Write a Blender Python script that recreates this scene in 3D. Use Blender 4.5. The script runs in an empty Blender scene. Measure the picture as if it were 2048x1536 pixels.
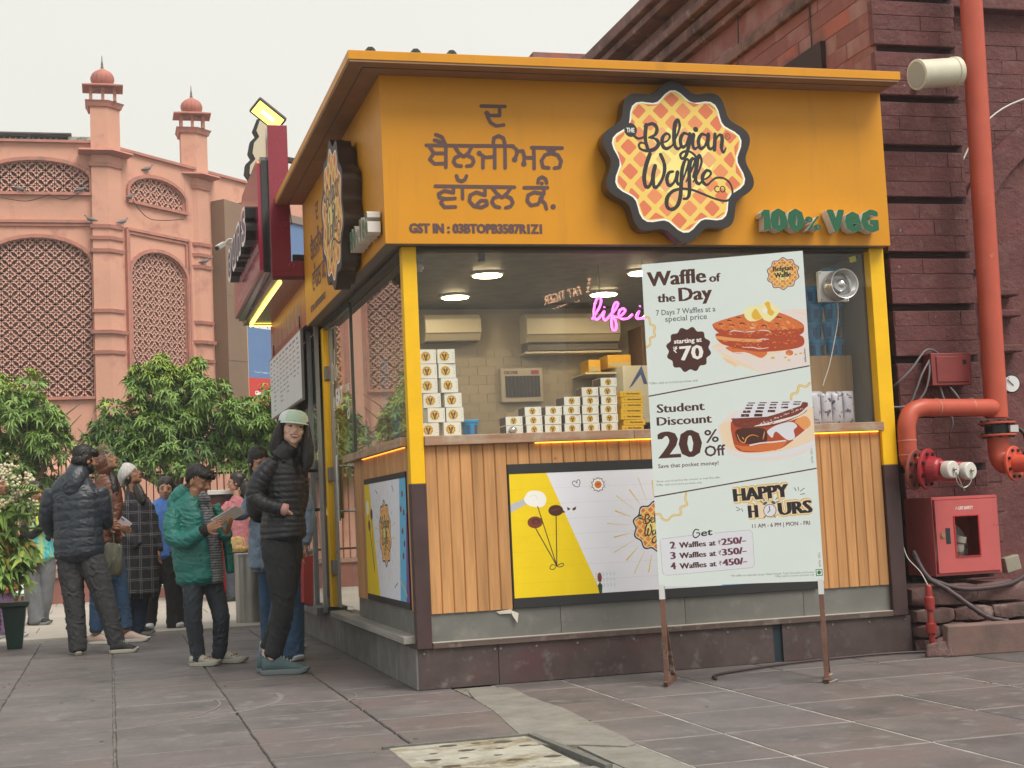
import bpy,math,random
import numpy as np
from mathutils import Vector,Matrix
from mathutils.geometry import delaunay_2d_cdt
SC=bpy.context.scene
COL=SC.collection
random.seed(7)
rng=np.random.default_rng(7)
CAM=(-1.67033,-8.24850,0.98)
YAW,PITCH,ROLL,FPX=0.271737,0.0878518,-0.0469082,2921.13
cd=bpy.data.cameras.new('camera')
cd.sensor_width=36.0
cd.lens=FPX/2048*36.0
cd.clip_start=0.05
cd.clip_end=2000
cam=bpy.data.objects.new('camera',cd)
COL.objects.link(cam)
SC.camera=cam
fwd=Vector((math.sin(YAW)*math.cos(PITCH),math.cos(YAW)*math.cos(PITCH),math.sin(PITCH)))
rt0=Vector((math.cos(YAW),-math.sin(YAW),0))
up0=rt0.cross(fwd)
rt=rt0*math.cos(ROLL)+up0*math.sin(ROLL)
up=-rt0*math.sin(ROLL)+up0*math.cos(ROLL)
mw=Matrix((rt,up,-fwd)).transposed().to_4x4()
mw.translation=Vector(CAM)
cam.matrix_world=mw
SUN_EL,SUN_AZ=math.radians(55),math.radians(150)
world=bpy.data.worlds.new("World")
SC.world=world
world.use_nodes=True
wn,wl=world.node_tree.nodes,world.node_tree.links
bg=wn['Background']
sky=wn.new('ShaderNodeTexSky')
sky.sky_type='NISHITA'
sky.sun_disc=False
sky.sun_elevation=SUN_EL
sky.sun_rotation=SUN_AZ
sky.air_density=1.6
sky.dust_density=6.0
sky.ozone_density=1.0
hs=wn.new('ShaderNodeHueSaturation')
hs.inputs['Saturation'].default_value=0.25
hs.inputs['Value'].default_value=1.0
wl.new(sky.outputs[0],hs.inputs['Color'])
smog=wn.new('ShaderNodeMix')
smog.data_type='RGBA'
smog.inputs['Factor'].default_value=0.86
wtc=wn.new('ShaderNodeTexCoord')
wsx=wn.new('ShaderNodeSeparateXYZ')
wl.new(wtc.outputs['Generated'],wsx.inputs[0])
wrp=wn.new('ShaderNodeValToRGB')
wrp.color_ramp.elements[0].position=0.0
wrp.color_ramp.elements[0].color=(8.7,8.35,7.3,1)
wrp.color_ramp.elements[1].position=0.5
wrp.color_ramp.elements[1].color=(7.9,8.0,7.65,1)
wl.new(wsx.outputs['Z'],wrp.inputs[0])
wl.new(hs.outputs[0],smog.inputs['A'])
wnz=wn.new('ShaderNodeTexNoise')
wnz.inputs['Scale'].default_value=1.3
wnz.inputs['Detail'].default_value=5
wl.new(wtc.outputs['Generated'],wnz.inputs['Vector'])
wmr=wn.new('ShaderNodeMapRange')
wmr.inputs['From Min'].default_value=.3
wmr.inputs['From Max'].default_value=.7
wmr.inputs['To Min'].default_value=.95
wmr.inputs['To Max'].default_value=1.04
wl.new(wnz.outputs['Fac'],wmr.inputs['Value'])
whs=wn.new('ShaderNodeHueSaturation')
wl.new(wmr.outputs[0],whs.inputs['Value'])
wl.new(wrp.outputs[0],whs.inputs['Color'])
wl.new(whs.outputs[0],smog.inputs['B'])
wl.new(smog.outputs['Result'],bg.inputs[0])
bg.inputs[1].default_value=0.09
sd=bpy.data.lights.new('sun','SUN')
sd.energy=2.5
sd.angle=math.radians(32)
sd.color=(1.0,0.93,0.82)
sun=bpy.data.objects.new('sun',sd)
COL.objects.link(sun)
sdir=Vector((math.sin(SUN_AZ)*math.cos(SUN_EL),math.cos(SUN_AZ)*math.cos(SUN_EL),math.sin(SUN_EL)))
sun.rotation_euler=sdir.to_track_quat('Z','Y').to_euler()
SC.view_settings.view_transform='Standard'
SC.view_settings.look='None'
SC.view_settings.exposure=0.38
SC.view_settings.gamma=1.0
SC.view_settings.use_curve_mapping=False
SC.render.engine='CYCLES'
SC.cycles.use_denoising=True
SC.cycles.max_bounces=7
SC.cycles.diffuse_bounces=3
SC.cycles.glossy_bounces=3
SC.cycles.transparent_max_bounces=16
SC.cycles.sample_clamp_indirect=4.0
SC.cycles.caustics_reflective=False
SC.cycles.caustics_refractive=False
hz=bpy.data.meshes.new('haze')
hx0,hx1,hy0,hy1,hz0,hz1=-60,60,-30,75,-2.3,16.5
hz.from_pydata([(x,y,z)for z in(hz0,hz1)for x,y in((hx0,hy0),(hx1,hy0),(hx1,hy1),(hx0,hy1))],[],[(3,2,1,0),(4,5,6,7),(0,1,5,4),(1,2,6,5),(2,3,7,6),(3,0,4,7)])
hzm=bpy.data.materials.new('haze_air')
hzm.use_nodes=True
hn=hzm.node_tree.nodes
hn.remove(hn['Principled BSDF'])
hv=hn.new('ShaderNodeVolumePrincipled')
hv.inputs['Color'].default_value=(.95,.95,.93,1)
hv.inputs['Density'].default_value=.0018
hv.inputs['Anisotropy'].default_value=.2
hzm.node_tree.links.new(hv.outputs[0],hn['Material Output'].inputs['Volume'])
hz.materials.append(hzm)
hzo=bpy.data.objects.new('haze',hz)
COL.objects.link(hzo)
hzo['kind']='stuff'
hzo['label']='thin even smoggy haze over the whole plaza'
SC.cycles.volume_bounces=0
def lin(c):
 if isinstance(c,str):
  c=tuple(int(c[i:i+2],16)/255 for i in(0,2,4))
  c=tuple(x/12.92 if x<=0.04045 else((x+0.055)/1.055)**2.4 for x in c)
 return tuple(c[:3])+(1.0,)
MATS={}
def M(name,col=(.5,.5,.5),rough=.6,metal=0.0,var=None,bump=None,emit=0.0,coat=0.0,stain=None,wood=None,obj=0.0,spec=None,alpha=None,streak=None):
 """col base colour; var=(scale,amount) tonal noise; bump=(scale,strength[,detail]); stain=(scale,colour,lo,hi);
    wood=(axis,scale) stretched grain; obj=amount of per-object tone shift; streak=(colour,scale,lo,hi) vertical streaks"""
 if name in MATS:
  return MATS[name]
 m=bpy.data.materials.new(name)
 m.use_nodes=True
 nt=m.node_tree
 N,L=nt.nodes,nt.links
 b=N['Principled BSDF']
 b.inputs['Roughness'].default_value=rough
 b.inputs['Metallic'].default_value=metal
 if spec is not None:
  b.inputs['Specular IOR Level'].default_value=spec
 if coat:
  b.inputs['Coat Weight'].default_value=coat
  b.inputs['Coat Roughness'].default_value=.12
 c=lin(col)
 b.inputs['Base Color'].default_value=c
 out=None
 tc=None
 def coord(scale=(1,1,1),world_=True):
  nonlocal tc
  g=N.new('ShaderNodeNewGeometry')
  mp=N.new('ShaderNodeMapping')
  L.new(g.outputs['Position'],mp.inputs['Vector'])
  mp.inputs['Scale'].default_value=scale
  if obj:
   oi=N.new('ShaderNodeObjectInfo')
   vm=N.new('ShaderNodeVectorMath')
   vm.operation='SCALE'
   cx=N.new('ShaderNodeCombineXYZ')
   for k in range(3):
    L.new(oi.outputs['Random'],cx.inputs[k])
   L.new(cx.outputs[0],vm.inputs[0])
   vm.inputs['Scale'].default_value=37.0
   L.new(vm.outputs[0],mp.inputs['Location'])
  return mp.outputs[0]
 def noise(scale,detail=6,sc=(1,1,1),rgh=.6):
  n=N.new('ShaderNodeTexNoise')
  n.inputs['Scale'].default_value=scale
  n.inputs['Detail'].default_value=detail
  n.inputs['Roughness'].default_value=rgh
  L.new(coord(sc),n.inputs['Vector'])
  return n.outputs['Fac']
 def ramp(fac,lo,hi,a,b_):
  mr=N.new('ShaderNodeMapRange')
  mr.inputs['From Min'].default_value=lo
  mr.inputs['From Max'].default_value=hi
  mr.inputs['To Min'].default_value=a
  mr.inputs['To Max'].default_value=b_
  L.new(fac,mr.inputs['Value'])
  return mr.outputs[0]
 cur=None
 def mul(fac):
  nonlocal cur
  h=N.new('ShaderNodeHueSaturation')
  if cur is None:
   h.inputs['Color'].default_value=c
  else:
   L.new(cur,h.inputs['Color'])
  L.new(fac,h.inputs['Value'])
  cur=h.outputs[0]
 def mixc(fac,colour):
  nonlocal cur
  x=N.new('ShaderNodeMix')
  x.data_type='RGBA'
  L.new(fac,x.inputs['Factor'])
  if cur is None:
   x.inputs['A'].default_value=c
  else:
   L.new(cur,x.inputs['A'])
  x.inputs['B'].default_value=lin(colour)
  cur=x.outputs['Result']
 if var:
  mul(ramp(noise(var[0]),.3,.7,1-var[1],1+var[1]))
 if wood:
  sc=[wood[1]]*3
  sc[wood[0]]=wood[1]*.06
  mul(ramp(noise(1.0,8,tuple(sc),.65),.3,.7,.72,1.22))
 if obj:
  oi=N.new('ShaderNodeObjectInfo')
  mul(ramp(oi.outputs['Random'],0,1,1-obj,1+obj))
 if stain:
  for st in(stain if isinstance(stain,list)else[stain]):
   mixc(ramp(noise(st[0],9),st[2],st[3],0,1),st[1])
 if streak:
  mixc(ramp(noise(1.0,7,(streak[1],streak[1],streak[1]*.08)),streak[2],streak[3],0,1),streak[0])
 if cur is not None:
  L.new(cur,b.inputs['Base Color'])
  rr=ramp(noise(9.0,3),.3,.7,max(rough-.08,.02),min(rough+.08,1))
  L.new(rr,b.inputs['Roughness'])
 if bump:
  bm=N.new('ShaderNodeBump')
  bm.inputs['Strength'].default_value=bump[1]
  bm.inputs['Distance'].default_value=bump[2]if len(bump)>2 else .01
  L.new(noise(bump[0],8),bm.inputs['Height'])
  L.new(bm.outputs[0],b.inputs['Normal'])
 if emit:
  b.inputs['Emission Color'].default_value=c
  b.inputs['Emission Strength'].default_value=emit
 MATS[name]=m
 return m
def glass_mat(name,tint=(.93,.96,.95),ior=1.5,boost=1.0,dirt=.03):
 if name in MATS:
  return MATS[name]
 m=bpy.data.materials.new(name)
 m.use_nodes=True
 N,L=m.node_tree.nodes,m.node_tree.links
 N.remove(N['Principled BSDF'])
 t=N.new('ShaderNodeBsdfTransparent')
 t.inputs[0].default_value=tint+(1,)
 g=N.new('ShaderNodeBsdfGlossy')
 g.inputs['Roughness'].default_value=.015
 d=N.new('ShaderNodeBsdfDiffuse')
 d.inputs[0].default_value=(.55,.55,.52,1)
 f=N.new('ShaderNodeFresnel')
 gb=N.new('ShaderNodeNewGeometry')
 mi=N.new('ShaderNodeMapRange')
 mi.inputs['To Min'].default_value=ior
 mi.inputs['To Max'].default_value=1/ior
 L.new(gb.outputs['Backfacing'],mi.inputs['Value'])
 L.new(mi.outputs[0],f.inputs['IOR'])
 ml=N.new('ShaderNodeMath')
 ml.operation='MULTIPLY'
 ml.use_clamp=True
 L.new(f.outputs[0],ml.inputs[0])
 ml.inputs[1].default_value=boost
 mx=N.new('ShaderNodeMixShader')
 L.new(ml.outputs[0],mx.inputs[0])
 L.new(t.outputs[0],mx.inputs[1])
 L.new(g.outputs[0],mx.inputs[2])
 nz=N.new('ShaderNodeTexNoise')
 nz.inputs['Scale'].default_value=2.2
 nz.inputs['Detail'].default_value=6
 ge=N.new('ShaderNodeNewGeometry')
 mp=N.new('ShaderNodeMapping')
 mp.inputs['Scale'].default_value=(3,3,.7)
 L.new(ge.outputs['Position'],mp.inputs[0])
 L.new(mp.outputs[0],nz.inputs['Vector'])
 mr=N.new('ShaderNodeMapRange')
 mr.inputs['From Min'].default_value=.35
 mr.inputs['From Max'].default_value=.75
 mr.inputs['To Min'].default_value=dirt*.3
 mr.inputs['To Max'].default_value=dirt*2.2
 L.new(nz.outputs['Fac'],mr.inputs['Value'])
 m2=N.new('ShaderNodeMixShader')
 L.new(mr.outputs[0],m2.inputs[0])
 L.new(mx.outputs[0],m2.inputs[1])
 L.new(d.outputs[0],m2.inputs[2])
 L.new(m2.outputs[0],N['Material Output'].inputs['Surface'])
 MATS[name]=m
 return m
WL={}
def _loc(p):
 return np.array(WL.get(p.name,(0,0,0)),float)if p is not None else np.zeros(3)
def tag(o,label=None,cat=None,group=None,kind=None):
 if label:o['label']=label
 if cat:o['category']=cat
 if group:o['group']=group
 if kind:o['kind']=kind
 return o
def thing(name,label,cat,loc=(0,0,0),group=None):
 o=bpy.data.objects.new(name,None)
 o.empty_display_size=.1
 COL.objects.link(o)
 o.location=loc
 WL[o.name]=tuple(loc)
 return tag(o,label,cat,group)
def link_mesh(name,me,parent=None,at=None):
 o=bpy.data.objects.new(name,me)
 COL.objects.link(o)
 if parent is not None:
  o.parent=parent
  WL[o.name]=WL.get(parent.name,(0,0,0))
 elif at is not None:
  o.location=at
  WL[o.name]=tuple(at)
 return o
def copy_tree(o,parent=None,loc=None,rotz=None,label=None,skip=()):
 c=o.copy()
 COL.objects.link(c)
 c.parent=parent
 if loc is not None:c.location=loc
 if rotz is not None:c.rotation_euler=(0,0,rotz)
 if label:c['label']=label
 for ch in list(o.children):
  copy_tree(ch,c)
 return c
def bevel(o,w=.004,seg=2):
 md=o.modifiers.new('bevel','BEVEL')
 md.width=w
 md.segments=seg
 md.limit_method='ANGLE'
 md.angle_limit=math.radians(40)
 return o
def nrm(v):
 v=np.asarray(v,float)
 return v/(np.linalg.norm(v)+1e-12)
class MB:
 def __init__(s):
  s.v=[];s.f=[];s.m=[];s.cm=0
 def mat(s,i):
  s.cm=i
  return s
 def add(s,vs,fs):
  k=len(s.v)
  s.v.extend([tuple(float(c)for c in a)for a in vs])
  s.f.extend([tuple(k+i for i in f)for f in fs])
  s.m.extend([s.cm]*len(fs))
  return s
 def box(s,x0,y0,z0,x1,y1,z1):
  if x0>x1:x0,x1=x1,x0
  if y0>y1:y0,y1=y1,y0
  if z0>z1:z0,z1=z1,z0
  return s.add([(x0,y0,z0),(x1,y0,z0),(x1,y1,z0),(x0,y1,z0),(x0,y0,z1),(x1,y0,z1),(x1,y1,z1),(x0,y1,z1)],[(3,2,1,0),(4,5,6,7),(0,1,5,4),(1,2,6,5),(2,3,7,6),(3,0,4,7)])
 def obox(s,c,ax,ay,az,hx,hy,hz):
  c,ax,ay,az=[np.asarray(q,float)for q in(c,ax,ay,az)]
  pts=[c+ax*hx*i+ay*hy*j+az*hz*k for k in(-1,1)for(i,j)in((-1,-1),(1,-1),(1,1),(-1,1))]
  return s.add(pts,[(3,2,1,0),(4,5,6,7),(0,1,5,4),(1,2,6,5),(2,3,7,6),(3,0,4,7)])
 def bar(s,p0,p1,w,h=None,upv=(0,0,1)):
  p0,p1=np.asarray(p0,float),np.asarray(p1,float)
  h=w if h is None else h
  d=nrm(p1-p0)
  u=np.asarray(upv,float)
  if abs(d@u)>.95:u=np.array((0,1.,0))
  a=nrm(np.cross(d,u));b=np.cross(a,d)
  return s.obox((p0+p1)/2,d,a,b,np.linalg.norm(p1-p0)/2,w/2,h/2)
 def ring_loft(s,rings,cap=True,closed=False):
  k=len(s.v);n=len(rings[0])
  for r in rings:s.v.extend([tuple(float(c)for c in a)for a in r])
  R=len(rings)
  fs=[]
  for i in range(R-1+(1 if closed else 0)):
   a,b=k+i*n,k+((i+1)%R)*n
   for j in range(n):
    j2=(j+1)%n
    fs.append((a+j,a+j2,b+j2,b+j))
  if cap and not closed:
   fs.append(tuple(k+j for j in reversed(range(n))))
   fs.append(tuple(k+(R-1)*n+j for j in range(n)))
  s.f.extend(fs);s.m.extend([s.cm]*len(fs))
  return s
 def tube(s,pts,r,n=10,cap=True,sq=1.0):
  pts=[np.asarray(p,float)for p in pts]
  rs=r if hasattr(r,'__len__')else[r]*len(pts)
  rings=[]
  u=None
  for i,p in enumerate(pts):
   d=nrm((pts[min(i+1,len(pts)-1)]-pts[max(i-1,0)]))
   if u is None:
    u=np.array((0,0,1.))if abs(d[2])<.9 else np.array((1.,0,0))
   u=nrm(u-d*(u@d))
   w=np.cross(d,u)
   rings.append([p+rs[i]*(math.cos(t)*w+sq*math.sin(t)*u)for t in np.linspace(0,2*math.pi,n,endpoint=False)])
  return s.ring_loft(rings,cap)
 def cyl(s,p0,p1,r0,r1=None,n=16):
  return s.tube([p0,p1],[r0,r0 if r1 is None else r1],n)
 def lathe(s,prof,c,axis=(0,0,1),n=20,cap=True):
  ax=nrm(axis)
  u=nrm(np.cross(ax,(0,0,1)if abs(ax[2])<.9 else(1,0,0)))
  w=np.cross(ax,u)
  c=np.asarray(c,float)
  rings=[[c+ax*h+r*(math.cos(t)*u+math.sin(t)*w)for t in np.linspace(0,2*math.pi,n,endpoint=False)]for r,h in prof]
  return s.ring_loft(rings,cap)
 def ell(s,c,r,n=14,m=10,R=None):
  c=np.asarray(c,float)
  r=(r,r,r)if not hasattr(r,'__len__')else r
  rings=[]
  for i in range(m+1):
   th=-math.pi/2+math.pi*(i+(0.02 if i==0 else-0.02 if i==m else 0))/m
   ring=[np.array((r[0]*math.cos(th)*math.cos(t),r[1]*math.cos(th)*math.sin(t),r[2]*math.sin(th)))for t in np.linspace(0,2*math.pi,n,endpoint=False)]
   if R is not None:ring=[R@q for q in ring]
   rings.append([c+q for q in ring])
  return s.ring_loft(rings)
 def prism(s,poly,o,U,V,W,d0,d1):
  """extrude a 2-D outline (U right, V up as seen from outside, W outwards) between depths d0 < d1 along W"""
  o,U,V,W=[np.asarray(q,float)for q in(o,U,V,W)]
  a=sum(poly[i][0]*poly[(i+1)%len(poly)][1]-poly[(i+1)%len(poly)][0]*poly[i][1]for i in range(len(poly)))
  if a<0:poly=poly[::-1]
  n=len(poly)
  k=len(s.v)
  for d in(d0,d1):
   s.v.extend([tuple(o+U*x+V*y+W*d)for x,y in poly])
  fs=[tuple(k+n+i for i in range(n)),tuple(k+i for i in reversed(range(n)))]
  fs+=[(k+i,k+(i+1)%n,k+n+(i+1)%n,k+n+i)for i in range(n)]
  s.f.extend(fs);s.m.extend([s.cm]*len(fs))
  return s
 def build(s,name,mats,parent=None,smooth=False,at=None,tagd=None,bev=0):
  off=_loc(parent)if parent is not None else(np.array(at,float)if at is not None else np.zeros(3))
  me=bpy.data.meshes.new(name)
  me.from_pydata([tuple(np.array(v)-off)for v in s.v]if len(s.v)<400 else(np.array(s.v)-off).tolist(),[],s.f)
  mats=mats if isinstance(mats,(list,tuple))else[mats]
  for m in mats:me.materials.append(m)
  if len(mats)>1:me.polygons.foreach_set('material_index',s.m)
  if smooth:
   me.polygons.foreach_set('use_smooth',[True]*len(me.polygons))
   if smooth!='all':
    try:me.set_sharp_from_angle(angle=math.radians(smooth if smooth>1 else 38))
    except Exception:pass
  me.validate(verbose=False)
  o=link_mesh(name,me,parent,at)
  if bev:bevel(o,bev)
  if tagd:tag(o,**tagd)
  return o
def tri_mesh(name,V,F,mats,midx=None,parent=None,at=None,smooth=False):
 """fast mesh from numpy arrays; F is (n,3) or (n,4)"""
 off=_loc(parent)if parent is not None else(np.array(at,float)if at is not None else np.zeros(3))
 V=np.asarray(V,np.float32)-off.astype(np.float32)
 F=np.asarray(F,np.int32)
 me=bpy.data.meshes.new(name)
 me.vertices.add(len(V));me.vertices.foreach_set('co',V.ravel())
 k=F.shape[1]
 me.loops.add(F.size);me.loops.foreach_set('vertex_index',F.ravel())
 me.polygons.add(len(F))
 me.polygons.foreach_set('loop_start',np.arange(0,F.size,k,dtype=np.int32))
 me.polygons.foreach_set('loop_total',np.full(len(F),k,np.int32))
 for m in(mats if isinstance(mats,(list,tuple))else[mats]):me.materials.append(m)
 if midx is not None:me.polygons.foreach_set('material_index',np.asarray(midx,np.int32))
 if smooth:me.polygons.foreach_set('use_smooth',np.ones(len(F),bool))
 me.update(calc_edges=True)
 return link_mesh(name,me,parent,at)
_tc={}
def glyphs(txt,spacing=1.0):
 key=(txt,spacing)
 if key in _tc:return _tc[key]
 c=bpy.data.curves.new('t','FONT')
 c.body=txt
 c.resolution_u=2
 c.space_character=spacing
 o=bpy.data.objects.new('t',c)
 COL.objects.link(o)
 dg=bpy.context.evaluated_depsgraph_get()
 ev=o.evaluated_get(dg)
 me=ev.to_mesh()
 v=[(x.co[0],x.co[1])for x in me.vertices]
 f=[tuple(p.vertices)for p in me.polygons]
 ev.to_mesh_clear()
 bpy.data.objects.remove(o)
 bpy.data.curves.remove(c)
 _tc[key]=(v,f)
 return _tc[key]
def hull(P):
 P=sorted(set((round(a,7),round(b,7))for a,b in P))
 if len(P)<3:return P
 def half(Q):
  r=[]
  for p in Q:
   while len(r)>1 and(r[-1][0]-r[-2][0])*(p[1]-r[-2][1])-(r[-1][1]-r[-2][1])*(p[0]-r[-2][0])<=1e-12:r.pop()
   r.append(p)
  return r
 a,b=half(P),half(P[::-1])
 return a[:-1]+b[:-1]
def homog(src,dst):
 A=[]
 for(x,y),(u,v)in zip(src,dst):
  A.append([x,y,1,0,0,0,-u*x,-u*y,-u])
  A.append([0,0,0,x,y,1,-v*x,-v*y,-v])
 _,_,vt=np.linalg.svd(np.array(A,float))
 H=vt[-1].reshape(3,3)
 return lambda p:tuple((H@(p[0],p[1],1))[:2]/(H@(p[0],p[1],1))[2])
class Art:
 """canvas w x h metres, y up; T maps drawing units to canvas metres"""
 def __init__(s,w,h,T=None,bgm=None):
  s.w,s.h,s.T=w,h,T or(lambda p:p)
  s.P=[];s.mi=[];s.mats=[]
  if bgm:s.raw([(0,0),(w,0),(w,h),(0,h)],bgm)
 def _m(s,m):
  if m not in s.mats:s.mats.append(m)
  return s.mats.index(m)
 def raw(s,pts,m):
  if len(pts)<3:return
  a=sum(pts[i][0]*pts[(i+1)%len(pts)][1]-pts[(i+1)%len(pts)][0]*pts[i][1]for i in range(len(pts)))
  if abs(a)<1e-9:return
  s.P.append([(float(x),float(y))for x,y in(pts if a>0 else pts[::-1])])
  s.mi.append(s._m(m))
 def poly(s,pts,m):s.raw([s.T(p)for p in pts],m)
 def ell(s,c,rx,ry,m,n=20,rot=0):
  cr,sr=math.cos(rot),math.sin(rot)
  s.poly([(c[0]+rx*math.cos(t)*cr-ry*math.sin(t)*sr,c[1]+rx*math.cos(t)*sr+ry*math.sin(t)*cr)for t in np.linspace(0,2*math.pi,n,endpoint=False)],m)
 def stroke(s,pts,w,m,w2=None,n=6,smooth=0):
  """round-nib stroke, widths in drawing units (may be a list)"""
  if smooth:pts=spline(pts,smooth)
  k=len(pts)
  if hasattr(w,'__len__'):
   ws=np.interp(np.linspace(0,1,k),np.linspace(0,1,len(w)),w)
  else:
   ws=np.linspace(w,w if w2 is None else w2,k)
  for i in range(k-1):
   pp=[]
   for j in(i,i+1):
    r=ws[j]/2
    pp+=[s.T((pts[j][0]+r*math.cos(t),pts[j][1]+r*math.sin(t)))for t in np.linspace(0,2*math.pi,n,endpoint=False)+.3]
   s.raw(hull(pp),m)
 def text(s,txt,p0,p1,caph,m,nib=(0,0),spacing=1.0,slant=0.0,capunit=.69):
  """baseline p0->p1, cap height; all in drawing units; nib = horizontal/vertical weight added, in units of cap height"""
  V,Fc=glyphs(txt,spacing)
  if not V:return
  xs=[a[0]for a in V]
  x0,x1=min(xs),max(xs)
  a,b=np.array(s.T(p0)),np.array(s.T(p1))
  d=b-a
  W=np.linalg.norm(d);d/=W
  q=np.array(s.T((p0[0],p0[1]+(caph if s.yup else-caph))))
  H=np.linalg.norm(q-a)
  nx,ny=nib[0]*H/2,nib[1]*H/2
  e=np.array((-d[1],d[0]))
  kx,ky=(W-2*nx)/(x1-x0),H/capunit
  pts=[(((vx-x0)*kx+nx+slant*vy*ky),vy*ky)for vx,vy in V]
  for f in Fc:
   T3=[pts[i]for i in f]
   if nx or ny:
    T3=hull([(x+i,y+j)for x,y in T3 for i,j in((-nx,-ny*.5),(nx,-ny*.5),(-nx,ny*.5),(nx,ny*.5),(-nx*.5,ny),(nx*.5,ny),(nx*.5,-ny),(-nx*.5,-ny))])
   s.raw([tuple(a+d*x+e*y)for x,y in T3],m)
 yup=False
 def build(s,name,o,U,V,parent=None,at=None,clip=True):
  K=100.0
  vs,fs=[],[]
  for p in s.P:
   if clip:p=[(min(max(x,0),s.w),min(max(y,0),s.h))for x,y in p]
   fs.append(list(range(len(vs),len(vs)+len(p))))
   vs+=[Vector((x*K,y*K))for x,y in p]
  r=delaunay_2d_cdt(vs,[],fs,1,1e-4)
  ov,of,orig=r[0],r[2],r[5]
  o_,U,V=[np.asarray(q,float)for q in(o,U,V)]
  P=np.array([(q.x/K,q.y/K)for q in ov])
  X=o_+P[:,:1]*U+P[:,1:]*V
  keep=[(f,max(g))for f,g in zip(of,orig)if g]
  F=[f for f,g in keep]
  return tri_mesh(name,X,F,s.mats,[s.mi[g]for f,g in keep],parent,at)
def spline(pts,k=6,closed=False):
 P=[np.asarray(p,float)for p in pts]
 n=len(P)
 out=[]
 for i in range(n if closed else n-1):
  g=(lambda j:P[j%n])if closed else(lambda j:P[min(max(j,0),n-1)])
  p0,p1,p2,p3=g(i-1),g(i),g(i+1),g(i+2)
  for t in np.arange(k)/k:
   out.append(.5*((2*p1)+(-p0+p2)*t+(2*p0-5*p1+4*p2-p3)*t*t+(-p0+3*p1-3*p2+p3)*t**3))
 if not closed:out.append(P[-1])
 return[tuple(p)for p in out]
def ZT(x0,y0,s):
 """zoomed-crop coordinates back to photograph measurements"""
 return lambda p:(x0+p[0]/s,y0+p[1]/s)
 # printed surfaces (vector artwork)
BRN=M('print_brown','colour' and '4a2620',.55)
INK=M('print_black','221f22',.5)
WHT=M('print_white','f2f1ee',.5)
MINT=M('print_mint','dfeae9',.55,var=(3,.02))
YEL=M('print_yellow','f0d000',.5,var=(9,.03))
GOLD=M('print_gold','d9b84a',.5)
WY0=M('print_waffle_line','e9c968',.5)
WYC=M('print_waffle_core','efe08a',.5)
WC=[M('print_waffle_cell_a','e2c276',.5),M('print_waffle_cell_b','e3a972',.5),M('print_waffle_cell_c','e08c5c',.5),M('print_waffle_cell_d','d87550',.5)]
GRY=M('print_grey','5a5a60',.5)
LBL=M('print_lilac_white','e2e4ee',.5,var=(5,.025))
SKYB=M('print_sky_blue','63b4dc',.5)
PURP=M('print_purple','6f4a8c',.5)
CREAMP=M('print_cream','f0d9bc',.5)
PINKP=M('print_pale_pink','eadfdd',.5)
OR1=M('print_orange','d9743a',.5)
OR2=M('print_dark_orange','b3492a',.5)
OR3=M('print_light_orange','eaa060',.5)
RB=M('print_red_brown','7c3526',.5)
CHO=M('print_chocolate','4a2418',.45)
BUT=M('print_butter','f3ecb0',.5)
BUT2=M('print_butter_gold','e8b93c',.5)
GRNP=M('print_green','1f7a4a',.5)
def scallop(cx,cy,r,n=10,a=.067,ph=92,seg=8,sx=1.0):
 return[(cx+sx*r*(1+a*math.cos(math.radians(n*(t-ph))))*math.cos(math.radians(t)),cy-r*(1+a*math.cos(math.radians(n*(t-ph))))*math.sin(math.radians(t)))for t in np.linspace(0,360,n*seg,endpoint=False)]
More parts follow.
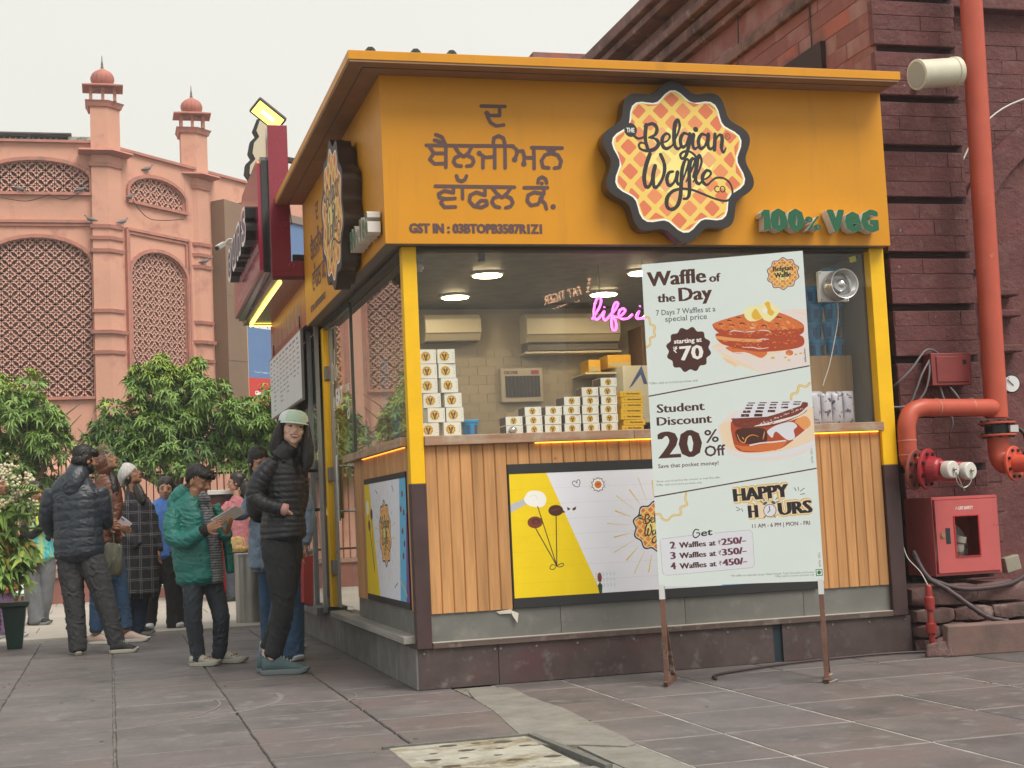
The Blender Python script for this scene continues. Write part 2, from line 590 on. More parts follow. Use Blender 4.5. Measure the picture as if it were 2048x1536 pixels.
LOGO=[([(462,425),(447,520),(448,585),(462,640)],38),([(440,440),(480,425),(530,415),(565,455),(545,515),(480,545)],[14,26,34,30,16]),([(480,545),(545,555),(572,600),(530,650),(450,668),(392,650),(380,612),(410,592),(440,605)],[14,34,34,22,20,16]),([(335,525),(370,555),(415,548),(440,530)],[26,20,14]),([(605,590),(660,570),(688,525),(655,502),(615,540),(608,610),(645,645),(705,615)],[14,18,22,32,34,16]),([(700,620),(755,520),(790,430),(775,372),(745,410),(728,520),(728,605),(758,645),(795,615)],[14,18,28,36,36,30,14]),([(872,510),(825,495),(788,555),(800,625),(845,600),(878,505)],[20,30,34,26,16]),([(885,500),(872,590),(852,660),(830,710),(795,735),(778,705),(805,672),(860,658)],[34,32,26,22,20]),([(920,505),(905,590),(925,640),(968,610)],[36,34,26,14]),([(1048,512),(1000,500),(965,565),(980,635),(1030,605),(1060,515)],[20,30,34,24,14]),([(1068,500),(1056,600),(1082,640),(1120,600)],[36,34,24,14]),([(1135,495),(1128,570),(1118,645)],[30,34,34]),([(1122,590),(1160,515),(1198,505),(1202,560),(1190,625),(1208,668),(1235,625)],[14,22,34,34,24,12]),([(483,695),(440,800),(413,915),(425,1000),(468,985),(505,880),(527,810)],[34,36,36,30,20,18]),([(527,805),(500,900),(505,1000),(550,985),(605,890),(618,790),(585,700)],[34,36,30,24,34,32]),([(700,855),(655,870),(632,935),(655,988),(705,950),(735,868)],[20,30,34,24,14]),([(742,860),(728,940),(755,978),(790,930),(830,840),(858,760),(835,735),(812,770)],[34,30,14,18,22,26]),([(812,765),(785,850),(770,980),(752,1100),(715,1180),(655,1208),(617,1170),(632,1090),(690,1035),(760,1015)],[28,34,34,34,30,36,30,20]),([(820,950),(880,840),(920,755),(900,730),(872,770),(855,880),(848,1040),(825,1100),(785,1108)],[12,18,24,30,34,34,26,20]),([(800,740),(775,700),(815,668),(880,668),(930,712),(945,770),(900,900)],[14,20,20,20,26,34]),([(890,950),(945,860),(985,760),(968,700),(945,740),(925,840),(915,930),(945,968),(985,930)],[12,18,26,34,34,30,14]),([(985,930),(1040,905),(1072,862),(1035,838),(990,885),(985,945),(1025,975),(1075,935),(1120,908),(1190,908),(1250,950),(1275,1020),(1262,1085),(1205,1122),(1100,1105),(980,1060),(870,1022),(760,1012)],[14,18,24,34,30,18,18,18,18,18,20,20,22,24]),]
def logo_art(A,P,full=True,border=INK,lw=1.0):
 """P maps logo drawing units (1500 px square) to the art's drawing units"""
 keep=A.T
 A.T=lambda p:keep(P(p))
 C=(765,758)
 A.poly(scallop(*C,668,seg=8),border)
 A.poly(scallop(*C,622,seg=8,a=.072),WHT)
 inner=scallop(*C,606,seg=8,a=.075)
 A.poly(inner,WY0)
 A.poly(scallop(*C,330,n=8,a=.05,seg=4),WYC)
 for i in range(-6,9):
  for j in range(-6,9):
   x,y=720+112*i-110*j,175+112*i+115*j
   dx,dy=x-C[0],y-C[1]
   r=math.hypot(dx,dy)
   ang=math.degrees(math.atan2(-dy,dx))
   R=600*(1+.075*math.cos(math.radians(10*(ang-92))))
   if r-78>R:continue
   h=81
   sq=[(x,y-h),(x+h,y),(x,y+h),(x-h,y)]
   sq=[(a*.9+b*.1,c*.9+d*.1)for(a,c),(b,d)in zip([q for q in sq for _ in(0,1)],[sq[(k+s)%4]for k in range(4)for s in(-1,1)])]
   q=[]
   for a,b in sq:
    ddx,ddy=a-C[0],b-C[1]
    rr=math.hypot(ddx,ddy)
    an=math.degrees(math.atan2(-ddy,ddx))
    RR=596*(1+.075*math.cos(math.radians(10*(an-92))))
    k=min(1,RR/rr)if rr>0 else 1
    q.append((C[0]+ddx*k,C[1]+ddy*k))
   lvl=0 if r<190 else 1 if r<330 else 2 if r<490 else 3
   if r<110:continue
   A.poly(hull(q),WC[lvl])
 if full:
  A.ell((308,478),62,66,INK,16)
  A.text('THE',(268,500),(346,500),42,WHT,(.06,.03))
  for pts,w in LOGO:
   A.stroke(pts,[q*lw*1.15 for q in w]if hasattr(w,'__len__')else w*lw,INK,smooth=3)
  A.ell((945,457),26,26,INK,12)
  A.stroke([(1259+26*math.cos(t),515+28*math.sin(t))for t in np.linspace(0,2*math.pi,12)],7,INK)
  A.text('R',(1248,528),(1271,528),28,INK)
  A.text('CO',(1092,1043),(1208,1043),62,INK,(.06,.04))
 else:
  A.text('THE',(690,330),(840,330),70,INK,(.08,.06))
  A.text('Belgian',(330,640),(1180,620),215,INK,(.14,.03))
  A.text('Waffle',(400,920),(1110,900),215,INK,(.14,.03))
  A.text('CO',(690,1130),(850,1130),80,INK,(.08,.06))
 A.T=keep
def squiggle(A,pts,w,m,m2=None):
 A.stroke(pts,w,m,smooth=3)
 if m2:A.stroke(pts,w*.35,m2,smooth=3)
def board_art():
 W,H=.886,1.787
 Hm=homog([(1280,530),(1602.5,503),(1648,1162),(1318,1170)],[(0,H),(W,H),(W,0),(0,0)])
 A=Art(W,H,Hm,MINT)
 Z2,Z3=ZT(1260,490,3.938),ZT(1260,860,2.898)
 ZW,ZS=ZT(1400,580,8.533),ZT(1420,780,8.904)
 A.T=lambda p:Hm(ZW(p))
 A.poly([(170,960),(330,900),(1500,560),(1790,380),(1850,1290),(1640,1290),(1050,1425),(600,1270),(430,1170)],CREAMP)
 A.poly([(560,700),(1250,350),(1800,330),(1830,900),(1820,1180),(1300,980)],PINKP)
 A.stroke([(1580,380),(1800,430)],26,CREAMP)
 A.poly([(200,985),(420,960),(1000,1150),(1500,1050),(1830,1150),(1845,1290),(1060,1420)],PINKP)
 for k in range(7):
  A.stroke([(330+90*k,1010+18*k),(1150+80*k,1400-26*k)],5,CREAMP)
 A.poly([(340,1150),(420,1135),(700,1270),(590,1330)],CREAMP)
 for k in range(6):A.stroke([(380+34*k,1160+14*k),(440+30*k,1240+12*k)],5,OR3)
 A.poly(spline([(420,985),(620,960),(900,1010),(1130,1060),(1040,1165),(900,1120),(780,1075),(620,1090),(500,1050)],4,True),OR1)
 A.poly(spline([(245,800),(300,740),(700,800),(1250,800),(1690,780),(1760,930),(1600,1010),(1150,1060),(800,1040),(420,950),(300,880)],4,True),OR2)
 A.poly(spline([(260,790),(600,830),(1000,850),(1000,900),(600,880),(300,850)],3,True),OR3)
 A.poly(spline([(205,640),(240,560),(720,420),(1000,400),(1340,400),(1700,560),(1760,670),(1700,770),(1400,820),(800,830),(450,800),(290,730)],4,True),OR2)
 A.poly(spline([(215,620),(250,560),(720,430),(1340,410),(1690,570),(1720,660),(1300,690),(800,710),(420,690),(260,660)],4,True),OR1)
 for x,y,w,h in((330,590,60,30),(480,530,70,28),(640,480,70,26),(520,610,80,34),(700,580,80,34),(900,600,80,36),(1080,620,80,34),(1290,590,70,36),(1480,560,70,40),(1560,630,60,26),(1180,530,60,30),(1330,480,80,34),(900,520,70,28),(1420,650,60,24)):
  A.ell((x,y),w*.62,h*.62,RB if(x+y)%3 else OR3,8,.2)
  A.ell((x+12,y+20),w*.5,h*.3,OR3,8,.2)
 for x,y in((400,880),(620,930),(900,900),(1250,900),(1450,920),(1600,880),(1000,980),(500,760),(820,770),(1180,760),(1500,740)):
  A.ell((x,y),40,14,OR1,7,.1)
 rz=random.Random(9)
 for k in range(330):
  row=rz.random()
  if row<.45:x,y=rz.uniform(270,1680),rz.uniform(560,700)
  elif row<.7:x,y=rz.uniform(420,1650),rz.uniform(725,800)
  else:x,y=rz.uniform(380,1650),rz.uniform(860,1000)
  if row>=.7 and abs(x-1000)>640-(y-860)*1.2:continue
  if row<.45 and y<690-210*(1-abs((x-980)/780)**2):continue
  A.ell((x,y),rz.uniform(6,22),rz.uniform(3,10),rz.choice((OR1,OR3,OR2,RB,OR1,M('print_amber','c9642c',.5),M('print_toast','a5441f',.5))),6,rz.uniform(-.4,.4))
 for k in range(8):A.stroke([(330+150*k,640-26*min(k,4)),(420+150*k,700-20*(k%2))],7,OR3,n=4)
 for pts in([(480,730),(560,700),(740,725)],[(750,725),(920,715)],[(970,700),(1120,700),(1190,735)],[(940,870),(1040,845),(1160,850)],[(720,985),(880,985),(1000,1010),(1150,990)],[(830,655),(920,655)],[(560,1075),(760,1070)]):
  A.stroke(pts,[8,18,8],PINKP,smooth=3)
 A.ell((1510,1080),66,48,OR1);A.ell((1490,1100),22,14,OR3)
 for x,y,r in((1225,1165,36),(1440,1160,26),(1620,1110,26),(1500,1205,26),(1700,1090,26)):A.ell((x,y),r,r*.6,GOLD,8)
 A.poly(spline([(735,420),(760,320),(950,280),(1050,400),(1030,500),(850,545),(760,490)],3,True),BUT)
 A.poly(spline([(860,420),(930,330),(1030,400),(1020,500),(900,510)],3,True),BUT2)
 A.poly([(940,330),(1130,175),(1360,360),(1240,500),(1160,555),(1070,520)],BUT)
 A.poly(spline([(1080,240),(1160,210),(1190,330),(1250,390),(1200,450),(1130,400),(1120,310)],3,True),BUT2)
 A.ell((1090,360),44,50,WHT,10)
 A.T=lambda p:Hm(Z2(p))
 A.text('Waffle',(125,330),(592,296),112,BRN,(.13,.0))
 A.text('of',(612,296),(705,290),66,BRN,(.14,.0))
 A.text('the',(205,455),(348,447),66,BRN,(.15,.0))
 A.text('Day',(374,447),(640,425),106,BRN,(.13,.0))
 A.text('7 Days 7 Waffles at a',(196,558),(663,525),42,GRY,(.03,.03))
 A.text('special price',(268,606),(597,584),42,GRY,(.03,.03))
 A.poly(scallop(453,824,168,12,.07,80,6),BRN)
 A.text('starting at',(338,778),(556,762),34,WHT,(.1,.08))
 A.text('₹',(335,852),(368,848),46,WHT,(.05,.02))
 A.text('70',(385,908),(572,894),106,WHT,(.12,.05))
 A.text('*Offer valid on in-store purchase only',(143,1098),(527,1074),17,GRY)
 squiggle(A,[(104,570),(140,575),(150,625),(185,640),(180,685),(187,720),(150,735),(150,785),(108,808)],18,GOLD,CREAMP)
 keep=A.T
 logo_art(A,lambda p:(1196+(p[0]-765)*.187,231+(p[1]-758)*.182-(p[0]-765)*.012),full=False,border=M('print_logo_brown','7a3a20',.5))
 A.stroke([(1368,820),(1380,925)],5,GRY)
 A.text('*T&C Apply',(1358,822),(1370,930),14,GRY)
 A.stroke([(126,1190),(1405,956)],11,BRN,n=4)
 squiggle(A,[(1408,1092),(1380,1120),(1325,1112),(1312,1165),(1268,1178),(1262,1218)],20,GOLD,CREAMP)
 A.T=lambda p:Hm(ZS(p))
 A.poly(spline([(120,660),(200,580),(450,380),(1200,240),(1850,300),(1860,960),(1500,1190),(1000,1260),(600,1220),(300,1100),(180,900)],4,True),PINKP)
 A.poly(spline([(170,640),(300,560),(900,500),(1700,330),(1850,380),(1850,900),(1400,1080),(900,1130),(500,1110),(250,960),(190,820)],4,True),CREAMP)
 A.poly(spline([(300,1060),(600,1130),(1000,1130),(1500,1030),(1850,900),(1855,960),(1500,1130),(1000,1200),(600,1190)],3,True),LBL)
 A.poly(spline([(400,520),(395,900),(500,1080),(800,1110),(1200,1060),(1400,950),(1700,720),(1780,590),(1680,480),(1400,560),(1000,640)],4,True),OR2)
 A.poly(spline([(1500,560),(1680,470),(1780,590),(1700,720),(1620,680),(1560,620)],4,True),OR3)
 A.poly(spline([(470,700),(950,690),(1000,900),(900,950),(620,960),(480,900)],4,True),CHO)
 A.poly(spline([(380,540),(410,500),(1000,450),(1660,220),(1720,330),(1650,430),(1300,590),(1000,660),(640,680),(440,650)],3,True),RB)
 A.poly(spline([(780,640),(1200,540),(1550,440),(1720,300),(1710,360),(1560,470),(1200,590),(900,640)],3,True),PINKP)
 A.poly([(640,215),(1640,205),(1600,290),(1180,430),(1000,480),(410,505)],LBL)
 rows=[(235,720,5,205,130,18),(275,690,5,208,120,24),(328,668,4,215,125,32),(388,636,3,220,135,42),(455,606,2,235,145,50)]
 for y,x,n,st,w,h in rows:
  for k in range(n):
   A.poly([(x+st*k-w/2+8,y-h/2-k*4),(x+st*k+w/2+6,y-h/2-k*4),(x+st*k+w/2,y+h/2-k*4),(x+st*k-w/2,y+h/2-k*4)],CHO)
 A.poly(spline([(1010,730),(1200,620),(1440,575),(1540,650),(1480,720),(1500,850),(1400,900),(1300,850),(1180,750),(1130,770),(1100,850),(1050,820)],4,True),LBL)
 rz=random.Random(12)
 for k in range(260):
  q=rz.random()
  if q<.35:x,y=rz.uniform(430,1150),rz.uniform(520,620);cs=(RB,CHO,OR2,M('print_cocoa','8f4a30',.5))
  elif q<.6:x=rz.uniform(780,1650);y=640-(x-780)*.36+rz.uniform(-14,14);cs=(WHT,PINKP,RB,LBL)
  elif q<.8:x,y=rz.uniform(500,1250),rz.uniform(1010,1080);cs=(OR1,OR3,OR2,RB)
  else:x,y=rz.uniform(520,1550),rz.uniform(230,470);cs=(WHT,GRY if q>.97 else LBL,PINKP)
  if q>=.8 and(x<640-(y-215)*.75 or x>1600-(y-290)*2):continue
  A.ell((x,y),rz.uniform(5,16),rz.uniform(3,8),rz.choice(cs),6,rz.uniform(-.5,.5))
 for pts in([(470,790),(520,900),(600,940),(640,850),(740,800),(850,830)],[(960,740),(930,880)],[(560,840),(590,880)]):
  A.stroke(pts,[10,22,8],OR3,smooth=3)
 A.poly(spline([(410,970),(700,1000),(1330,900),(1350,940),(1200,1060),(900,1095),(600,1080),(500,1030)],3,True),OR1)
 A.stroke([(700,985),(900,945),(1100,930),(1330,905)],26,PINKP,smooth=3)
 A.stroke([(1480,890),(1600,800),(1720,700)],24,PINKP)
 A.T=lambda p:Hm(Z2(p))
 A.text('Student',(205,1320),(583,1298),66,BRN,(.13,.0))
 A.text('Discount',(205,1420),(640,1397),66,BRN,(.13,.0))
 A.T=lambda p:Hm(Z3(p))
 A.text('20',(160,162),(418,148),152,BRN,(.17,.0))
 A.text('%',(430,72),(512,66),72,BRN,(.04,.03))
 A.text('Off',(430,152),(552,143),60,BRN,(.06,.05))
 A.text('Save that pocket money!',(160,217),(510,199),22,BRN,(.04,.04))
 A.text('*Show your id card at the counter to avail this offer',(146,300),(521,277),11,GRY)
 A.text('*Offer valid on in-store purchase only',(147,320),(412,306),11,GRY)
 A.text('*T&C Apply',(1040,108),(1052,195),12,GRY)
 A.stroke([(130,383),(1080,224)],8,BRN,n=4)
 squiggle(A,[(322,362),(318,400),(328,430),(290,445),(290,485),(245,490),(215,518),(185,508),(170,482),(136,486)],13,GOLD,CREAMP)
 for off,m in((.30,GOLD),(.17,CREAMP)):
  A.text('HAPPY',(597,416),(922,388),76,m,(off+.17,off))
 for off,m in((.30,GOLD),(.17,CREAMP)):
  A.text('HOURS',(684,508),(1062,478),74,m,(off+.17,off))
 A.text('HAPPY',(597,414),(922,386),74,INK,(.2,.0))
 A.text('H',(684,508),(744,504),72,INK,(.2,.0))
 A.text('URS',(858,494),(1060,478),72,INK,(.2,.0))
 A.ell((808,466),42,42,CREAMP);A.ell((808,466),38,38,GRY);A.ell((808,466),34,34,LBL)
 A.stroke([(808,466),(804,440)],5,INK);A.stroke([(808,466),(796,478)],5,INK)
 A.ell((780,424),14,9,GRY,10,-.6);A.ell((828,420),14,9,GRY,10,.6)
 A.stroke([(782,498),(776,508)],6,GRY);A.stroke([(832,496),(840,505)],6,GRY)
 for a,b in(((752,410),(766,420)),((770,396),(776,410)),((842,404),(850,392)),((846,420),(862,412)),((800,394),(800,404)),((950,335),(960,352)),((972,332),(975,350)),((985,356),(1008,338)),((986,374),(1010,370)),((612,446),(630,452)),((616,466),(636,458)),((644,454),(650,470))):
  A.stroke([a,b],4,INK)
 A.text('11 AM - 6 PM | MON - FRI',(706,566),(1043,549),22,M('print_plum','6a3048',.5),(.06,.05))
 A.poly(spline([(190,622),(350,604),(500,590),(690,580),(708,600),(718,780),(700,796),(400,818),(205,832),(186,815),(175,640)],2,True),LBL)
 bx=[(180,625),(350,606),(355,606)],[(485,594),(690,577),(708,592),(720,775),(705,795),(210,835),(188,822),(172,640),(180,625)]
 for pl in bx:
  for(xa,ya),(xb,yb)in zip(pl[:-1],pl[1:]):
   k=max(1,int(math.hypot(xb-xa,yb-ya)/9))
   for i in range(k):
    A.ell((xa+(xb-xa)*(i+.5)/k,ya+(yb-ya)*(i+.5)/k),2.1,2.1,INK,5)
 A.stroke([(395,575),(375,572),(362,600),(375,620),(398,606),(400,592),(384,592)],7,INK,smooth=3)
 A.text('et',(408,612),(475,603),38,INK,(.1,.05),slant=.2)
 for k,(a,b)in enumerate((('2','₹250/-'),('3','₹350/-'),('4','₹450/-'))):
  y=60*k
  A.text(a,(231+2*k,682+y),(264+2*k,679+y),40,PLUM,(.2,.0))
  A.text('Waffles',(283+2*k,678+y),(440+2*k,668+y),32,BRN,(.16,.0))
  A.text('at',(457+2*k,667+y),(497+2*k,664+y),32,BRN,(.16,.0))
  A.text(b[0],(509+3*k,660+y),(525+3*k,659+y),24,PLUM,(.05,.0))
  A.text(b[1:],(528+3*k,664+y),(672+3*k,652+y),38,PLUM,(.2,.0))
 A.text('*All waffles are applicable except: Naked Nutella, Triple Chocolate and Sundaes',(582,846),(1068,828),11,GRY)
 A.text('*Offer valid on in-store purchase only',(838,852),(1068,843),11,GRY)
 A.text('*T&C Apply',(1088,708),(1098,795),12,GRY)
 A.poly([(1075,808),(1114,806),(1117,845),(1078,847)],GRNP)
 A.poly([(1080,812),(1110,811),(1112,840),(1083,842)],WHT)
 A.ell((1096,826),11,12,GRNP,14)
 return A
PLUM=M('print_plum','6a3048',.5)
def burst(A,cx,cy,sx=1.0,r0=1.15,r1=1.75,R=100.0,n=22,m=GOLD):
 for k in range(n):
  t=2*math.pi*k/n+.1
  a,b=(r0,r1)if k%2 else(r0+.05,r1-.25)
  w=.035*R if k%2 else .06*R
  A.stroke([(cx+sx*R*a*math.cos(t),cy+R*a*math.sin(t)),(cx+sx*R*b*math.cos(t),cy+R*b*math.sin(t))],w*.35*sx**.5,m,w*sx**.5,n=5)
def poster_art(W,H):
 """counter-front poster: coordinates in metres, y down from the top"""
 A=Art(W,H,lambda p:(p[0],H-p[1]),LBL)
 k=H/.79
 P=lambda x,y:(x,y*k)
 A.poly([P(0,.0),P(.227,0),P(.53,.79),P(0,.79)],YEL)
 for j in range(7):
  y=.1+j*.1
  A.stroke([P(0,y),P(W,y)],.0016,M('print_crease','c9cbd2',.5),n=4)
  A.stroke([P(0,y),P(.225+y*.383,y)],.0016,M('print_crease_yellow','dcc400',.5),n=4)
 A.poly([P(.0,.195),P(.10,.155),P(.12,.185),P(.0,.245)],M('print_steel','b9bcc6',.4))
 A.poly(spline([P(.085,.16),P(.12,.115),P(.19,.12),P(.22,.165),P(.2,.215),P(.14,.215),P(.1,.195)],4,True),WHT)
 A.stroke([P(.12,.15),P(.15,.14),P(.17,.17)],.006,M('print_pale_green','dfe8d8',.5),smooth=3)
 A.ell(P(.275,.245),.046,.036*k,CHO);A.poly([P(.31,.235),P(.335,.26),P(.3,.265)],CHO)
 A.stroke([P(.25,.245),P(.3,.235)],.005,RB)
 A.poly([P(.345,.225),P(.367,.24),P(.348,.25)],CHO);A.poly([P(.377,.238),P(.402,.225),P(.398,.245),P(.382,.252)],CHO)
 A.ell(P(.145,.315),.047,.038*k,RB);A.ell(P(.15,.31),.026,.018*k,CHO,12);A.ell(P(.15,.312),.014,.009*k,RB,12)
 for a in((.165,.215),(.145,.35),(.275,.28)):A.stroke([P(*a),P(.265,.6)],.0065,INK)
 A.stroke([P(.265,.6),P(.235,.59),P(.222,.615),P(.245,.62),P(.265,.6),P(.3,.585),P(.305,.6),P(.28,.608),P(.265,.6)],.005,INK,smooth=4)
 hx=[P(.415,.075),P(.4,.06),P(.385,.07),P(.395,.09),P(.42,.1),P(.432,.08),P(.43,.055),P(.415,.058),P(.415,.075)]
 A.stroke(hx,.004,INK,smooth=4)
 A.poly([(a,b)for a,b in scallop(.545,.09*k,.040,10,.1,90,4)],INK);A.poly(scallop(.545,.09*k,.035,10,.1,90,4),WHT);A.ell(P(.545,.09),.023,.024*k,OR1,12)
 A.stroke([P(.535,.09),P(.555,.085)],.004,RB)
 for j in range(14):
  t=j*2*math.pi/14
  A.stroke([P(.545+.047*math.cos(t),.09+.047*math.sin(t)),P(.545+.055*math.cos(t),.09+.055*math.sin(t))],.003,GOLD)
 burst(A,.9,.38*k,R=.145,r1=2.15)
 logo_art(A,lambda p:(.9+(p[0]-765)*.000217,.38*k+(p[1]-758)*.000217),full=True)
 for j in range(18):
  x,y=.50+(j%6)*.022,.66+(j//6)*.035
  A.stroke([P(x,y),P(x+.012,y+.012),P(x+.002,y+.022)],.003,M('print_pale_teal','9fc4c8',.5))
 A.poly([P(.51,.74),P(.525,.72),P(.54,.74),P(.535,.79),P(.518,.79)],M('print_bottle_green','21402a',.5))
 A.ell(P(.525,.69),.014,.03,RB,10)
 if W>1.3:
  A.poly([P(1.42,0),P(1.62,0),P(1.72,.79),P(1.3,.79)],SKYB)
  A.poly([P(1.62,0),P(W,0),P(W,.79),P(1.72,.79)],PURP)
  for q in((1.46,.1),(1.5,.22),(1.45,.35),(1.52,.5)):A.poly([P(q[0],q[1]),P(q[0]+.04,q[1]-.02),P(q[0]+.05,q[1]+.03)],RB)
 return A
def side_poster_art(W,H):
 A=Art(W,H,lambda p:(p[0]*W,H-p[1]*H),LBL)
 A.poly([(0,0),(.13,0),(.32,1),(0,1)],YEL)
 A.poly([(.87,0),(1,0),(1,1),(.80,1)],SKYB)
 A.poly([(.985,.3),(1,.28),(1,1),(.93,1)],PURP)
 keep=A.T
 A.T=lambda p:(p[0],H-p[1])
 burst(A,.5*W,.45*H,1.0,R=.2)
 logo_art(A,lambda p:(.5*W+(p[0]-765)*.00030,.45*H+(p[1]-758)*.00030),full=True)
 A.T=keep
 A.ell((.07,.22),.035,.07,WHT);A.ell((.17,.28),.03,.05,CHO);A.ell((.1,.38),.03,.05,RB)
 for a in((.09,.28),(.17,.32),(.11,.42)):A.stroke([a,(.2,.8)],.009,INK)
 for x,y in((.9,.12),(.86,.24),(.92,.27),(.88,.42),(.91,.52),(.88,.62)):A.poly([(x,y),(x+.035,y-.02),(x+.04,y+.03),(x+.01,y+.04)],RB)
 A.stroke([(.8,.82),(.95,.95)],.012,GOLD)
 A.stroke([(.68,.9),(.75,.86)],.01,GRY);A.stroke([(.3,.07),(.34,.1)],.01,RB);A.stroke([(.7,.05),(.73,.1)],.01,GRY)
 return A
 # ground
MORTAR=M('joint_mortar',(.17,.16,.15),.95,var=(14,.25),bump=(60,.4))
SLAB=M('red_grey_stone_slab',(.128,.115,.116),.6,obj=.12,var=(2.2,.3),stain=[(1.1,(.15,.11,.108),.45,.75),(9,(.22,.21,.21),.56,.8),(1.7,(.09,.08,.075),.6,.78),(45,(.29,.28,.27),.66,.72)],bump=(34,.35,.004))
SLABF=M('pale_stone_slab',(.43,.39,.34),.8,obj=.06,var=(1.3,.14),bump=(30,.2,.004))
g=MB();g.box(-58,-28,-1.2,58,74,-.012)
ground=g.build('ground',MORTAR,tagd=dict(kind='structure'))
def slab_mesh(w,h,nm,mat,seed,t=.05,c=.005):
 r=random.Random(seed)
 b=MB()
 n=5
 def loop(ins,z,jit):
  pts=[]
  for(xa,ya),(xb,yb)in(((-w/2,-h/2),(w/2,-h/2)),((w/2,-h/2),(w/2,h/2)),((w/2,h/2),(-w/2,h/2)),((-w/2,h/2),(-w/2,-h/2))):
   for k in range(n):
    f=k/n
    x,y=xa+(xb-xa)*f,ya+(yb-ya)*f
    pts.append([x,y])
  return pts
 base=loop(0,0,0)
 jit=[(r.uniform(-.003,.003),r.uniform(-.003,.003))for _ in base]
 def ring(ins,z):
  return[(x*(1-2*ins/w)+jx,y*(1-2*ins/h)+jy,z)for(x,y),(jx,jy)in zip(base,jit)]
 b.ring_loft([ring(.002,-t),ring(.002,-c),ring(.002+c*.8,0)],cap=True)
 me=bpy.data.meshes.new(nm)
 me.from_pydata(b.v,[],b.f)
 me.materials.append(mat)
 return me
JG=.009
def slab_run(xs,ys,name,mat,seed,off=0):
 cand=[]
 for i in range(len(xs)-1):
  for j in range(len(ys)-1):
   cand.append(((xs[i]+xs[i+1])/2,(ys[j]+ys[j+1])/2,xs[i+1]-xs[i]-JG,ys[j+1]-ys[j]-JG))
 return cand
LX=[-1.67+.62*k for k in range(-6,4)]
LY=[-1.98+.465*k for k in range(-5,18)]
RX=[.42,.84]+[.84+.61*k for k in range(1,8)]
RY=[-2.35+.65*k for k in range(-4,5)]
cands=slab_run(LX,LY,'paving_slab',SLAB,1)+slab_run(RX,RY,'paving_slab',SLAB,2)
camv=np.array(CAM[:2])
def inview(x,y,pad=.5):
 d=np.array((x,y))-camv
 f2,r2=np.array(fwd[:2]),np.array((math.cos(YAW),-math.sin(YAW)))
 z=d@f2
 return z>1.2 and abs(d@r2)<z*.36+pad
keep=[c for c in cands if inview(c[0],c[1])and not(c[0]>.15 and c[1]>.35)and not(-.62<c[0]<.12 and-2.75<c[1]<-1.95)]
keep.sort(key=lambda c:(c[0]-camv[0])**2+(c[1]-camv[1])**2)
near,far=keep[:295],keep[295:]
meshes={}
r=random.Random(3)
for k,(x,y,w,h)in enumerate(near):
 key=(round(w,3),round(h,3),k%4)
 if key not in meshes:meshes[key]=slab_mesh(w,h,'paving_slab',SLAB,k)
 o=bpy.data.objects.new('paving_slab',meshes[key])
 COL.objects.link(o)
 o.parent=ground
 o.location=(x,y,r.uniform(-.0015,.0015))
 o.rotation_euler=(r.uniform(-.0015,.0015),r.uniform(-.0015,.0015),r.uniform(-.002,.002))
b=MB()
rest=[c for c in cands if c not in near and not(c[0]>.15 and c[1]>.35)and not(-.62<c[0]<.12 and-2.75<c[1]<-1.95)]
for x,y,w,h in rest:
 z=r.uniform(-.0015,.0015)
 b.box(x-w/2,y-h/2,-.05,x+w/2,y+h/2,z)
b.build('paving_slabs_beyond',SLAB,parent=ground,tagd=dict(kind='stuff'))
b=MB();b.box(.42,-5,-.03,6,.4,-.0035);b.build('pale_joint',M('pale_mortar',(.34,.32,.30),.95,var=(9,.35)),parent=ground)
CEM=M('cement_fill',(.215,.205,.185),.9,var=(5,.2),stain=(6,(.16,.15,.12),.5,.7),bump=(40,.5))
b=MB()
for x0,x1,y0,y1 in((.19,.42,-4.5,-.02),(-.62,.19,-4.5,-2.8),(-.62,.19,-2.0+.04,-1.98+.0)):
 if y1>y0:b.box(x0+.004,y0,-.05,x1-.004,y1,-.003)
b.build('cement_joint',CEM,parent=ground)
b=MB()
pts=[(.26,-.12),(.36,-.16),(.475,-.2),(.46,-.7),(.48,-1.2),(.45,-1.7),(.41,-2.43),(.22,-2.33),(.05,-2.2),(.08,-1.7),(.15,-1.1),(.18,-.6)]
b.prism(spline(pts,3,True),(0,0,0),(1,0,0),(0,1,0),(0,0,1),-.02,.0035)
b.build('cement_patch',CEM,parent=ground)
t=thing('pit_cover','pale worn concrete pit cover with round holes set in the paving at the bottom edge','pit cover',(-.23,-2.4,0))
CC=M('worn_concrete',(.34,.325,.27),.9,var=(5,.3),stain=[(3.2,(.17,.13,.07),.48,.62),(17,(.42,.41,.37),.5,.7),(6,(.06,.05,.04),.62,.70)],bump=(50,.6,.006))
b=MB();b.box(-.548,-2.76,-.04,.06,-1.985,.006)
b.build('slab',CC,t,bev=.006)
b=MB()
for i in range(4):
 for j in range(4):
  if(i*5+j*3)%7==0:continue
  x,y=-.44+i*.13+(j%2)*.05+r.uniform(-.02,.02),-2.08-j*.16+r.uniform(-.02,.02)
  rr=r.uniform(.012,.03)
  b=MB();b.prism([(x+rr*1.5*math.cos(a),y+rr*math.sin(a))for a in np.linspace(0,2*math.pi,9,endpoint=False)],(0,0,0),(1,0,0),(0,1,0),(0,0,1),.004,.0068);b.build('hole',M('dirt_hole',(.07,.055,.04),.95),t)
b=MB();b.bar((.09,-1.98,0),(.13,-2.9,0),.03,.03);b.bar((-.57,-1.965,0),(.09,-1.965,0),.025,.024)
b.build('rim',M('dark_cement',(.13,.13,.12),.9,var=(20,.2)),t)
b=MB()
for i in range(-14,16):
 for j in range(0,12):
  x,y=i*.9+(j%2)*.3,6.4+j*.9
  b.box(x,y,-.05,x+.89,y+.89,r.uniform(-.001,.001))
b.build('plaza_slabs',SLABF,parent=ground,tagd=dict(kind='stuff'))
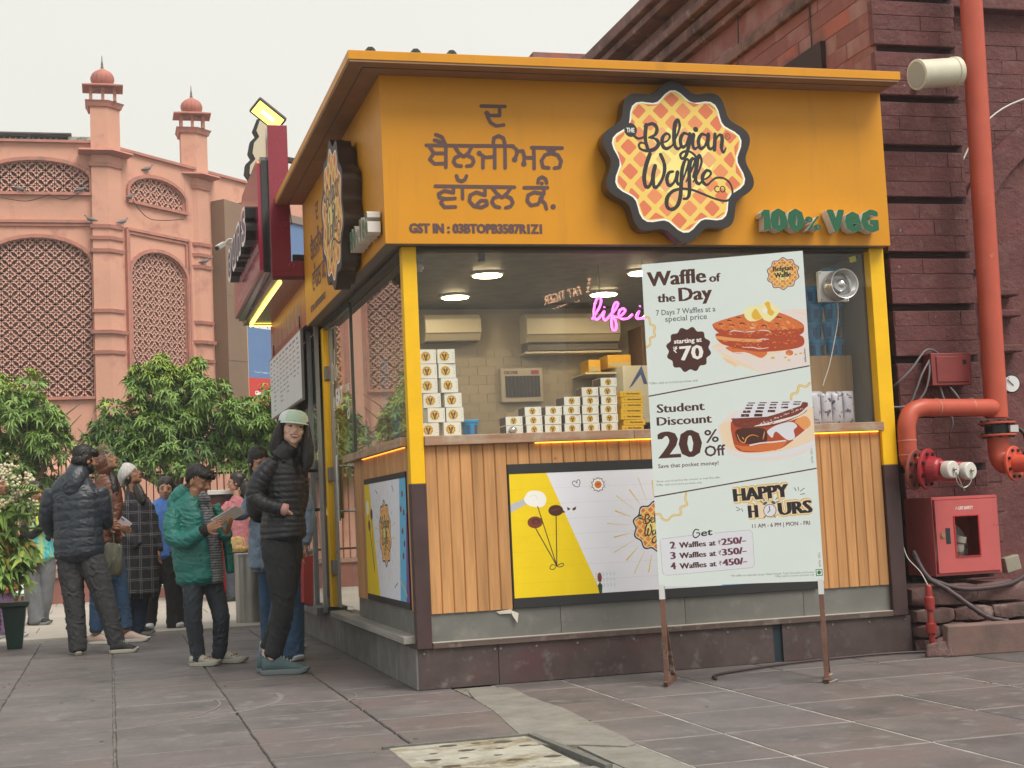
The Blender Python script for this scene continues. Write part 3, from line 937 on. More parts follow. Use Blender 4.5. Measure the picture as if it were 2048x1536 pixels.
b=MB();b.box(-57,-27,-.03,57,-5.0,-.008);b.box(-57,-5,-.03,-5.45,6.38,-.008)
b.build('plaza_surface',SLAB,parent=ground)
b=MB();b.box(-57,17.3,-.03,57,30,-.008)
b.build('street_surface',M('asphalt',(.06,.06,.06),.9,bump=(60,.4)),parent=ground)
b=MB()
for k in range(60):
 x,y=r.uniform(-3,3),r.uniform(-2.6,6)
 if x>-.1 and y>-.1:continue
 a=r.uniform(0,3);s_=r.uniform(.003,.008)
 b.prism([(x+s_*2*math.cos(a),y+s_*2*math.sin(a)),(x-s_*math.sin(a),y+s_*math.cos(a)),(x-s_*2*math.cos(a),y-s_*2*math.sin(a)),(x+s_*math.sin(a),y-s_*math.cos(a))],(0,0,0),(1,0,0),(0,1,0),(0,0,1),.002,.005)
tag(b.build('floor_litter',M('dry_leaf_litter',(.16,.12,.07),.9)),kind='stuff',label='specks of dry litter on the paving')
b=MB()
for cx,cy,R,a0,a1,w in((-1.5,.3,.75,-1.35,.15,.03),(-2.0,.2,.9,-1.2,.2,.012),(-.9,.1,.55,-1.0,.5,.008)):
 pl=[]
 for t_ in np.linspace(a0,a1,24):pl.append((cx+(R+w/2)*math.cos(t_),cy+(R+w/2)*math.sin(t_)))
 for t_ in np.linspace(a1,a0,24):pl.append((cx+(R-w/2)*math.cos(t_),cy+(R-w/2)*math.sin(t_)))
 b.prism(pl,(0,0,0),(1,0,0),(0,1,0),(0,0,1),.0,.0022)
b.build('scuff_mark',M('pale_scuff',(.185,.172,.168),.8,var=(60,.3)),parent=ground)
# the yellow kiosk
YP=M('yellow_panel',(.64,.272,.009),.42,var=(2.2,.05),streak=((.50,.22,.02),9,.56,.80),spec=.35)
YPOST=M('yellow_post_paint',(.86,.50,.004),.4,var=(8,.05),stain=(34,(.35,.16,.05),.68,.74),spec=.4)
BPOST=M('brown_post_paint',(.055,.028,.03),.5,var=(9,.2),stain=(40,(.3,.25,.23),.72,.78))
BASE=M('brown_stained_metal',(.07,.048,.047),.55,var=(6,.3),stain=[(2.4,(.085,.035,.04),.5,.72),(11,(.17,.16,.15),.56,.78)],bump=(25,.25,.004))
BASES=M('weathered_grey_board',(.17,.165,.165),.7,var=(4,.2),streak=[(.09,.07,.075),6,.45,.7][0:4]if 0 else None,wood=(2,26),stain=(3,(.11,.09,.09),.5,.75))
LEDGE=M('weathered_brown_wood',(.10,.07,.06),.8,wood=(0,24),stain=(12,(.2,.17,.15),.55,.7),bump=(30,.4))
LEDGES=M('weathered_grey_ledge',(.30,.28,.26),.8,wood=(1,20),bump=(30,.4))
PLANK=M('pine_plank',(.53,.27,.105),.55,obj=.14,wood=(2,30),stain=(16,(.16,.07,.025),.70,.76))
SHELF=M('worn_shelf_wood',(.36,.215,.14),.65,wood=(0,34),stain=(7,(.45,.38,.30),.5,.72),bump=(40,.3))
SHELFS=M('worn_shelf_wood_side',(.40,.25,.15),.65,wood=(1,34),stain=(7,(.5,.42,.33),.5,.72),bump=(40,.3))
TILE=M('grey_skirting_tile',(.155,.155,.145),.45,obj=.06,var=(5,.12),stain=(8,(.22,.21,.19),.55,.75))
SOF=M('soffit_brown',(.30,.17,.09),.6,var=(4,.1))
DARK=M('near_black',(.018,.018,.02),.5)
GLS=glass_mat('window_glass',tint=(.97,.98,.975),boost=1.1,dirt=.022)
KG=M('fascia_text_brown','5a4042',.5)
K=thing('kiosk','yellow waffle kiosk with a wood plank counter and large glass windows','kiosk',(1.55,1.7,0))
b=MB()
for x0,x1 in((.0,.468),(.472,2.196),(2.26,3.14)):
 b.box(x0,-.004,0.004,x1,.03,.228)
b.add([(2.196,-.004,.0),(2.2,-.004,0),(2.2,-.004,.2)],[(0,1,2)])
b.build('base_panel',BASE,K)
b=MB();b.box(2.197,.012,.0,2.259,.03,.23);b.build('base_gap',M('dark_blue_gap',(.006,.02,.035),.6),K)
b=MB();b.box(-.012,.0,.004,.0,5.4,.232);b.build('side_base_panel',BASES,K)
b=MB();b.box(.0,.03,.002,3.14,6.1,.228);b.build('plinth',M('plinth_brown',(.07,.05,.05),.8),K)
for x in(.035,.45,.485,.7,.95,1.3,1.6,1.9,2.15,2.3,2.6,2.85,3.1):
 b=MB();b.cyl((x,-.004,.205),(x,-.008,.205),.007,n=8);b.build('rivet',M('dull_steel',(.25,.24,.23),.4,metal=.8),K)
b=MB();b.box(.085,-.022,.230,3.06,.08,.262);b.build('front_ledge',LEDGE,K,bev=.003)
b=MB();b.box(.085,-.018,.2625,3.06,.03,.2665);b.build('ledge_edge_strip',M('pale_sealant',(.5,.47,.42),.6),K)
b=MB();b.box(-.075,.03,.262,.04,2.9,.305);b.build('side_ledge',LEDGES,K,bev=.004)
b=MB();b.box(-.012,.03,.234,.03,5.4,.26);b.build('side_skirt',M('skirt_dark_wood',(.1,.085,.08),.8,wood=(1,30)),K)
for x0,x1 in((.08,.86),(.863,1.64),(1.643,2.42),(2.423,3.02)):
 b=MB();b.box(x0,.012,.267,x1,.03,.425);b.build('skirting_tile',TILE,K)
for y0,y1 in((.04,.72),(.723,1.4),(1.403,2.03)):
 b=MB();b.box(.012,y0,.306,.03,y1,.445);b.build('skirting_tile',TILE,K)
def post(x0,y0,x1,y1,zb=.232,zs=1.17,zt=2.548):
 b=MB();b.box(x0,y0,zs,x1,y1,zt);p_=b.build('post',YPOST,K,bev=.003)
 b=MB();b.box(x0-.001,y0-.001,zb,x1+.001,y1+.001,zs);b.build('post_foot',BPOST,K,bev=.003)
post(-.005,-.025,.08,.05)
post(3.015,-.025,3.115,.05)
b=MB();b.box(.0,3.3,.31,.17,3.42,2.52);b.build('door_post',YPOST,K,bev=.003)
pm={}
rp=random.Random(5)
def plank(x,z0,z1,side=False,w=.0705):
 key=(round(z1-z0,3),side,round(w,3))
 if key not in pm:
  h=z1-z0
  d=.012
  q=[(-w/2+.0008,0),(-w/2+.0008,d*.55),(-w/2+.006,d),(w/2-.006,d),(w/2-.0008,d*.55),(w/2-.0008,0)]
  vs=[((a,-c,zz)if not side else(-c,-a,zz))for zz in(0,h)for a,c in q]
  n=len(q)
  fs=[(i,(i+1)%n,n+(i+1)%n,n+i)for i in range(n)]+[tuple(range(n-1,-1,-1)),tuple(range(n,2*n))]
  me=bpy.data.meshes.new('plank');me.from_pydata(vs,[],fs);me.materials.append(PLANK)
  pm[key]=me
 o=bpy.data.objects.new('plank',pm[key]);COL.objects.link(o);o.parent=K
 kx,ky,kz=WL[K.name]
 j=rp.uniform(-.0012,.0012)
 o.location=((x-kx,.012+j-ky,z0-kz)if not side else(.012+j-kx,x-ky,z0-kz))
 return o
n=42
for k in range(n):
 x=.0835+.035+k*(2.93/n)
 w=2.93/n
 if x<.57:plank(x,.425,1.385,w=w)
 elif x<2.52:plank(x,1.262,1.385,w=w)
 else:plank(x,.425,1.385,w=w)
for k in range(28):
 y=.055+.035+k*.07
 if y<.14 or y>1.6:plank(y,.445,1.39,True,.07)
 else:plank(y,1.25,1.39,True,.07)
b=MB();b.box(.03,.035,.24,.045,2.02,1.4);b.box(.03,.03,.24,3.1,.045,1.4);b.build('counter_backing',DARK,K)
b=MB();b.box(.082,-.038,1.386,1.36,.27,1.442);b.box(1.362,-.037,1.386,3.03,.27,1.4415);b.build('counter_shelf',SHELF,K,bev=.004)
b=MB();b.box(-.045,.052,1.39,.2,2.2,1.443);b.build('side_counter_shelf',SHELFS,K,bev=.004)
WARM=M('warm_strip_light',(1.0,.40,.03),.5,emit=3.2)
b=MB();b.box(.75,-.012,1.3805,3.0,-.002,1.3857);b.build('strip_light',WARM,K)
b=MB();b.box(-.010,.12,1.3845,-.004,1.6,1.3895);b.build('strip_light',M('dim_strip_light',(1.0,.36,.035),.5,emit=2.0),K)
W_,H_=1.925,.72
A=poster_art(W_,H_)
pp=A.build('poster',(.583,-.003,.485),(1,0,0),(0,0,1),K)
b=MB();b.box(.575,-.004,1.205,2.51,.012,1.262);b.box(.575,-.004,.428,2.51,.012,.485);b.box(.575,.0,.485,2.51,.012,1.205)
b.build('poster_border',M('border_black',(.02,.02,.022),.55),K)
A=side_poster_art(1.43,.73)
A.build('poster',(-.003,1.585,.487),(0,-1,0),(0,0,1),K)
b=MB();b.box(-.004,.15,1.215,.012,1.595,1.25);b.box(-.004,.15,.447,.012,1.595,.487);b.box(.0,.15,.487,.012,1.59,1.215)
b.build('poster_border',BORD if 'BORD' in globals()else MATS['border_black'],K)
b=MB()
b.add([(.47,.005,.415),(.56,-.004,.425),(.565,-.006,.40),(.49,.004,.40)],[(0,1,2,3)])
b.add([(.555,-.004,.42),(.6,-.01,.40),(.59,-.014,.345),(.565,-.01,.385)],[(0,1,2,3)])
b.build('torn_tape',M('torn_paper',(.6,.56,.48),.8),K)
FZ0,FZ1=2.548,3.535
b=MB();b.box(-.114,-.114,FZ0,3.116,-.105,FZ1);b.build('front_fascia',YP,K)
b=MB();b.box(-.114,-.1045,FZ0,-.105,3.40,FZ1);b.build('side_fascia',YP,K)
b=MB();b.box(3.107,-.1045,FZ0,3.116,1.6,FZ1);b.build('end_fascia',YP,K);b=MB();b.box(-.1045,3.38,FZ0,.3,3.399,FZ1);b.build('end_fascia',YP,K)
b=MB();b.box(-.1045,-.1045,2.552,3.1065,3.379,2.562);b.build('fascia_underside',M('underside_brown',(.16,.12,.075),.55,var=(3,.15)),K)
b=MB();b.box(-.108,-.108,2.5445,3.11,-.06,2.5515);b.box(-.108,-.0595,2.5445,-.045,3.37,2.5515);b.build('fascia_trim',M('trim_grey_brown',(.2,.17,.15),.5),K)
b=MB();b.box(.0,-.01,2.53,3.1,.05,2.5515);b.box(-.005,.051,2.53,.05,3.3,2.5515);b.build('window_head',M('head_dark',(.06,.05,.04),.5),K)
b=MB();b.box(-.33,-.35,3.548,3.13,3.40,3.6);b.build('roof',YP,K,bev=.002)
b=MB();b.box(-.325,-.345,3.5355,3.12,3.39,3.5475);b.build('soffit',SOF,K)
b=MB();b.box(-.235,-.25,3.532,3.1,-.244,3.5354);b.box(-.235,-.244,3.532,-.229,3.38,3.5354);b.build('soffit_seam',M('seam_brown',(.12,.08,.06),.6),K)
def letters(txt,o,U,V,w,caph,nib,name='lettering',mat=KG,parent=K,capunit=.69):
 A=Art(3,1);A.yup=True
 A.text(txt,(0.0,.3),(w,.3),caph,mat,nib,capunit=capunit)
 oo=np.array(o)-np.array(V)*.3
 return A.build(name,oo,U,V,parent,clip=False)
FN,FSs=((1,0,0),(0,0,1)),((0,-1,0),(0,0,1))
def fasc(x,z):return(x,-.1165,z)
def fass(y,z):return(-.1165,y,z)
GUR=[[(797,283),(985,287)],[(943,290),(943,358),(868,358),(842,338)],[(842,338),(850,372),(872,415),(915,440),(975,432)],[(365,592),(720,596),(1050,598)],[(393,606),(425,655),(512,655)],[(425,655),(393,702),(430,738),(505,735)],[(520,594),(520,766)],[(440,508),(490,528),(518,590)],[(430,552),(468,562),(497,592)],[(592,606),(620,650),(660,682),(700,650),(722,604)],[(640,668),(592,690),(580,722),(600,750),(640,756)],[(682,668),(728,690),(740,722),(722,752),(685,756)],[(780,655),(830,688),(905,682)],[(812,684),(812,770)],[(905,598),(905,770)],[(893,576),(898,535),(935,518),(972,535),(985,580),(987,770)],[(1045,600),(1075,625),(1080,660),(1062,700)],[(1078,640),(1125,636),(1138,680),(1134,735)],[(1140,690),(1212,690)],[(1213,612),(1215,775)],[(1195,610),(1435,614)],[(1318,622),(1350,652),(1382,622)],[(1330,770),(1285,765),(1272,715),(1300,668),(1350,655),(1400,668),(1428,715),(1415,765),(1375,772)],[(437,914),(1060,922)],[(580,925),(580,966),(510,950),(462,975),(470,1005),(520,1014),(592,1010)],[(500,1016),(480,1045),(510,1080),(595,1077)],[(650,925),(652,1012)],[(603,832),(615,866),(645,876),(670,862),(682,834)],[(828,925),(828,985),(760,962),(712,985),(705,1030),(740,1072),(800,1082),(845,1060),(840,1030),(795,1028),(762,1060)],[(888,930),(920,970),(962,1004),(1002,970),(1030,930)],[(942,990),(895,1008),(882,1040),(905,1072),(942,1082)],[(985,990),(1032,1008),(1048,1045),(1030,1074),(992,1084)],[(1137,926),(1320,926)],[(1292,928),(1292,975),(1215,962),(1168,985),(1160,1030),(1190,1066),(1245,1055),(1280,1000)],[(1290,975),(1262,1012),(1300,1050),(1312,1092)],[(1245,888),(1252,856),(1278,842),(1305,858),(1314,888)]]
GH=homog(((0,0),(2048,0),(2048,1497),(0,1497)),((-.108,3.564),(1.496,3.623),(1.428,2.452),(-.152,2.451)))
for(o_,U_)in(((0,-.1165,0),(1,0,0)),((-.1165,3.15,0),(0,-1,0))):
 A=Art(3,4,GH)
 for g_ in GUR:A.stroke(g_,29,KG,n=8)
 for c_,r_ in(((1062,704),22),((1134,738),22),((842,340),20),((783,655),20),((1276,892),15),((1365,1076),21)):A.ell(c_,r_,r_,KG,12)
 A.build('lettering',o_,U_,(0,0,1),K,clip=False)
letters('GST IN : 03BTOPB3587R1Z1',fasc(.025,2.612),*FN,.80,.052,(.18,.1))
letters('GST IN : 03BTOPB3587R1Z1',fass(3.1,2.612),*FSs,.80,.045,(.18,.1))
SIDEB=M('sign_side_brown',(.045,.026,.02),.35,coat=.3)
def round_sign(c,U,Wd,label):
 """c centre on the wall plane; U right, Wd outwards"""
 t=thing('round_sign',label,'sign',tuple(c))
 out=[((x-765)*.000655,(758-y)*.000655)for x,y in scallop(765,758,710,seg=18)]
 o2=[(x*.93,y*.93)for x,y in out]
 b=MB();b.prism(out,c,U,(0,0,1),Wd,.035,.128);b.prism(o2,c,U,(0,0,1),Wd,.002,.035)
 b.build('sign_case',SIDEB,t,smooth=30)
 A=Art(1,1,lambda p:((p[0]-765)*.000655+.5,(758-p[1])*.000655+.5))
 A.poly(scallop(765,758,709,seg=18),INK)
 logo_art(A,lambda p:p)
 cc=np.array(c)+np.array(Wd)*.1285-np.array(U)*.5-np.array((0,0,.5))
 A.build('sign_face',cc,U,(0,0,1),t,clip=False)
 return t
s1=round_sign((1.665,-.114,3.03),(1,0,0),(0,-1,0),'large round scalloped waffle logo sign on the front of the yellow fascia')
s2=round_sign((-.114,1.02,2.955),(0,-1,0),(-1,0,0),'round scalloped waffle logo sign seen edge-on on the side of the fascia')
GREENL=M('letter_green',(.006,.105,.045),.35)
WHL=M('letter_white_side',(.70,.68,.64),.45)
def veg_sign(o,U,Wd,w,label):
 t=thing('raised_lettering',label,'sign',tuple(o))
 x=0
 full=glyphs('100% VeG')[0]
 fx0,fx1=min(a[0]for a in full),max(a[0]for a in full)
 sc=w/(fx1-fx0)
 adv=0
 s='100% VeG'
 widths=[.07,.135,.135,.13,.05,.14,.13,.145]
 tot=sum(widths)
 for ch,wd in zip(s,widths):
  wd=wd/tot*w
  if ch!=' ':
   A=Art(1,1);A.yup=True
   if ch=='1':A.poly([(.215,.2),(.2+wd,.2),(.2+wd,.324),(.222,.324),(.203,.306),(.203,.278),(.220,.285)],GREENL)
   else:A.text(ch,(.2+.002,.2),(.2+wd-.001,.2),.085 if ch=='%' else .124,GREENL,(.05,.02)if ch=='%' else(.22,.12),capunit=.52 if ch=='e' else .69)
   oo=np.array(o,float)+np.array(U)*(adv-.2)-np.array((0,0,.2))
   m=A.build('tmp',(0,0,0),(1,0,0),(0,1,0),None,clip=False)
   V=[tuple(v.co)for v in m.data.vertices]
   F=[tuple(p.vertices)for p in m.data.polygons]
   bpy.data.objects.remove(m)
   cnt={}
   for f in F:
    for a_,b_ in zip(f,f[1:]+f[:1]):cnt[(a_,b_)]=1
   bd=[(a_,b_)for a_,b_ in cnt if(b_,a_)not in cnt]
   Ua,Wa=np.array(U,float),np.array(Wd,float)
   P3=lambda v,d:tuple(oo+Ua*v[0]+np.array((0,0,1.))*v[1]+Wa*d)
   nV=len(V)
   vs=[P3(v,.088)for v in V]+[P3(v,.088)for v in V]+[P3(v,.012)for v in V]
   b=MB();b.add(vs,F)
   b.mat(1).f.extend([(b_+nV,a_+nV,a_+2*nV,b_+2*nV)[::-1]for a_,b_ in bd]);b.m.extend([1]*len(bd))
   b.build('letter',[GREENL,WHL],t)
  adv+=wd
 return t
veg_sign((2.195,-.114,2.625),(1,0,0),(0,-1,0),.80,'raised green vegetarian lettering with white sides at the right of the front fascia')
veg_sign((-.114,.62,2.625),(0,-1,0),(-1,0,0),.66,'raised green vegetarian lettering seen at a slant on the side fascia')
for k,x in enumerate((-.2,.06,.27)):
 t=thing('roof_bracket',['leftmost of three small dark lumps on the front roof edge','middle one of three small dark lumps on the front roof edge','rightmost of three small dark lumps on the front roof edge'][k],'bracket',(x,-.30,3.6),'dark lumps on the kiosk roof')
 b=MB();b.prism([(-.035,0),(.035,0),(.026,.018),(.012,.03),(-.012,.028),(-.026,.012)],(x,-.33,3.6),(1,0,0),(0,0,1),(0,-1,0),-.1,0);b.build('clamp',M('dark_green_metal',(.03,.04,.03),.6),t)
 b=MB();b.cyl((x,-.33,3.606),(x,-.15,3.606),.008,n=6);b.build('bolt',DARK,t)
def pane(x0,y0,z0,x1,y1,z1,parent=K,name='window_pane',mat=GLS):
 b=MB();b.box(x0,y0,z0,x1,y1,z1)
 return b.build(name,mat,parent)
def sheet(name,pts,mat,parent):
 b=MB();b.add(pts,[tuple(range(len(pts)))]);return b.build(name,mat,parent)
sheet('window_pane',[(.08,.028,1.443),(3.016,.028,1.443),(3.016,.028,2.53),(.08,.028,2.53)],GLS,K)
GLS2=glass_mat('side_window_glass',tint=(.93,.96,.95),boost=1.9,dirt=.02)
sheet('window_pane',[(.022,2.02,1.444),(.022,.05,1.444),(.022,.05,2.53),(.022,2.02,2.53)],GLS2,K)
dr=sheet('door',[(.022,3.28,.315),(.022,2.06,.315),(.022,2.06,2.5),(.022,3.28,2.5)],GLS2,K)
b=MB();b.cyl((-.055,2.42,.98),(-.055,2.42,1.46),.013,n=10)
for z in(1.05,1.38):b.cyl((-.055,2.42,z),(.02,2.42,z),.008,n=8)
b.build('handle',M('brushed_steel',(.5,.5,.5),.25,metal=1),dr,smooth=1)
for z in(2.15,1.35,.62):b=MB();b.box(.0,3.22,z-.055,.03,3.31,z+.055);b.build('hinge',M('hinge_steel',(.22,.2,.19),.35,metal=.9),dr,bev=.004)
b=MB();b.box(.012,2.03,.31,.034,2.055,2.5);b.box(.012,2.056,2.5,.034,3.3,2.53);b.build('door_edge',M('edge_green_grey',(.05,.06,.055),.3),K)
WV=M('window_vinyl',(.8,.8,.78),.5)
A=Art(2,3);A.yup=True
A.stroke([(.35,1.86),(.28,1.9),(.26,1.8),(.31,1.74),(.36,1.78),(.40,1.96),(.42,1.98),(.40,1.80),(.44,1.76),(.48,1.84),(.5,1.86),(.52,1.78),(.58,1.84)],.012,WV,smooth=4)
A.text('EAT',(.42,1.56),(.78,1.56),.12,WV,(.15,.1));A.text('@',(.28,1.55),(.38,1.55),.08,WV)
A.stroke([(.46,1.42),(.5,1.34),(.44,1.28),(.4,1.2),(.36,1.1)],.012,WV,smooth=4)
A.text('THE',(.9,1.62),(1.08,1.62),.05,WV,(.1,.05))
A.stroke([(.9,1.54),(.98,1.58),(1.02,1.5),(.95,1.46),(1.0,1.42),(1.08,1.5)],.014,WV,smooth=4)
A.build('door_lettering',(.0195,3.28,.3),(0,-1,0),(0,0,1),dr,clip=False)
IN=thing('kiosk_interior','dim beige tiled room inside the yellow kiosk behind the glass','interior',(1.55,1.3,.25))
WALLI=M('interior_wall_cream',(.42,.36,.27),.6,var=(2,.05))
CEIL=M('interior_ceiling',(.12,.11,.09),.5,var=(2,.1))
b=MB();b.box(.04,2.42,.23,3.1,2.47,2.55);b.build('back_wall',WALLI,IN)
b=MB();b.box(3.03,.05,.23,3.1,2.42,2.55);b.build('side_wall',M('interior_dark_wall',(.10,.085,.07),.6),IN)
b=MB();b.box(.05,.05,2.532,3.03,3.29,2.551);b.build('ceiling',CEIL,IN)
b=MB();b.box(.05,.05,.229,3.03,3.3,.24);b.build('floor',M('interior_floor',(.25,.22,.19),.4),IN)
b=MB();b.box(.17,3.29,.24,3.03,3.36,2.55);b.build('rear_wall',WALLI,IN)
tm=None
for j in range(18):
 z=1.33+j*.0695
 for i in range(16):
  x=.13+i*.139+(j%2)*.07
  if z>2.2 or x>2.28:continue
  if tm is None:
   q=MB();q.box(-.0675,-.004,0,.0675,0,.0665);tm=bpy.data.meshes.new('wall_tile');tm.from_pydata(q.v,[],q.f)
   tm.materials.append(M('wall_tile_beige',(.40,.345,.265),.35,obj=.05))
  o=bpy.data.objects.new('wall_tile',tm);COL.objects.link(o);o.parent=IN
  o.location=(x-1.55,2.42-1.3,z-.25)
def ceil_light(x,y,label,e=55):
 t=thing('ceiling_light',label,'ceiling light',(x,y,2.53),'round lights in the kiosk ceiling')
 b=MB();b.lathe([(.11,0),(.11,-.012),(.097,-.016)],(x,y,2.531),n=20);b.build('trim',M('lamp_trim',(.6,.58,.5),.4),t,smooth=1)
 b=MB();b.lathe([(.093,0),(.093,-.003)],(x,y,2.514),n=20);b.build('diffuser',M('lamp_warm_white',(1.0,.78,.44),.4,emit=e),t)
for x,y,l in((.72,.8,'round lit ceiling light nearest the window on the left'),(.72,1.72,'round lit ceiling light above the left air conditioner'),(1.8,1.63,'round lit ceiling light behind the pink neon sign'),(1.76,.72,'round lit ceiling light half hidden by the offer board'),(2.6,1.2,'round ceiling light behind the offer board at the right'),(.6,2.9,'round ceiling light inside near the glass door')):
 ceil_light(x,y,l)
ACW=M('appliance_cream',(.62,.56,.42),.35)
def ac(x0,x1,z0,z1,y,label):
 t=thing('air_conditioner',label,'air conditioner',((x0+x1)/2,y,z0))
 prof=[(0,z0),(.0,z1),(-.16,z1),(-.2,z1-.04),(-.2,z0+.06),(-.15,z0)]
 b=MB();vs=[(x,y+a,c)for x in(x0,x1)for a,c in prof];n=len(prof)
 b.add(vs,[tuple(range(n)),tuple(range(2*n-1,n-1,-1))]+[(i,n+i,n+(i+1)%n,(i+1)%n)for i in range(n)]);b.build('body',ACW,t,bev=.008)
 b=MB();b.box(x0+.02,y-.19,z0-.004,x1-.02,y-.06,z0+.002);b.box(x0+.01,y-.204,z0+.055,x1-.01,y-.2,z0+.06);b.build('louvre',M('louvre_grey',(.12,.11,.10),.5),t)
ac(.60,1.03,2.27,2.47,2.415,'cream split air conditioner on the back wall, the left one')
ac(1.38,2.13,2.25,2.47,2.415,'long cream air conditioner on the back wall left of the pink neon sign')
t=thing('exhaust_hood','flat steel hood with a dark grille under the long air conditioner','hood',(1.75,2.3,2.18))
b=MB();b.box(1.39,2.25,2.19,2.11,2.415,2.245);b.build('grille',M('louvre_grey'),t);b=MB();b.box(1.37,2.23,2.165,2.13,2.415,2.18);b.build('lip',ACW,t)
t=thing('insect_killer','silver insect killer box with a dark grid on the tiled back wall','insect killer',(1.36,2.38,1.81))
b=MB();b.box(1.20,2.36,1.81,1.53,2.414,2.07);b.build('case',M('insect_case',(.45,.40,.34),.4,metal=.3),t,bev=.006)
b=MB();b.box(1.235,2.352,1.85,1.505,2.3595,2.01);b.build('grid',M('grid_dark',(.03,.03,.045),.4),t)
b=MB()
for k in range(9):b.box(1.25+k*.029,2.348,1.85,1.252+k*.029,2.3518,2.01)
b.build('bar',M('grid_bar',(.2,.19,.2),.4,metal=.8),t)
letters('OSCONE',(1.225,2.3588,2.025),(1,0,0),(0,0,1),.11,.024,(.1,.05),mat=M('case_text',(.08,.05,.05),.5),parent=t)
b=MB();b.box(1.44,2.3575,2.02,1.5,2.3598,2.05);b.build('sticker',M('case_sticker',(.35,.05,.1),.5),t)
for x0,x1,z0,z1,l in((1.815,1.91,2.0,2.095,'yellow snack box on the rear shelf, the smaller'),(1.97,2.155,2.03,2.13,'long yellow snack box on the rear shelf, the larger')):
 t=thing('snack_box',l,'box',((x0+x1)/2,2.2,z0))
 b=MB();b.box(x0,2.1,z0,x1,2.3,z1);b.build('carton',M('carton_yellow',(.75,.42,.03),.5),t,bev=.004)
 b=MB();b.box(x0+.01,2.095,z0+.01,x1-.02,2.0995,z0+.04);b.build('print_band',M('carton_cream',(.5,.45,.3),.5),t)
t=thing('rear_shelf','steel shelf on the back wall under the yellow snack boxes','shelf',(2.0,2.3,2.0))
b=MB();b.box(1.78,2.08,1.985,2.42,2.415,1.999);b.build('board',ACW,t)
t=thing('appliance_box','white appliance carton with a blue mark half hidden by the offer board','carton',(2.2,2.0,1.86))
b=MB();b.box(2.03,1.95,1.6,2.6,2.3,2.03);b.build('carton',M('carton_white',(.6,.6,.55),.5),t,bev=.004)
A=Art(1,1);A.yup=True;bl=M('mark_blue',(.05,.1,.3),.5)
A.poly([(.0,.03),(.11,.2),(.15,.06),(.12,.06),(.1,.13),(.03,.05)],bl);A.text('dvance',(.16,.08),(.4,.08),.07,bl,(.08,.05));A.build('mark',(2.07,1.9485,1.83),(1,0,0),(0,0,1),t,clip=False)
t=thing('wooden_cupboard','dark wooden cupboard panel beside the neon sign inside the kiosk','cupboard',(2.35,2.2,.24))
b=MB();b.box(2.25,2.1,.24,2.75,2.4,2.35);b.build('carcass',M('cupboard_brown',(.16,.075,.035),.5,wood=(2,12)),t,bev=.004);b=MB();b.box(2.27,2.085,.3,2.73,2.0995,2.3);b.build('door',M('cupboard_brown'),t)
def small_logo(A,x,y,r,detail=6):
 A.poly(scallop(x,y,r,10,.08,90,3),GOLD);A.poly(scallop(x,y,r*.84,10,.08,90,3),RB)
 A.poly(scallop(x,y,r*.74,10,.08,90,3),BUT2)
 for q in((-.3,-.25),(.3,-.25),(0,.5)):A.ell((x+q[0]*r,y+q[1]*r),r*.22,r*.3,CHO,6)
 A.stroke([(x-.3*r,y-.3*r),(x-.25*r,y+.3*r),(x,y-.1*r),(x+.25*r,y+.3*r),(x+.3*r,y-.3*r)],r*.16,CHO,n=5)
BOXW=M('box_card_cream',(.84,.83,.74),.5,var=(7,.03))
BOXS=M('box_card_brown',(.12,.07,.055),.55)
def waffle_box_mesh(w,h,d,tall):
 b=MB()
 b.box(-w/2,-d/2,0,w/2,d/2,h-.002)
 b.mat(1).box(-w/2+.002,-d/2+.002,h-.002,w/2-.002,d/2-.002,h)
 b.box(-w/2-.0008,-d/2+.006,.004,-w/2-.0001,d/2-.006,h-.004)if not tall else None
 return b
def mk_box(w,h,d,tall,nm,label,group):
 t=thing(nm,label,'box',(0,0,-50),group)
 b=waffle_box_mesh(w,h,d,tall)
 b.v=[(x,y,z-50)for x,y,z in b.v]
 b.build('carton',[BOXW,BOXS],t,bev=.0015)
 A=Art(w,h,lambda p:(p[0],h-p[1]))
 small_logo(A,w*(.40 if tall else .46),h*.5,h*(.33 if tall else .36))
 for q in(.3,.5,.68):A.ell((w*.9,h*q),w*.02,w*.02,CHO,6)
 A.build('print',(-w/2,-d/2-.0012,-50),(1,0,0),(0,0,1),t)
 return t
TALL=[(0.099,0.202,1.9,1.988),(0.101,0.202,1.813,1.898),(0.102,0.207,1.725,1.813),(0.12,0.227,1.636,1.724),(0.146,0.236,1.549,1.633),(0.104,0.207,1.465,1.547),(0.216,0.324,1.897,1.987),(0.215,0.319,1.811,1.896),(0.222,0.324,1.723,1.811),(0.246,0.347,1.636,1.724),(0.254,0.362,1.548,1.634),(0.229,0.339,1.462,1.544)]
SMALL=[(.615,.714,2),(.733,.834,3),(.856,.96,3),(.97,1.08,4),(1.095,1.203,5),(1.217,1.317,6)]
ORD=['top','second from the top','third from the top','fourth from the top','fifth from the top','bottom']
rb=random.Random(11)
proto=mk_box(.104,.0865,.104,True,'waffle_box','x','tall cream boxes stacked in the left window corner')
first=True
for k,(x0,x1,z0,z1)in enumerate(TALL):
 col,row=k//6,k%6
 lab='%s tall cream box of the %s stack beside the post'%(ORD[row],['left','right'][col])
 loc=((x0+x1)/2,.175+rb.uniform(-.004,.004),1.4425+(5-row)*.0868)
 if first:proto.location=loc;proto.rotation_euler=(0,0,.06);proto['label']=lab;first=False
 else:copy_tree(proto,None,loc,rb.uniform(-.1,.12),lab)
proto=mk_box(.102,.0545,.15,False,'waffle_box','x','low cream boxes stacked in steps in the middle of the window')
first=True
SN=['first','second','third','fourth','fifth','sixth']
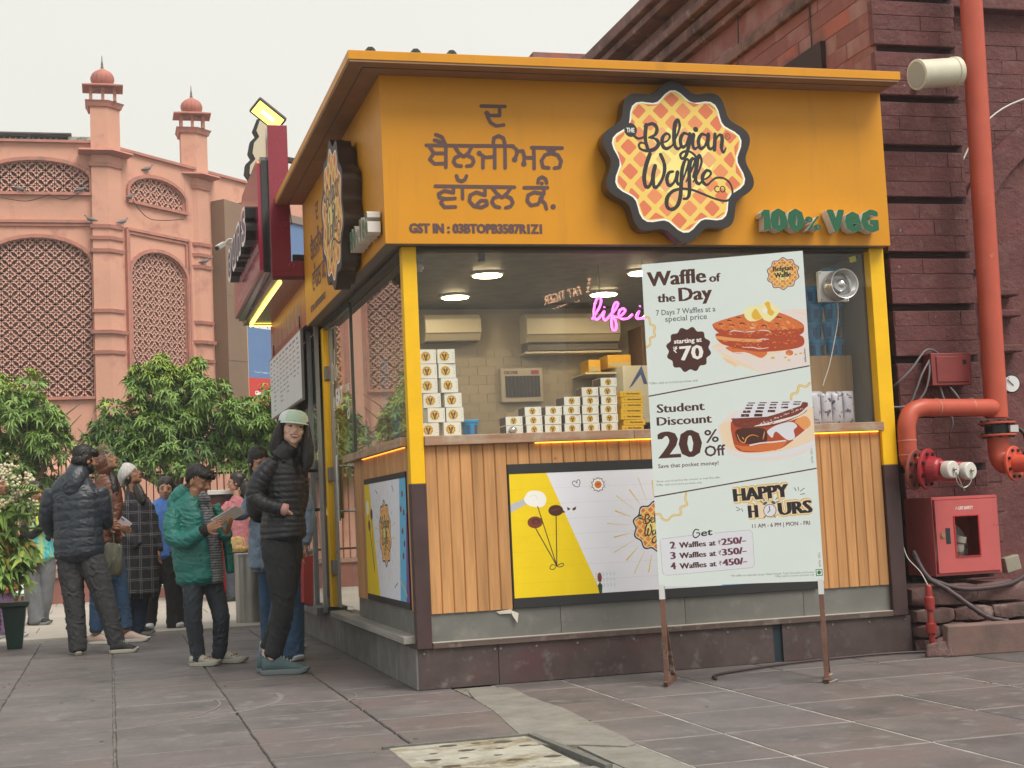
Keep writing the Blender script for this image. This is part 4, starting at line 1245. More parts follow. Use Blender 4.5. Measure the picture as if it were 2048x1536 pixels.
for c,(x0,x1,n_)in enumerate(SMALL):
 for row in range(n_):
  lab='%s low cream box in the %s stepped stack from the left'%('bottom' if row==n_-1 else ORD[row],SN[c])
  loc=((x0+x1)/2+rb.uniform(-.003,.003),.19+rb.uniform(-.003,.003),1.4425+(n_-1-row)*.0548)
  if first:proto.location=loc;proto['label']=lab;first=False
  else:copy_tree(proto,None,loc,rb.uniform(-.06,.06),lab)
proto=None
for k in range(7):
 t=thing('pancake_box','%s flat yellow box left of the offer board'%(['bottom','second from the bottom','third from the bottom','fourth from the bottom','fifth from the bottom','sixth from the bottom','top'][k]),'box',(1.42+rb.uniform(-.01,.015),.2,1.4425+k*.035),'flat yellow boxes stacked left of the offer board')if proto is None else None
 if proto is None:
  proto=t
  x,y,z=t.location
  b=MB();b.box(x-.07,y-.07,z,x+.07,y+.07,z+.0335);b.build('carton',M('flat_box_yellow',(.78,.47,.02),.45),t,bev=.0015)
  A=Art(.14,.0335);A.yup=True;A.text('Mini Pancakes',(.04,.014),(.125,.014),.009,CHO,(.1,.1));A.ell((.02,.017),.003,.003,CHO,6)
  A.build('print',(x-.07,y-.0712,z),(1,0,0),(0,0,1),t,clip=False)
 else:
  copy_tree(proto,None,(1.42+rb.uniform(-.01,.015),.2+rb.uniform(-.004,.004),1.4425+k*.035),rb.uniform(-.05,.05),'%s flat yellow box left of the offer board'%(['bottom','second from the bottom','third from the bottom','fourth from the bottom','fifth from the bottom','sixth from the bottom','top'][k]))
TUB=M('tub_blue',(.03,.27,.55),.35)
def tub(x,y,z,r_,h,label,group=None,band=False):
 t=thing('plastic_tub',label,'tub',(x,y,z),group)
 b=MB();b.lathe([(r_*.82,0),(r_*.96,h*.85)],(x,y,z),n=20);b.build('bucket',TUB,t,smooth=1)
 b=MB();b.lathe([(r_*1.02,h*.83),(r_*1.04,h*.86),(r_*1.04,h*.97),(r_*.98,h),],(x,y,z),n=20);b.build('lid',M('tub_lid_blue',(.04,.33,.62),.35),t,smooth=1)
 if band:
  b=MB()
  for a0,a1,m in((-1.25,-.75,0),(-2.3,-1.8,1)):
   b.mat(m)
   for q in range(4):
    t0,t1=a0+(a1-a0)*q/4,a0+(a1-a0)*(q+1)/4
    rr0,rr1=r_*.865,r_*.94
    b.add([(x+rr0*math.cos(t0),y+rr0*math.sin(t0),z+h*.15),(x+rr0*math.cos(t1),y+rr0*math.sin(t1),z+h*.15),(x+rr1*math.cos(t1),y+rr1*math.sin(t1),z+h*.68),(x+rr1*math.cos(t0),y+rr1*math.sin(t0),z+h*.68)],[(0,1,2,3)])
  b.build('paper_label',[M('tub_label_brown',(.14,.06,.04),.5),M('tub_label_navy',(.02,.12,.3),.5)],t)
 return t
tub(.415,.21,1.4425,.052,.1,'small blue lidded tub standing beside the tall cream boxes',band=True)
BAGSH=thing('display_block','light wooden block inside the right window carrying the blue tubs','block',(2.93,.47,1.4425))
b=MB();b.box(2.66,.3,1.4425,3.02,.62,1.9);b.build('block',M('display_wood',(.42,.25,.11),.55,wood=(2,14)),BAGSH,bev=.003)
proto=tub(2.72,.42,1.9,.066,.118,'x','blue tubs stacked behind the siren',True)
first=True
for i,n_ in enumerate((5,4,5)):
 for k in range(n_):
  lab='%s blue tub of the %s column behind the siren'%(['bottom','second lowest','third lowest','fourth lowest','highest'][k],['left','middle','right'][i])
  loc=(2.72+i*.128-(.02 if k%2 else 0),.43+.03*(i%2),1.9+k*.119)
  if first:proto.location=loc;proto['label']=lab;first=False
  else:copy_tree(proto,None,loc,rb.uniform(-.4,.4),lab)
def bag(x,k):
 t=thing('snack_bag','%s of the four white and purple snack bags at the right end'%['leftmost','second from left','third from left','rightmost'][k],'snack bag',(x,.17,1.4425),'snack bags in the right window corner')
 b=MB()
 rings=[]
 for i in range(11):
  f=i/10
  th=.026*math.sin(math.pi*f)**.6+.0015
  w=.041-.006*math.sin(math.pi*f)
  rings.append([(x+(w if math.cos(a)>=0 else-w)*abs(math.cos(a))**.5,.17+th*math.sin(a),1.443+.215*f+.003*math.sin(9*f+k))for a in np.linspace(0,2*math.pi,14,endpoint=False)])
 b.ring_loft(rings)
 b.build('pouch',M('bag_lilac',(.55,.54,.62),.3,stain=[(26,(.07,.05,.1),.56,.6),(13,(.2,.11,.06),.62,.66)]),t,smooth='all')
for k in range(4):bag(2.665+.078*k,k)
NEON=M('neon_pink',(1.0,.10,.78),.4,emit=5.0)
t=thing('neon_sign','glowing pink neon script hanging behind the glass','neon sign',(1.45,.36,2.2))
st=[[(1.265,2.161),(1.316,2.234),(1.332,2.284),(1.311,2.3),(1.287,2.251),(1.279,2.185),(1.295,2.16),(1.326,2.185),(1.349,2.213),(1.338,2.172),(1.355,2.156),(1.391,2.192),(1.419,2.217),(1.443,2.258),(1.426,2.266),(1.406,2.225),(1.392,2.135),(1.399,2.093),(1.421,2.101),(1.419,2.151),(1.399,2.176),(1.442,2.175),(1.479,2.2),(1.488,2.22),(1.463,2.225),(1.443,2.192),(1.459,2.163),(1.503,2.166),(1.535,2.191)],[(1.56,2.165),(1.582,2.213),(1.56,2.174),(1.572,2.162),(1.61,2.17),(1.64,2.215),(1.655,2.18),(1.64,2.155),(1.61,2.165)],[(1.349,2.235),(1.351,2.239)],[(1.587,2.24),(1.589,2.244)]]
b=MB()
for s in st:b.tube([(x,.35,z)for x,z in spline(s,5)],.0062,8)
b.build('tube',NEON,t,smooth='all')
b=MB()
for s in st[:2]:b.tube([(x,.362,z)for x,z in spline(s,3)],.02,8,sq=.25)
b.build('acrylic_backing',M('neon_backing',(.42,.2,.28),.3),t)
b=MB();b.tube([(1.325,.36,2.3),(1.328,.36,2.53)],.0016,5);b.tube([(1.62,.36,2.22),(1.62,.36,2.53)],.0016,5);b.build('wire',DARK,t)
t=thing('siren','silver horn siren on a white square plate fixed to the right window','siren',(2.75,-.0,2.3))
b=MB();b.box(2.655,-.012,2.208,2.858,.022,2.402);b.build('plate',M('plate_white',(.68,.68,.66),.4),t,bev=.004)
CHR=M('chrome',(.62,.62,.62),.12,metal=1)
b=MB();b.lathe([(.085,0),(.095,.02),(.094,.06),(.082,.1),(.09,.125),(.094,.13),(.088,.128),(.06,.06),(.045,.05)],(2.765,-.012,2.303),(0,-1,0),n=28,cap=False);b.build('horn',M('siren_white_metal',(.55,.55,.54),.25,metal=.6),t,smooth=1)
b=MB();b.lathe([(.0868,.122),(.06,.062),(.044,.052),(.043,.075),(.03,.1),(.012,.11),(.002,.112)],(2.765,-.012,2.303),(0,-1,0),n=28,cap=False);b.build('bell',CHR,t,smooth=1)
b=MB();b.tube(spline([(2.775,-.014,2.21),(2.772,-.012,2.1),(2.735,-.01,1.95),(2.69,-.008,1.8),(2.655,-.008,1.72),(2.64,-.006,1.68)],4),.0025,6);b.build('wire',M('wire_white',(.6,.6,.55),.5),t)
b=MB()
for x,z in((2.667,2.22),(2.846,2.22),(2.667,2.39),(2.846,2.39)):b.cyl((x,-.012,z),(x,-.015,z),.005,n=8)
b.build('screw',M('dull_steel'),t)
t=tag(MB().add([(2.905,.0265,2.462),(2.95,.0265,2.472),(2.945,.0265,2.51),(2.897,.0265,2.497)],[(0,1,2,3)]).add([(2.905,.0275,2.462),(2.95,.0275,2.472),(2.945,.0275,2.51),(2.897,.0275,2.497)],[(3,2,1,0)]).build('sticky_note',M('note_yellow',(.5,.5,.12),.6)),'small crumpled yellow-green note stuck high in the right window corner','note')
t=thing('emergency_lamp','dull round lamp in the top left corner of the front window','lamp',(.115,.16,2.5))
b=MB();b.lathe([(.03,0),(.034,-.03),(.03,-.045)],(.125,.14,2.525),n=16);b.build('holder',M('lamp_grey',(.2,.2,.19),.5),t,smooth=1)
b=MB();b.ell((.125,.14,2.455),.032);b.build('bulb',M('bulb_grey',(.35,.34,.3),.2),t,smooth='all')
t=thing('spotlight','small dark spotlight hanging from the window head','spotlight',(.5,.1,2.52))
b=MB();b.cyl((.5,.09,2.525),(.5,.09,2.50),.022,n=14);b.lathe([(.014,0),(.022,-.008),(.02,-.02)],(.5,.09,2.5),n=14);b.build('head',M('spot_dark',(.05,.04,.04),.4),t,smooth=1)
t=thing('glass_bauble','small shiny silver ball in front of the lowest low box','ornament',(.635,.1,1.4425))
b=MB();b.ell((.645,.095,1.4675),.0225);b.build('ball',CHR,t,smooth='all')
for y0,y1,z0,z1,l,nm in((.95,.72,1.68,2.0,'white and blue notice stuck inside the side window, the higher','notice'),(.62,.4,1.46,1.66,'pale green notice stuck low in the side window','notice')):
 t=thing(nm,l,'notice',(.03,(y0+y1)/2,z0))
 A=Art(y0-y1,z1-z0,None,M('notice_pale',(.42,.5,.5),.6));A.yup=True
 for q in range(6):A.stroke([(.03,.05+q*.03),(.17,.05+q*.03)],.004,M('notice_text',(.15,.3,.35),.6))
 A.build('sheet',(.0245,y0,z0),(0,-1,0),(0,0,1),t)
t=thing('tap','small chrome tap and soap bottle on the end of the side counter behind the door','tap',(.08,1.9,1.443))
b=MB();b.cyl((.08,1.9,1.443),(.08,1.9,1.6),.012,n=10);b.tube(spline([(.08,1.9,1.58),(.08,1.9,1.66),(.08,1.8,1.68),(.08,1.76,1.62)],4),.01,8);b.build('spout',CHR,t,smooth=1)
b=MB();b.lathe([(.035,0),(.04,.09),(.02,.12),(.02,.15)],(.09,1.68,1.443),n=14);b.build('bottle',M('bottle_clear_grey',(.4,.42,.42),.2),t,smooth=1)
# red brick building on the right
RED=M('red_painted_brick',(.118,.036,.037),.75,obj=.07,var=(4,.2),stain=[(5,(.17,.075,.07),.54,.72),(34,(.30,.19,.18),.655,.72)],bump=(26,.8,.016))
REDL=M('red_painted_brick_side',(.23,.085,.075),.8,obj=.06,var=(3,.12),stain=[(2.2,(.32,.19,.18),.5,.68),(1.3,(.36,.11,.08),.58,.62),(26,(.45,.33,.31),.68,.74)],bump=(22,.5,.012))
REDJ=M('brick_joint_dark',(.03,.012,.014),.9)
RB_=thing('brick_building','old dark red painted brick building behind the kiosk with deep horizontal grooves','building',(5,2,0))
b=MB();b.box(3.40,.40,0,4.02,30,5.2);b.box(4.02,.85,0,12,30,5.3);b.build('wall_core',REDJ,RB_)
rr_=random.Random(21)
def brick_field(x0,x1,z0,z1,y,mat,U=(1,0,0),W=(0,-1,0),o=(0,0,0),bw=.24,bh=.072,d=.03,name='brick',par=None,skip=None):
 """bricks as pieces (parts) sharing a few meshes"""
 U,W,o=np.array(U,float),np.array(W,float),np.array(o,float)
 rows=max(1,round((z1-z0)/bh));bh=(z1-z0)/rows
 out=0
 for j in range(rows):
  x=x0-(bw/2 if j%2 else 0)
  while x<x1-.02:
   a,c=max(x,x0),min(x+bw*rr_.uniform(.93,1.07),x1)
   x=c if c>x else x+bw
   if c-a<.03:continue
   zc=z0+(j+.5)*bh
   if skip and skip((a+c)/2,zc):continue
   key=(name,round((c-a)/.03),round(bh,3),tuple(U),rr_.randrange(2))
   if key not in BM:
    w_=round((c-a)/.03)*.03
    q=MB();g_=.0022
    pr=[(-w_/2+.001,-bh/2+g_),(w_/2-.001,-bh/2+g_*rr_.uniform(.6,1.4)),(w_/2-.001,bh/2-g_),(-w_/2+.001,bh/2-g_*rr_.uniform(.6,1.4))]
    pi=[(u_*.985,v_*.95)for u_,v_ in pr]
    q.ring_loft([[U*u_+np.array((0,0,v_))+W*0 for u_,v_ in pr],[U*u_+np.array((0,0,v_))+W*d*.8 for u_,v_ in pr],[U*u_+np.array((0,0,v_))+W*d for u_,v_ in pi]])
    me=bpy.data.meshes.new(name);me.from_pydata(q.v,[],q.f);me.materials.append(mat);BM[key]=me
   ob=bpy.data.objects.new(name,BM[key]);COL.objects.link(ob);ob.parent=par
   p_=o+U*((a+c)/2)+np.array((0,0,zc))+W*rr_.uniform(-.0025,.0025)-_loc(par)
   ob.location=p_
   out+=1
 return out
BM={}
GR=[-.10,.43,.785,1.14,1.50,1.868,2.219,2.573,2.947,3.304,3.645,3.993,4.35,4.7]
nb=0
for a,c in zip(GR[:-1],GR[1:]):
 z0,z1=a+.022,c-.022
 if z1<.40:z0=.40
 if z1-z0<.05:continue
 b=MB();b.box(3.374,.352,z0+.001,4.0,.41,z1-.001);b.build('course_block',RED,RB_,bev=.006)
 nb+=brick_field(3.376,3.998,z0+.003,z1-.003,0,RED,o=(0,.3515,0),d=.0045,par=RB_,bw=.25,bh=.1)
def in_arch(x,z):
 cx,R=5.35,1.0
 return(abs(x-cx)<R and z<2.55)or math.hypot(x-cx,z-2.55)<R
b=MB();b.box(4.025,.822,0,9,.86,5.0);b.build('recess_wall',RED,RB_)
nb+=brick_field(4.03,5.1,.3,4.42,0,RED,o=(0,.8215,0),d=.005,par=RB_,bw=.26,bh=.105,skip=in_arch)
ring=[(5.35+1.0*math.cos(t),2.55+1.0*math.sin(t))for t in np.linspace(math.pi,math.pi*.45,14)]
for(x0,z0),(x1,z1)in zip(ring[:-1],ring[1:]):
 n0=nrm(np.array((x0-5.35,z0-2.55)));n1=nrm(np.array((x1-5.35,z1-2.55)))
 b=MB();b.prism([(x0,z0),(x1,z1),(x1+n1[0]*.2,z1+n1[1]*.2),(x0+n0[0]*.2,z0+n0[1]*.2)],(0,.82,0),(1,0,0),(0,0,1),(0,-1,0),0,.05)
 b.build('arch_stone',RED,RB_)
b=MB();b.box(4.03,.72,4.45,9,.84,4.75);b.box(4.03,.66,4.75,9,.84,4.85);b.build('string_course',RED,RB_,bev=.01)
for z in(2.35,2.2,1.95):b=MB();b.box(4.35,.70,z,4.6,.82,z+.05);b.build('arch_springer',RED,RB_,bev=.01)
nb2=brick_field(-9.0,-.38,3.55,3.97,0,REDL,U=(0,-1,0),W=(-1,0,0),o=(3.3895,0,0),d=.005,par=RB_,bw=.34,bh=.105,skip=lambda s,z:s<-5.5)
nb2+=brick_field(-6.5,-.38,4.03,4.75,0,REDL,U=(0,-1,0),W=(-1,0,0),o=(3.3895,0,0),d=.005,par=RB_,bw=.36,bh=.12,skip=lambda s,z:(-3.3<s<-1.0 and z<4.28))
b=MB();b.box(3.39,.385,3.5,3.41,30,5.5);b.build('side_wall',REDL,RB_)
b=MB();b.box(3.35,1.05,3.4,3.42,3.2,4.27);b.build('window_recess',M('recess_dark',(.035,.018,.02),.8),RB_)
for z0,z1,px_,nm in((4.60,4.70,.05,'side_band'),(4.93,4.99,.07,'moulding'),(5.00,5.10,.14,'moulding'),(5.12,5.20,.20,'moulding'),(5.21,5.34,.12,'frieze'),(5.36,5.43,.27,'cornice'),(5.44,5.56,.33,'cornice')):
 b=MB();b.box(3.39-px_,.37,z0,3.40,34,z1)
 b.build(nm,M('weathered_cornice',(.20,.115,.105),.85,var=(3,.2),stain=[(2.5,(.07,.045,.04),.5,.66),(9,(.36,.27,.24),.58,.72)],bump=(18,.6,.02),wood=(1,8)),RB_,bev=.012)
b=MB();b.box(3.37,8.2,5.4,12,30,6.5);b.build('far_parapet',REDL,RB_)
PL=M('plinth_stone',(.13,.07,.066),.85,obj=.12,var=(6,.25),stain=[(8,(.30,.23,.21),.55,.72),(3,(.05,.04,.035),.55,.7)],bump=(14,.7,.02))
def rough_block(x0,x1,y0,y1,z0,z1,seed,nm='plinth_stone',mat=PL,par=RB_,r=.02):
 q=random.Random(seed)
 n=12
 rings=[]
 m=max(4,int((x1-x0)/.07))
 for i in range(m+1):
  x=x0+(x1-x0)*i/m
  e=.8 if i in(0,m)else 1
  ring=[]
  for t in np.linspace(0,2*math.pi,n,endpoint=False):
   c_,s_=math.cos(t),math.sin(t)
   hy,hz=(y1-y0)/2,(z1-z0)/2
   k=.28
   yy=math.copysign(abs(c_)**k,c_)*hy*e+q.uniform(-r,r)*.3
   zz=math.copysign(abs(s_)**k,s_)*hz*e+q.uniform(-r,r)*.3
   ring.append((x+q.uniform(-.004,.004),(y0+y1)/2+yy,(z0+z1)/2+zz))
  rings.append(ring)
 b=MB();b.ring_loft(rings)
 return b.build(nm,mat,par,smooth=50)
rough_block(3.16,3.62,-.05,.34,.27,.405,1);rough_block(3.63,4.02,-.04,.34,.275,.40,9)
for k,(a,c)in enumerate(((3.16,3.42),(3.43,3.7),(3.71,4.08))):rough_block(a,c,-.10,.34,.17,.262,20+k)
for k,(a,c)in enumerate(((3.16,3.30),(3.31,3.52),(3.53,3.8),(3.81,4.1))):rough_block(a,c,-.12,.34,.085,.165,30+k)
for k,(a,c)in enumerate(((3.17,3.40),(3.41,3.75),(3.76,4.1))):rough_block(a,c,-.16,.34,.0,.082,40+k)
t=thing('leaning_stone_slab','long pinkish stone slab standing on edge at the foot of the plinth','stone slab',(3.6,-.42,0))
b=MB();b.obox((3.80,-.45,.095),nrm((1,-.12,0)),nrm((.12,1,.12)),(0,-.12,1),.66,.035,.092)
b.build('slab',M('pink_stone',(.20,.125,.11),.8,var=(5,.15),stain=(3,(.09,.08,.07),.5,.7),bump=(20,.4,.01)),t,bev=.008)
b=MB();b.add([(3.02,-.36,0),(3.17,-.42,0),(3.19,-.36,0),(3.04,-.3,0),(3.03,-.35,.08),(3.16,-.4,.1),(3.17,-.36,.1),(3.05,-.31,.07)],[(3,2,1,0),(4,5,6,7),(0,1,5,4),(1,2,6,5),(2,3,7,6),(3,0,4,7)]);b.build('broken_end',PL,t,bev=.012)
PIPE=M('fire_pipe_red',(.46,.085,.05),.42,var=(5,.1),stain=(22,(.62,.2,.14),.66,.74),spec=.4)
PIPE2=M('valve_crimson',(.33,.02,.03),.35,var=(8,.12))
PIPE3=M('valve_orange_red',(.62,.09,.05),.4,var=(8,.08))
BOLT=M('bolt_black',(.03,.03,.032),.4,metal=.6)
t=thing('fire_riser','tall orange red fire pipe with side branch and hose couplings on the brick wall','pipe',(3.95,.1,0))
b=MB();b.cyl((4.0,.1,5.6),(3.93,.1,1.45),.074,n=28);b.build('riser',PIPE,t,smooth=1)
b=MB();b.tube([(3.93,.1,1.515)]+spline([(3.86,.06,1.515),(3.40,-.02,1.52),(3.30,-.04,1.52),(3.215,-.05,1.49),(3.175,-.06,1.42),(3.17,-.06,1.34),(3.17,-.06,1.20)],6)+[(3.19,-.09,1.15)],.057,24);b.build('branch',PIPE,t,smooth='all')
b=MB()
for z in(1.315,1.225):b.lathe([(.0585,-.004),(.0605,0),(.0585,.004)],(3.17,-.06,z),n=24,cap=False)
for x,y in((3.42,-.017),(3.70,.035)):b.lathe([(.0585,-.004),(.0605,0),(.0585,.004)],(x,y,1.52),nrm((1,.17,0)),n=24,cap=False)
b.build('weld_seam',M('weld_pale',(.55,.2,.15),.5),t,smooth='all')['kind']='stuff'
def flange(c,ax,r_,th,mat,nbolt=8,rb_=.78,name='flange',par=t,boltm=BOLT):
 ax=nrm(ax);c=np.array(c,float)
 b=MB();b.lathe([(r_*.97,-th/2),(r_,-th/2+.003),(r_,th/2-.003),(r_*.97,th/2)],c,ax,32);o=b.build(name,mat,par,smooth=1)
 u=nrm(np.cross(ax,(0,0,1)if abs(ax[2])<.9 else(1,0,0)));w=np.cross(ax,u)
 for k in range(nbolt):
  a=2*math.pi*(k+.5)/nbolt
  p_=c+(u*math.cos(a)+w*math.sin(a))*r_*rb_
  q=MB();q.cyl(p_-ax*(th/2+.01),p_+ax*(th/2+.012),r_*.1,n=6);q.build('bolt',boltm,o)
 return o
flange((3.93,.1,1.415),(0,0,1),.12,.014,PIPE);flange((3.93,.1,1.335),(0,0,1),.12,.014,PIPE)
b=MB();b.cyl((3.93,.1,1.342),(3.93,.1,1.408),.082,n=28);b.build('valve_body',BOLT,t,smooth=1)
b=MB();b.box(3.96,-.0,1.35,4.02,.02,1.395);b.build('valve_tag',M('tag_white',(.5,.5,.5),.4),t)
b=MB();b.tube(spline([(4.03,.08,1.4),(4.08,.03,1.34),(4.065,.0,1.24),(4.05,.0,1.2)],4),.014,8);b.build('valve_lever',BOLT,t,smooth='all')
b=MB();b.tube(spline([(3.93,.1,1.335),(3.93,.1,1.24),(3.93,.09,1.19),(3.935,.06,1.155),(3.95,.02,1.145)],6),.07,24);b.build('elbow',PIPE,t,smooth='all')
flange((3.19,-.10,1.13),(.55,-.83,-.1),.128,.018,M('rusty_flange',(.25,.06,.045),.6,var=(20,.2)))
flange((3.235,-.165,1.13),(.55,-.83,-.1),.128,.02,PIPE2)
b=MB();b.cyl((3.235,-.17,1.13),(3.285,-.245,1.12),.085,.07,n=24);b.bar((3.25,-.2,1.12),(3.44,-.235,1.10),.12,.125);b.build('inlet_body',PIPE2,t,bev=.02)
for x in(3.30,3.42):
 b=MB();b.lathe([(.052,0),(.054,.01),(.054,.055),(.048,.062),(.03,.063)],(x,-.27,1.12-(x-3.3)*.1),nrm((.25,-.95,-.05)),28);c_=b.build('cap',M('cap_white_plastic',(.62,.60,.56),.45),t,smooth=1)
 b=MB();b.ell((x+.017,-.34,1.12-(x-3.3)*.1),.012,8,6);b.build('stud',M('chain_steel',(.4,.38,.35),.3,metal=1),c_,smooth='all')
b=MB();b.tube(spline([(3.317,-.345,1.11),(3.32,-.35,1.04),(3.36,-.35,1.005),(3.41,-.35,1.03),(3.437,-.345,1.10)],6),.004,5);b.tube(spline([(3.317,-.345,1.11),(3.35,-.35,1.02),(3.37,-.35,.985)],5),.004,5);b.build('chain',M('chain_steel'),t,smooth='all')
flange((3.955,-.02,1.145),(.45,-.89,0),.115,.02,PIPE3)
b=MB();b.cyl((3.955,-.03,1.145),(4.01,-.135,1.14),.058,.053,n=20);b.cyl((4.01,-.12,1.14),(4.01,-.14,1.04),.045,.038,n=20);b.ell((4.015,-.13,1.145),.065);b.build('valve_body',PIPE3,t,smooth=1)
b=MB();b.lathe([(.04,0),(.046,-.01),(.046,-.05),(.036,-.052)],(4.01,-.14,1.04),n=24);b.build('coupling',CHR,t,smooth=1)
t=thing('pressure_gauge','round white faced pressure gauge to the right of the red pipe','gauge',(4.13,.1,1.69))
gc,ga=np.array((4.035,.07,1.668)),nrm((-.15,-.98,-.05))
b=MB();b.lathe([(.05,-.06),(.062,-.03),(.062,.012),(.054,.014)],gc,ga,28);b.build('case',BOLT,t,smooth=1)
b=MB();b.lathe([(.053,.0145),(.053,.0155)],gc,ga,28);b.build('dial',M('dial_white',(.7,.72,.74),.4),t)
b=MB();b.bar(gc+ga*.018+np.array((-.03,0,.03)),gc+ga*.018+np.array((.012,0,-.012)),.006,.002)
for k in range(11):
 a=math.radians(-40+26*k);e=np.array((math.cos(a),0,math.sin(a)))
 b.bar(gc+ga*.0165+e*.04,gc+ga*.0165+e*.048,.003,.001)
b.build('needle',DARK,t)
b=MB();b.tube([(3.95,.1,1.66),(4.0,.12,1.66)],.01,8);b.build('stem',M('dull_steel'),t)
t=thing('junction_box','small dark red metal box on the brick pier with grey cables','electrical box',(3.7,.3,1.68))
EB=M('box_dark_red',(.22,.035,.035),.45,var=(9,.1))
b=MB();b.box(3.565,.24,1.683,3.865,.345,1.897);b.build('box',EB,t,bev=.004)
b=MB();b.box(3.6,.232,1.705,3.84,.2395,1.875);dd=b.build('door',EB,t,bev=.003)
b=MB();b.box(3.795,.229,1.82,3.82,.2315,1.85);b.build('latch',BOLT,dd)
t=thing('cable_bundle','loose grey cables looping from the box down behind the pipe','cable',(3.45,.3,1.5))
for q in([(3.66,.3,1.9),(3.6,.28,1.925),(3.53,.26,1.91),(3.42,.24,1.80),(3.33,.25,1.72),(3.30,.28,1.69)],[(3.57,.26,1.86),(3.49,.24,1.76),(3.44,.24,1.66),(3.38,.25,1.56),(3.25,.26,1.55)],[(3.565,.26,1.84),(3.54,.24,1.74),(3.50,.24,1.64),(3.44,.25,1.57)],[(3.64,.28,1.69),(3.65,.26,1.6),(3.68,.22,1.45),(3.67,.24,1.38)],[(3.7,.28,1.69),(3.72,.2,1.6),(3.76,.2,1.5)]):
 b=MB();b.tube(spline(q,5),.0075,7);b.build('cable',M('cable_grey',(.14,.13,.14),.5),t,smooth='all')
t=thing('fire_hose_cabinet','pinkish red fire hose cabinet with a coiled canvas hose behind its window','hose cabinet',(3.55,.1,.45))
CB=M('cabinet_red',(.50,.10,.10),.5,var=(3,.08),stain=(19,(.22,.05,.05),.66,.72))
b=MB()
b.box(3.345,.0,.455,3.352,.33,.952);b.box(3.81,.0,.455,3.818,.33,.952);b.box(3.352,.32,.455,3.81,.33,.952);b.box(3.352,.0,.945,3.81,.32,.952);b.box(3.352,.0,.455,3.81,.32,.462)
b.build('case',CB,t)
b=MB()
b.box(3.352,-.004,.462,3.81,.0,.472);b.box(3.352,-.004,.935,3.81,.0,.945)
b.build('lip',CB,t)
b=MB();x0,x1,z0,z1=3.487,3.662,.572,.828
b.box(3.356,-.018,.474,x0,-.005,.932);b.box(x1,-.018,.474,3.805,-.005,.932);b.box(x0,-.018,.474,x1,-.005,z0);b.box(x0,-.018,z1,x1,-.005,.932)
dd=b.build('door',CB,t)
b=MB()
for a,c in(((x0,z0),(x1,z0)),((x1,z0),(x1,z1)),((x1,z1),(x0,z1)),((x0,z1),(x0,z0))):b.bar((a[0],-.0195,a[1]),(c[0],-.0195,c[1]),.008,.006)
b.build('window_gasket',M('gasket_crimson',(.45,.02,.03),.4),dd)
b=MB();b.box(3.42,-.0195,.655,3.453,-.0185,.755);b.build('handle_recess',M('recess_navy',(.01,.02,.03),.4),dd)
b=MB();b.cyl((3.40,-.018,.712),(3.40,-.026,.712),.016,n=16);b.build('lock',M('brass_dull',(.35,.28,.15),.35,metal=.8),dd,smooth=1)
letters('LIFE SAFETY',(3.525,-.0185,.868),(1,0,0),(0,0,1),.105,.019,(.1,.08),mat=M('stencil_white',(.7,.66,.64),.5),parent=dd)
A=Art(1,1);A.yup=True;A.stroke([(0,0),(.008,.012),(.016,.0)],.003,MATS['stencil_white']);A.stroke([(.004,.014),(.012,.016)],.003,MATS['stencil_white']);A.build('emblem',(3.503,-.0185,.869),(1,0,0),(0,0,1),dd,clip=False)
t2=thing('fire_hose','coiled pale canvas fire hose inside the red cabinet','hose',(3.56,.15,.47))
HS=M('hose_canvas',(.30,.28,.25),.85,bump=(80,.4,.002))
b=MB()
for k in range(9):
 R_=.035+k*.0138
 b.tube([(3.52+R_*.86*math.cos(a),.13+.004*(k%3),.62+R_*math.sin(a))for a in np.linspace(0,2*math.pi,30,endpoint=False)]+[(3.52+R_*.86,.13+.004*(k%3),.62)],.009,6,sq=3.2)
b.build('coil',HS,t2,smooth='all')
b=MB();b.lathe([(.03,0),(.034,.02),(.03,.05),(.038,.06),(.038,.1)],(3.55,.06,.60),(.2,-.1,1),16);b.build('nozzle',HS,t2,smooth=1)
t=thing('switch_box','tilted pale grey cover box beside the lower right of the hose cabinet','electrical box',(4.0,.2,.5))
b=MB();b.obox((4.02,.2,.495),nrm((1,0,.2)),(0,1,0),nrm((-.2,0,1)),.055,.03,.05);b.build('cover',M('cover_khaki',(.30,.28,.22),.6,var=(20,.1)),t,bev=.006)
for p_,l in(([(3.22,.05,.62),(3.26,-.02,.47),(3.32,-.06,.42),(3.5,-.08,.37),(3.8,-.06,.38),(4.0,.0,.43),(4.3,.05,.5)],'dark'),([(3.22,.05,.6),(3.26,-.05,.45),(3.34,-.12,.38),(3.45,-.2,.27),(3.54,-.24,.20),(3.66,-.26,.17)],'ribbed')):
 t=thing('cable',{'dark':'thick dark cable sagging below the hose cabinet','ribbed':'dark taped cable running diagonally down over the plinth stones'}[l],'cable',p_[0])
 q=spline(p_,8)
 b=MB();b.tube(q,[.016+(.003 if(l=='ribbed' and i%4==0)else 0)for i in range(len(q))],10);b.build('sheath',M('cable_black_red',(.05,.03,.035),.5),t,smooth='all')
t=thing('pipe_stub','thin red painted pipe with couplings at the corner of the kiosk base','pipe',(3.16,-.14,.06))
b=MB();b.lathe([(.018,.0),(.02,.07),(.03,.075),(.032,.13),(.02,.135),(.017,.21),(.03,.215),(.032,.29),(.022,.3),(.02,.36),(.012,.37)],(3.18,-.17,.05),n=16);b.build('pipe',M('pipe_glossy_red',(.30,.03,.025),.35,var=(20,.3)),t,smooth=30)
b=MB();b.tube(spline([(3.18,-.17,.41),(3.16,-.12,.5),(3.13,-.04,.58),(3.125,.0,.66)],5),.003,5);b.build('wire',M('wire_white'),t)
t=thing('wall_speaker','cream cylindrical outdoor speaker high on the brick pier','speaker',(3.7,.1,3.7))
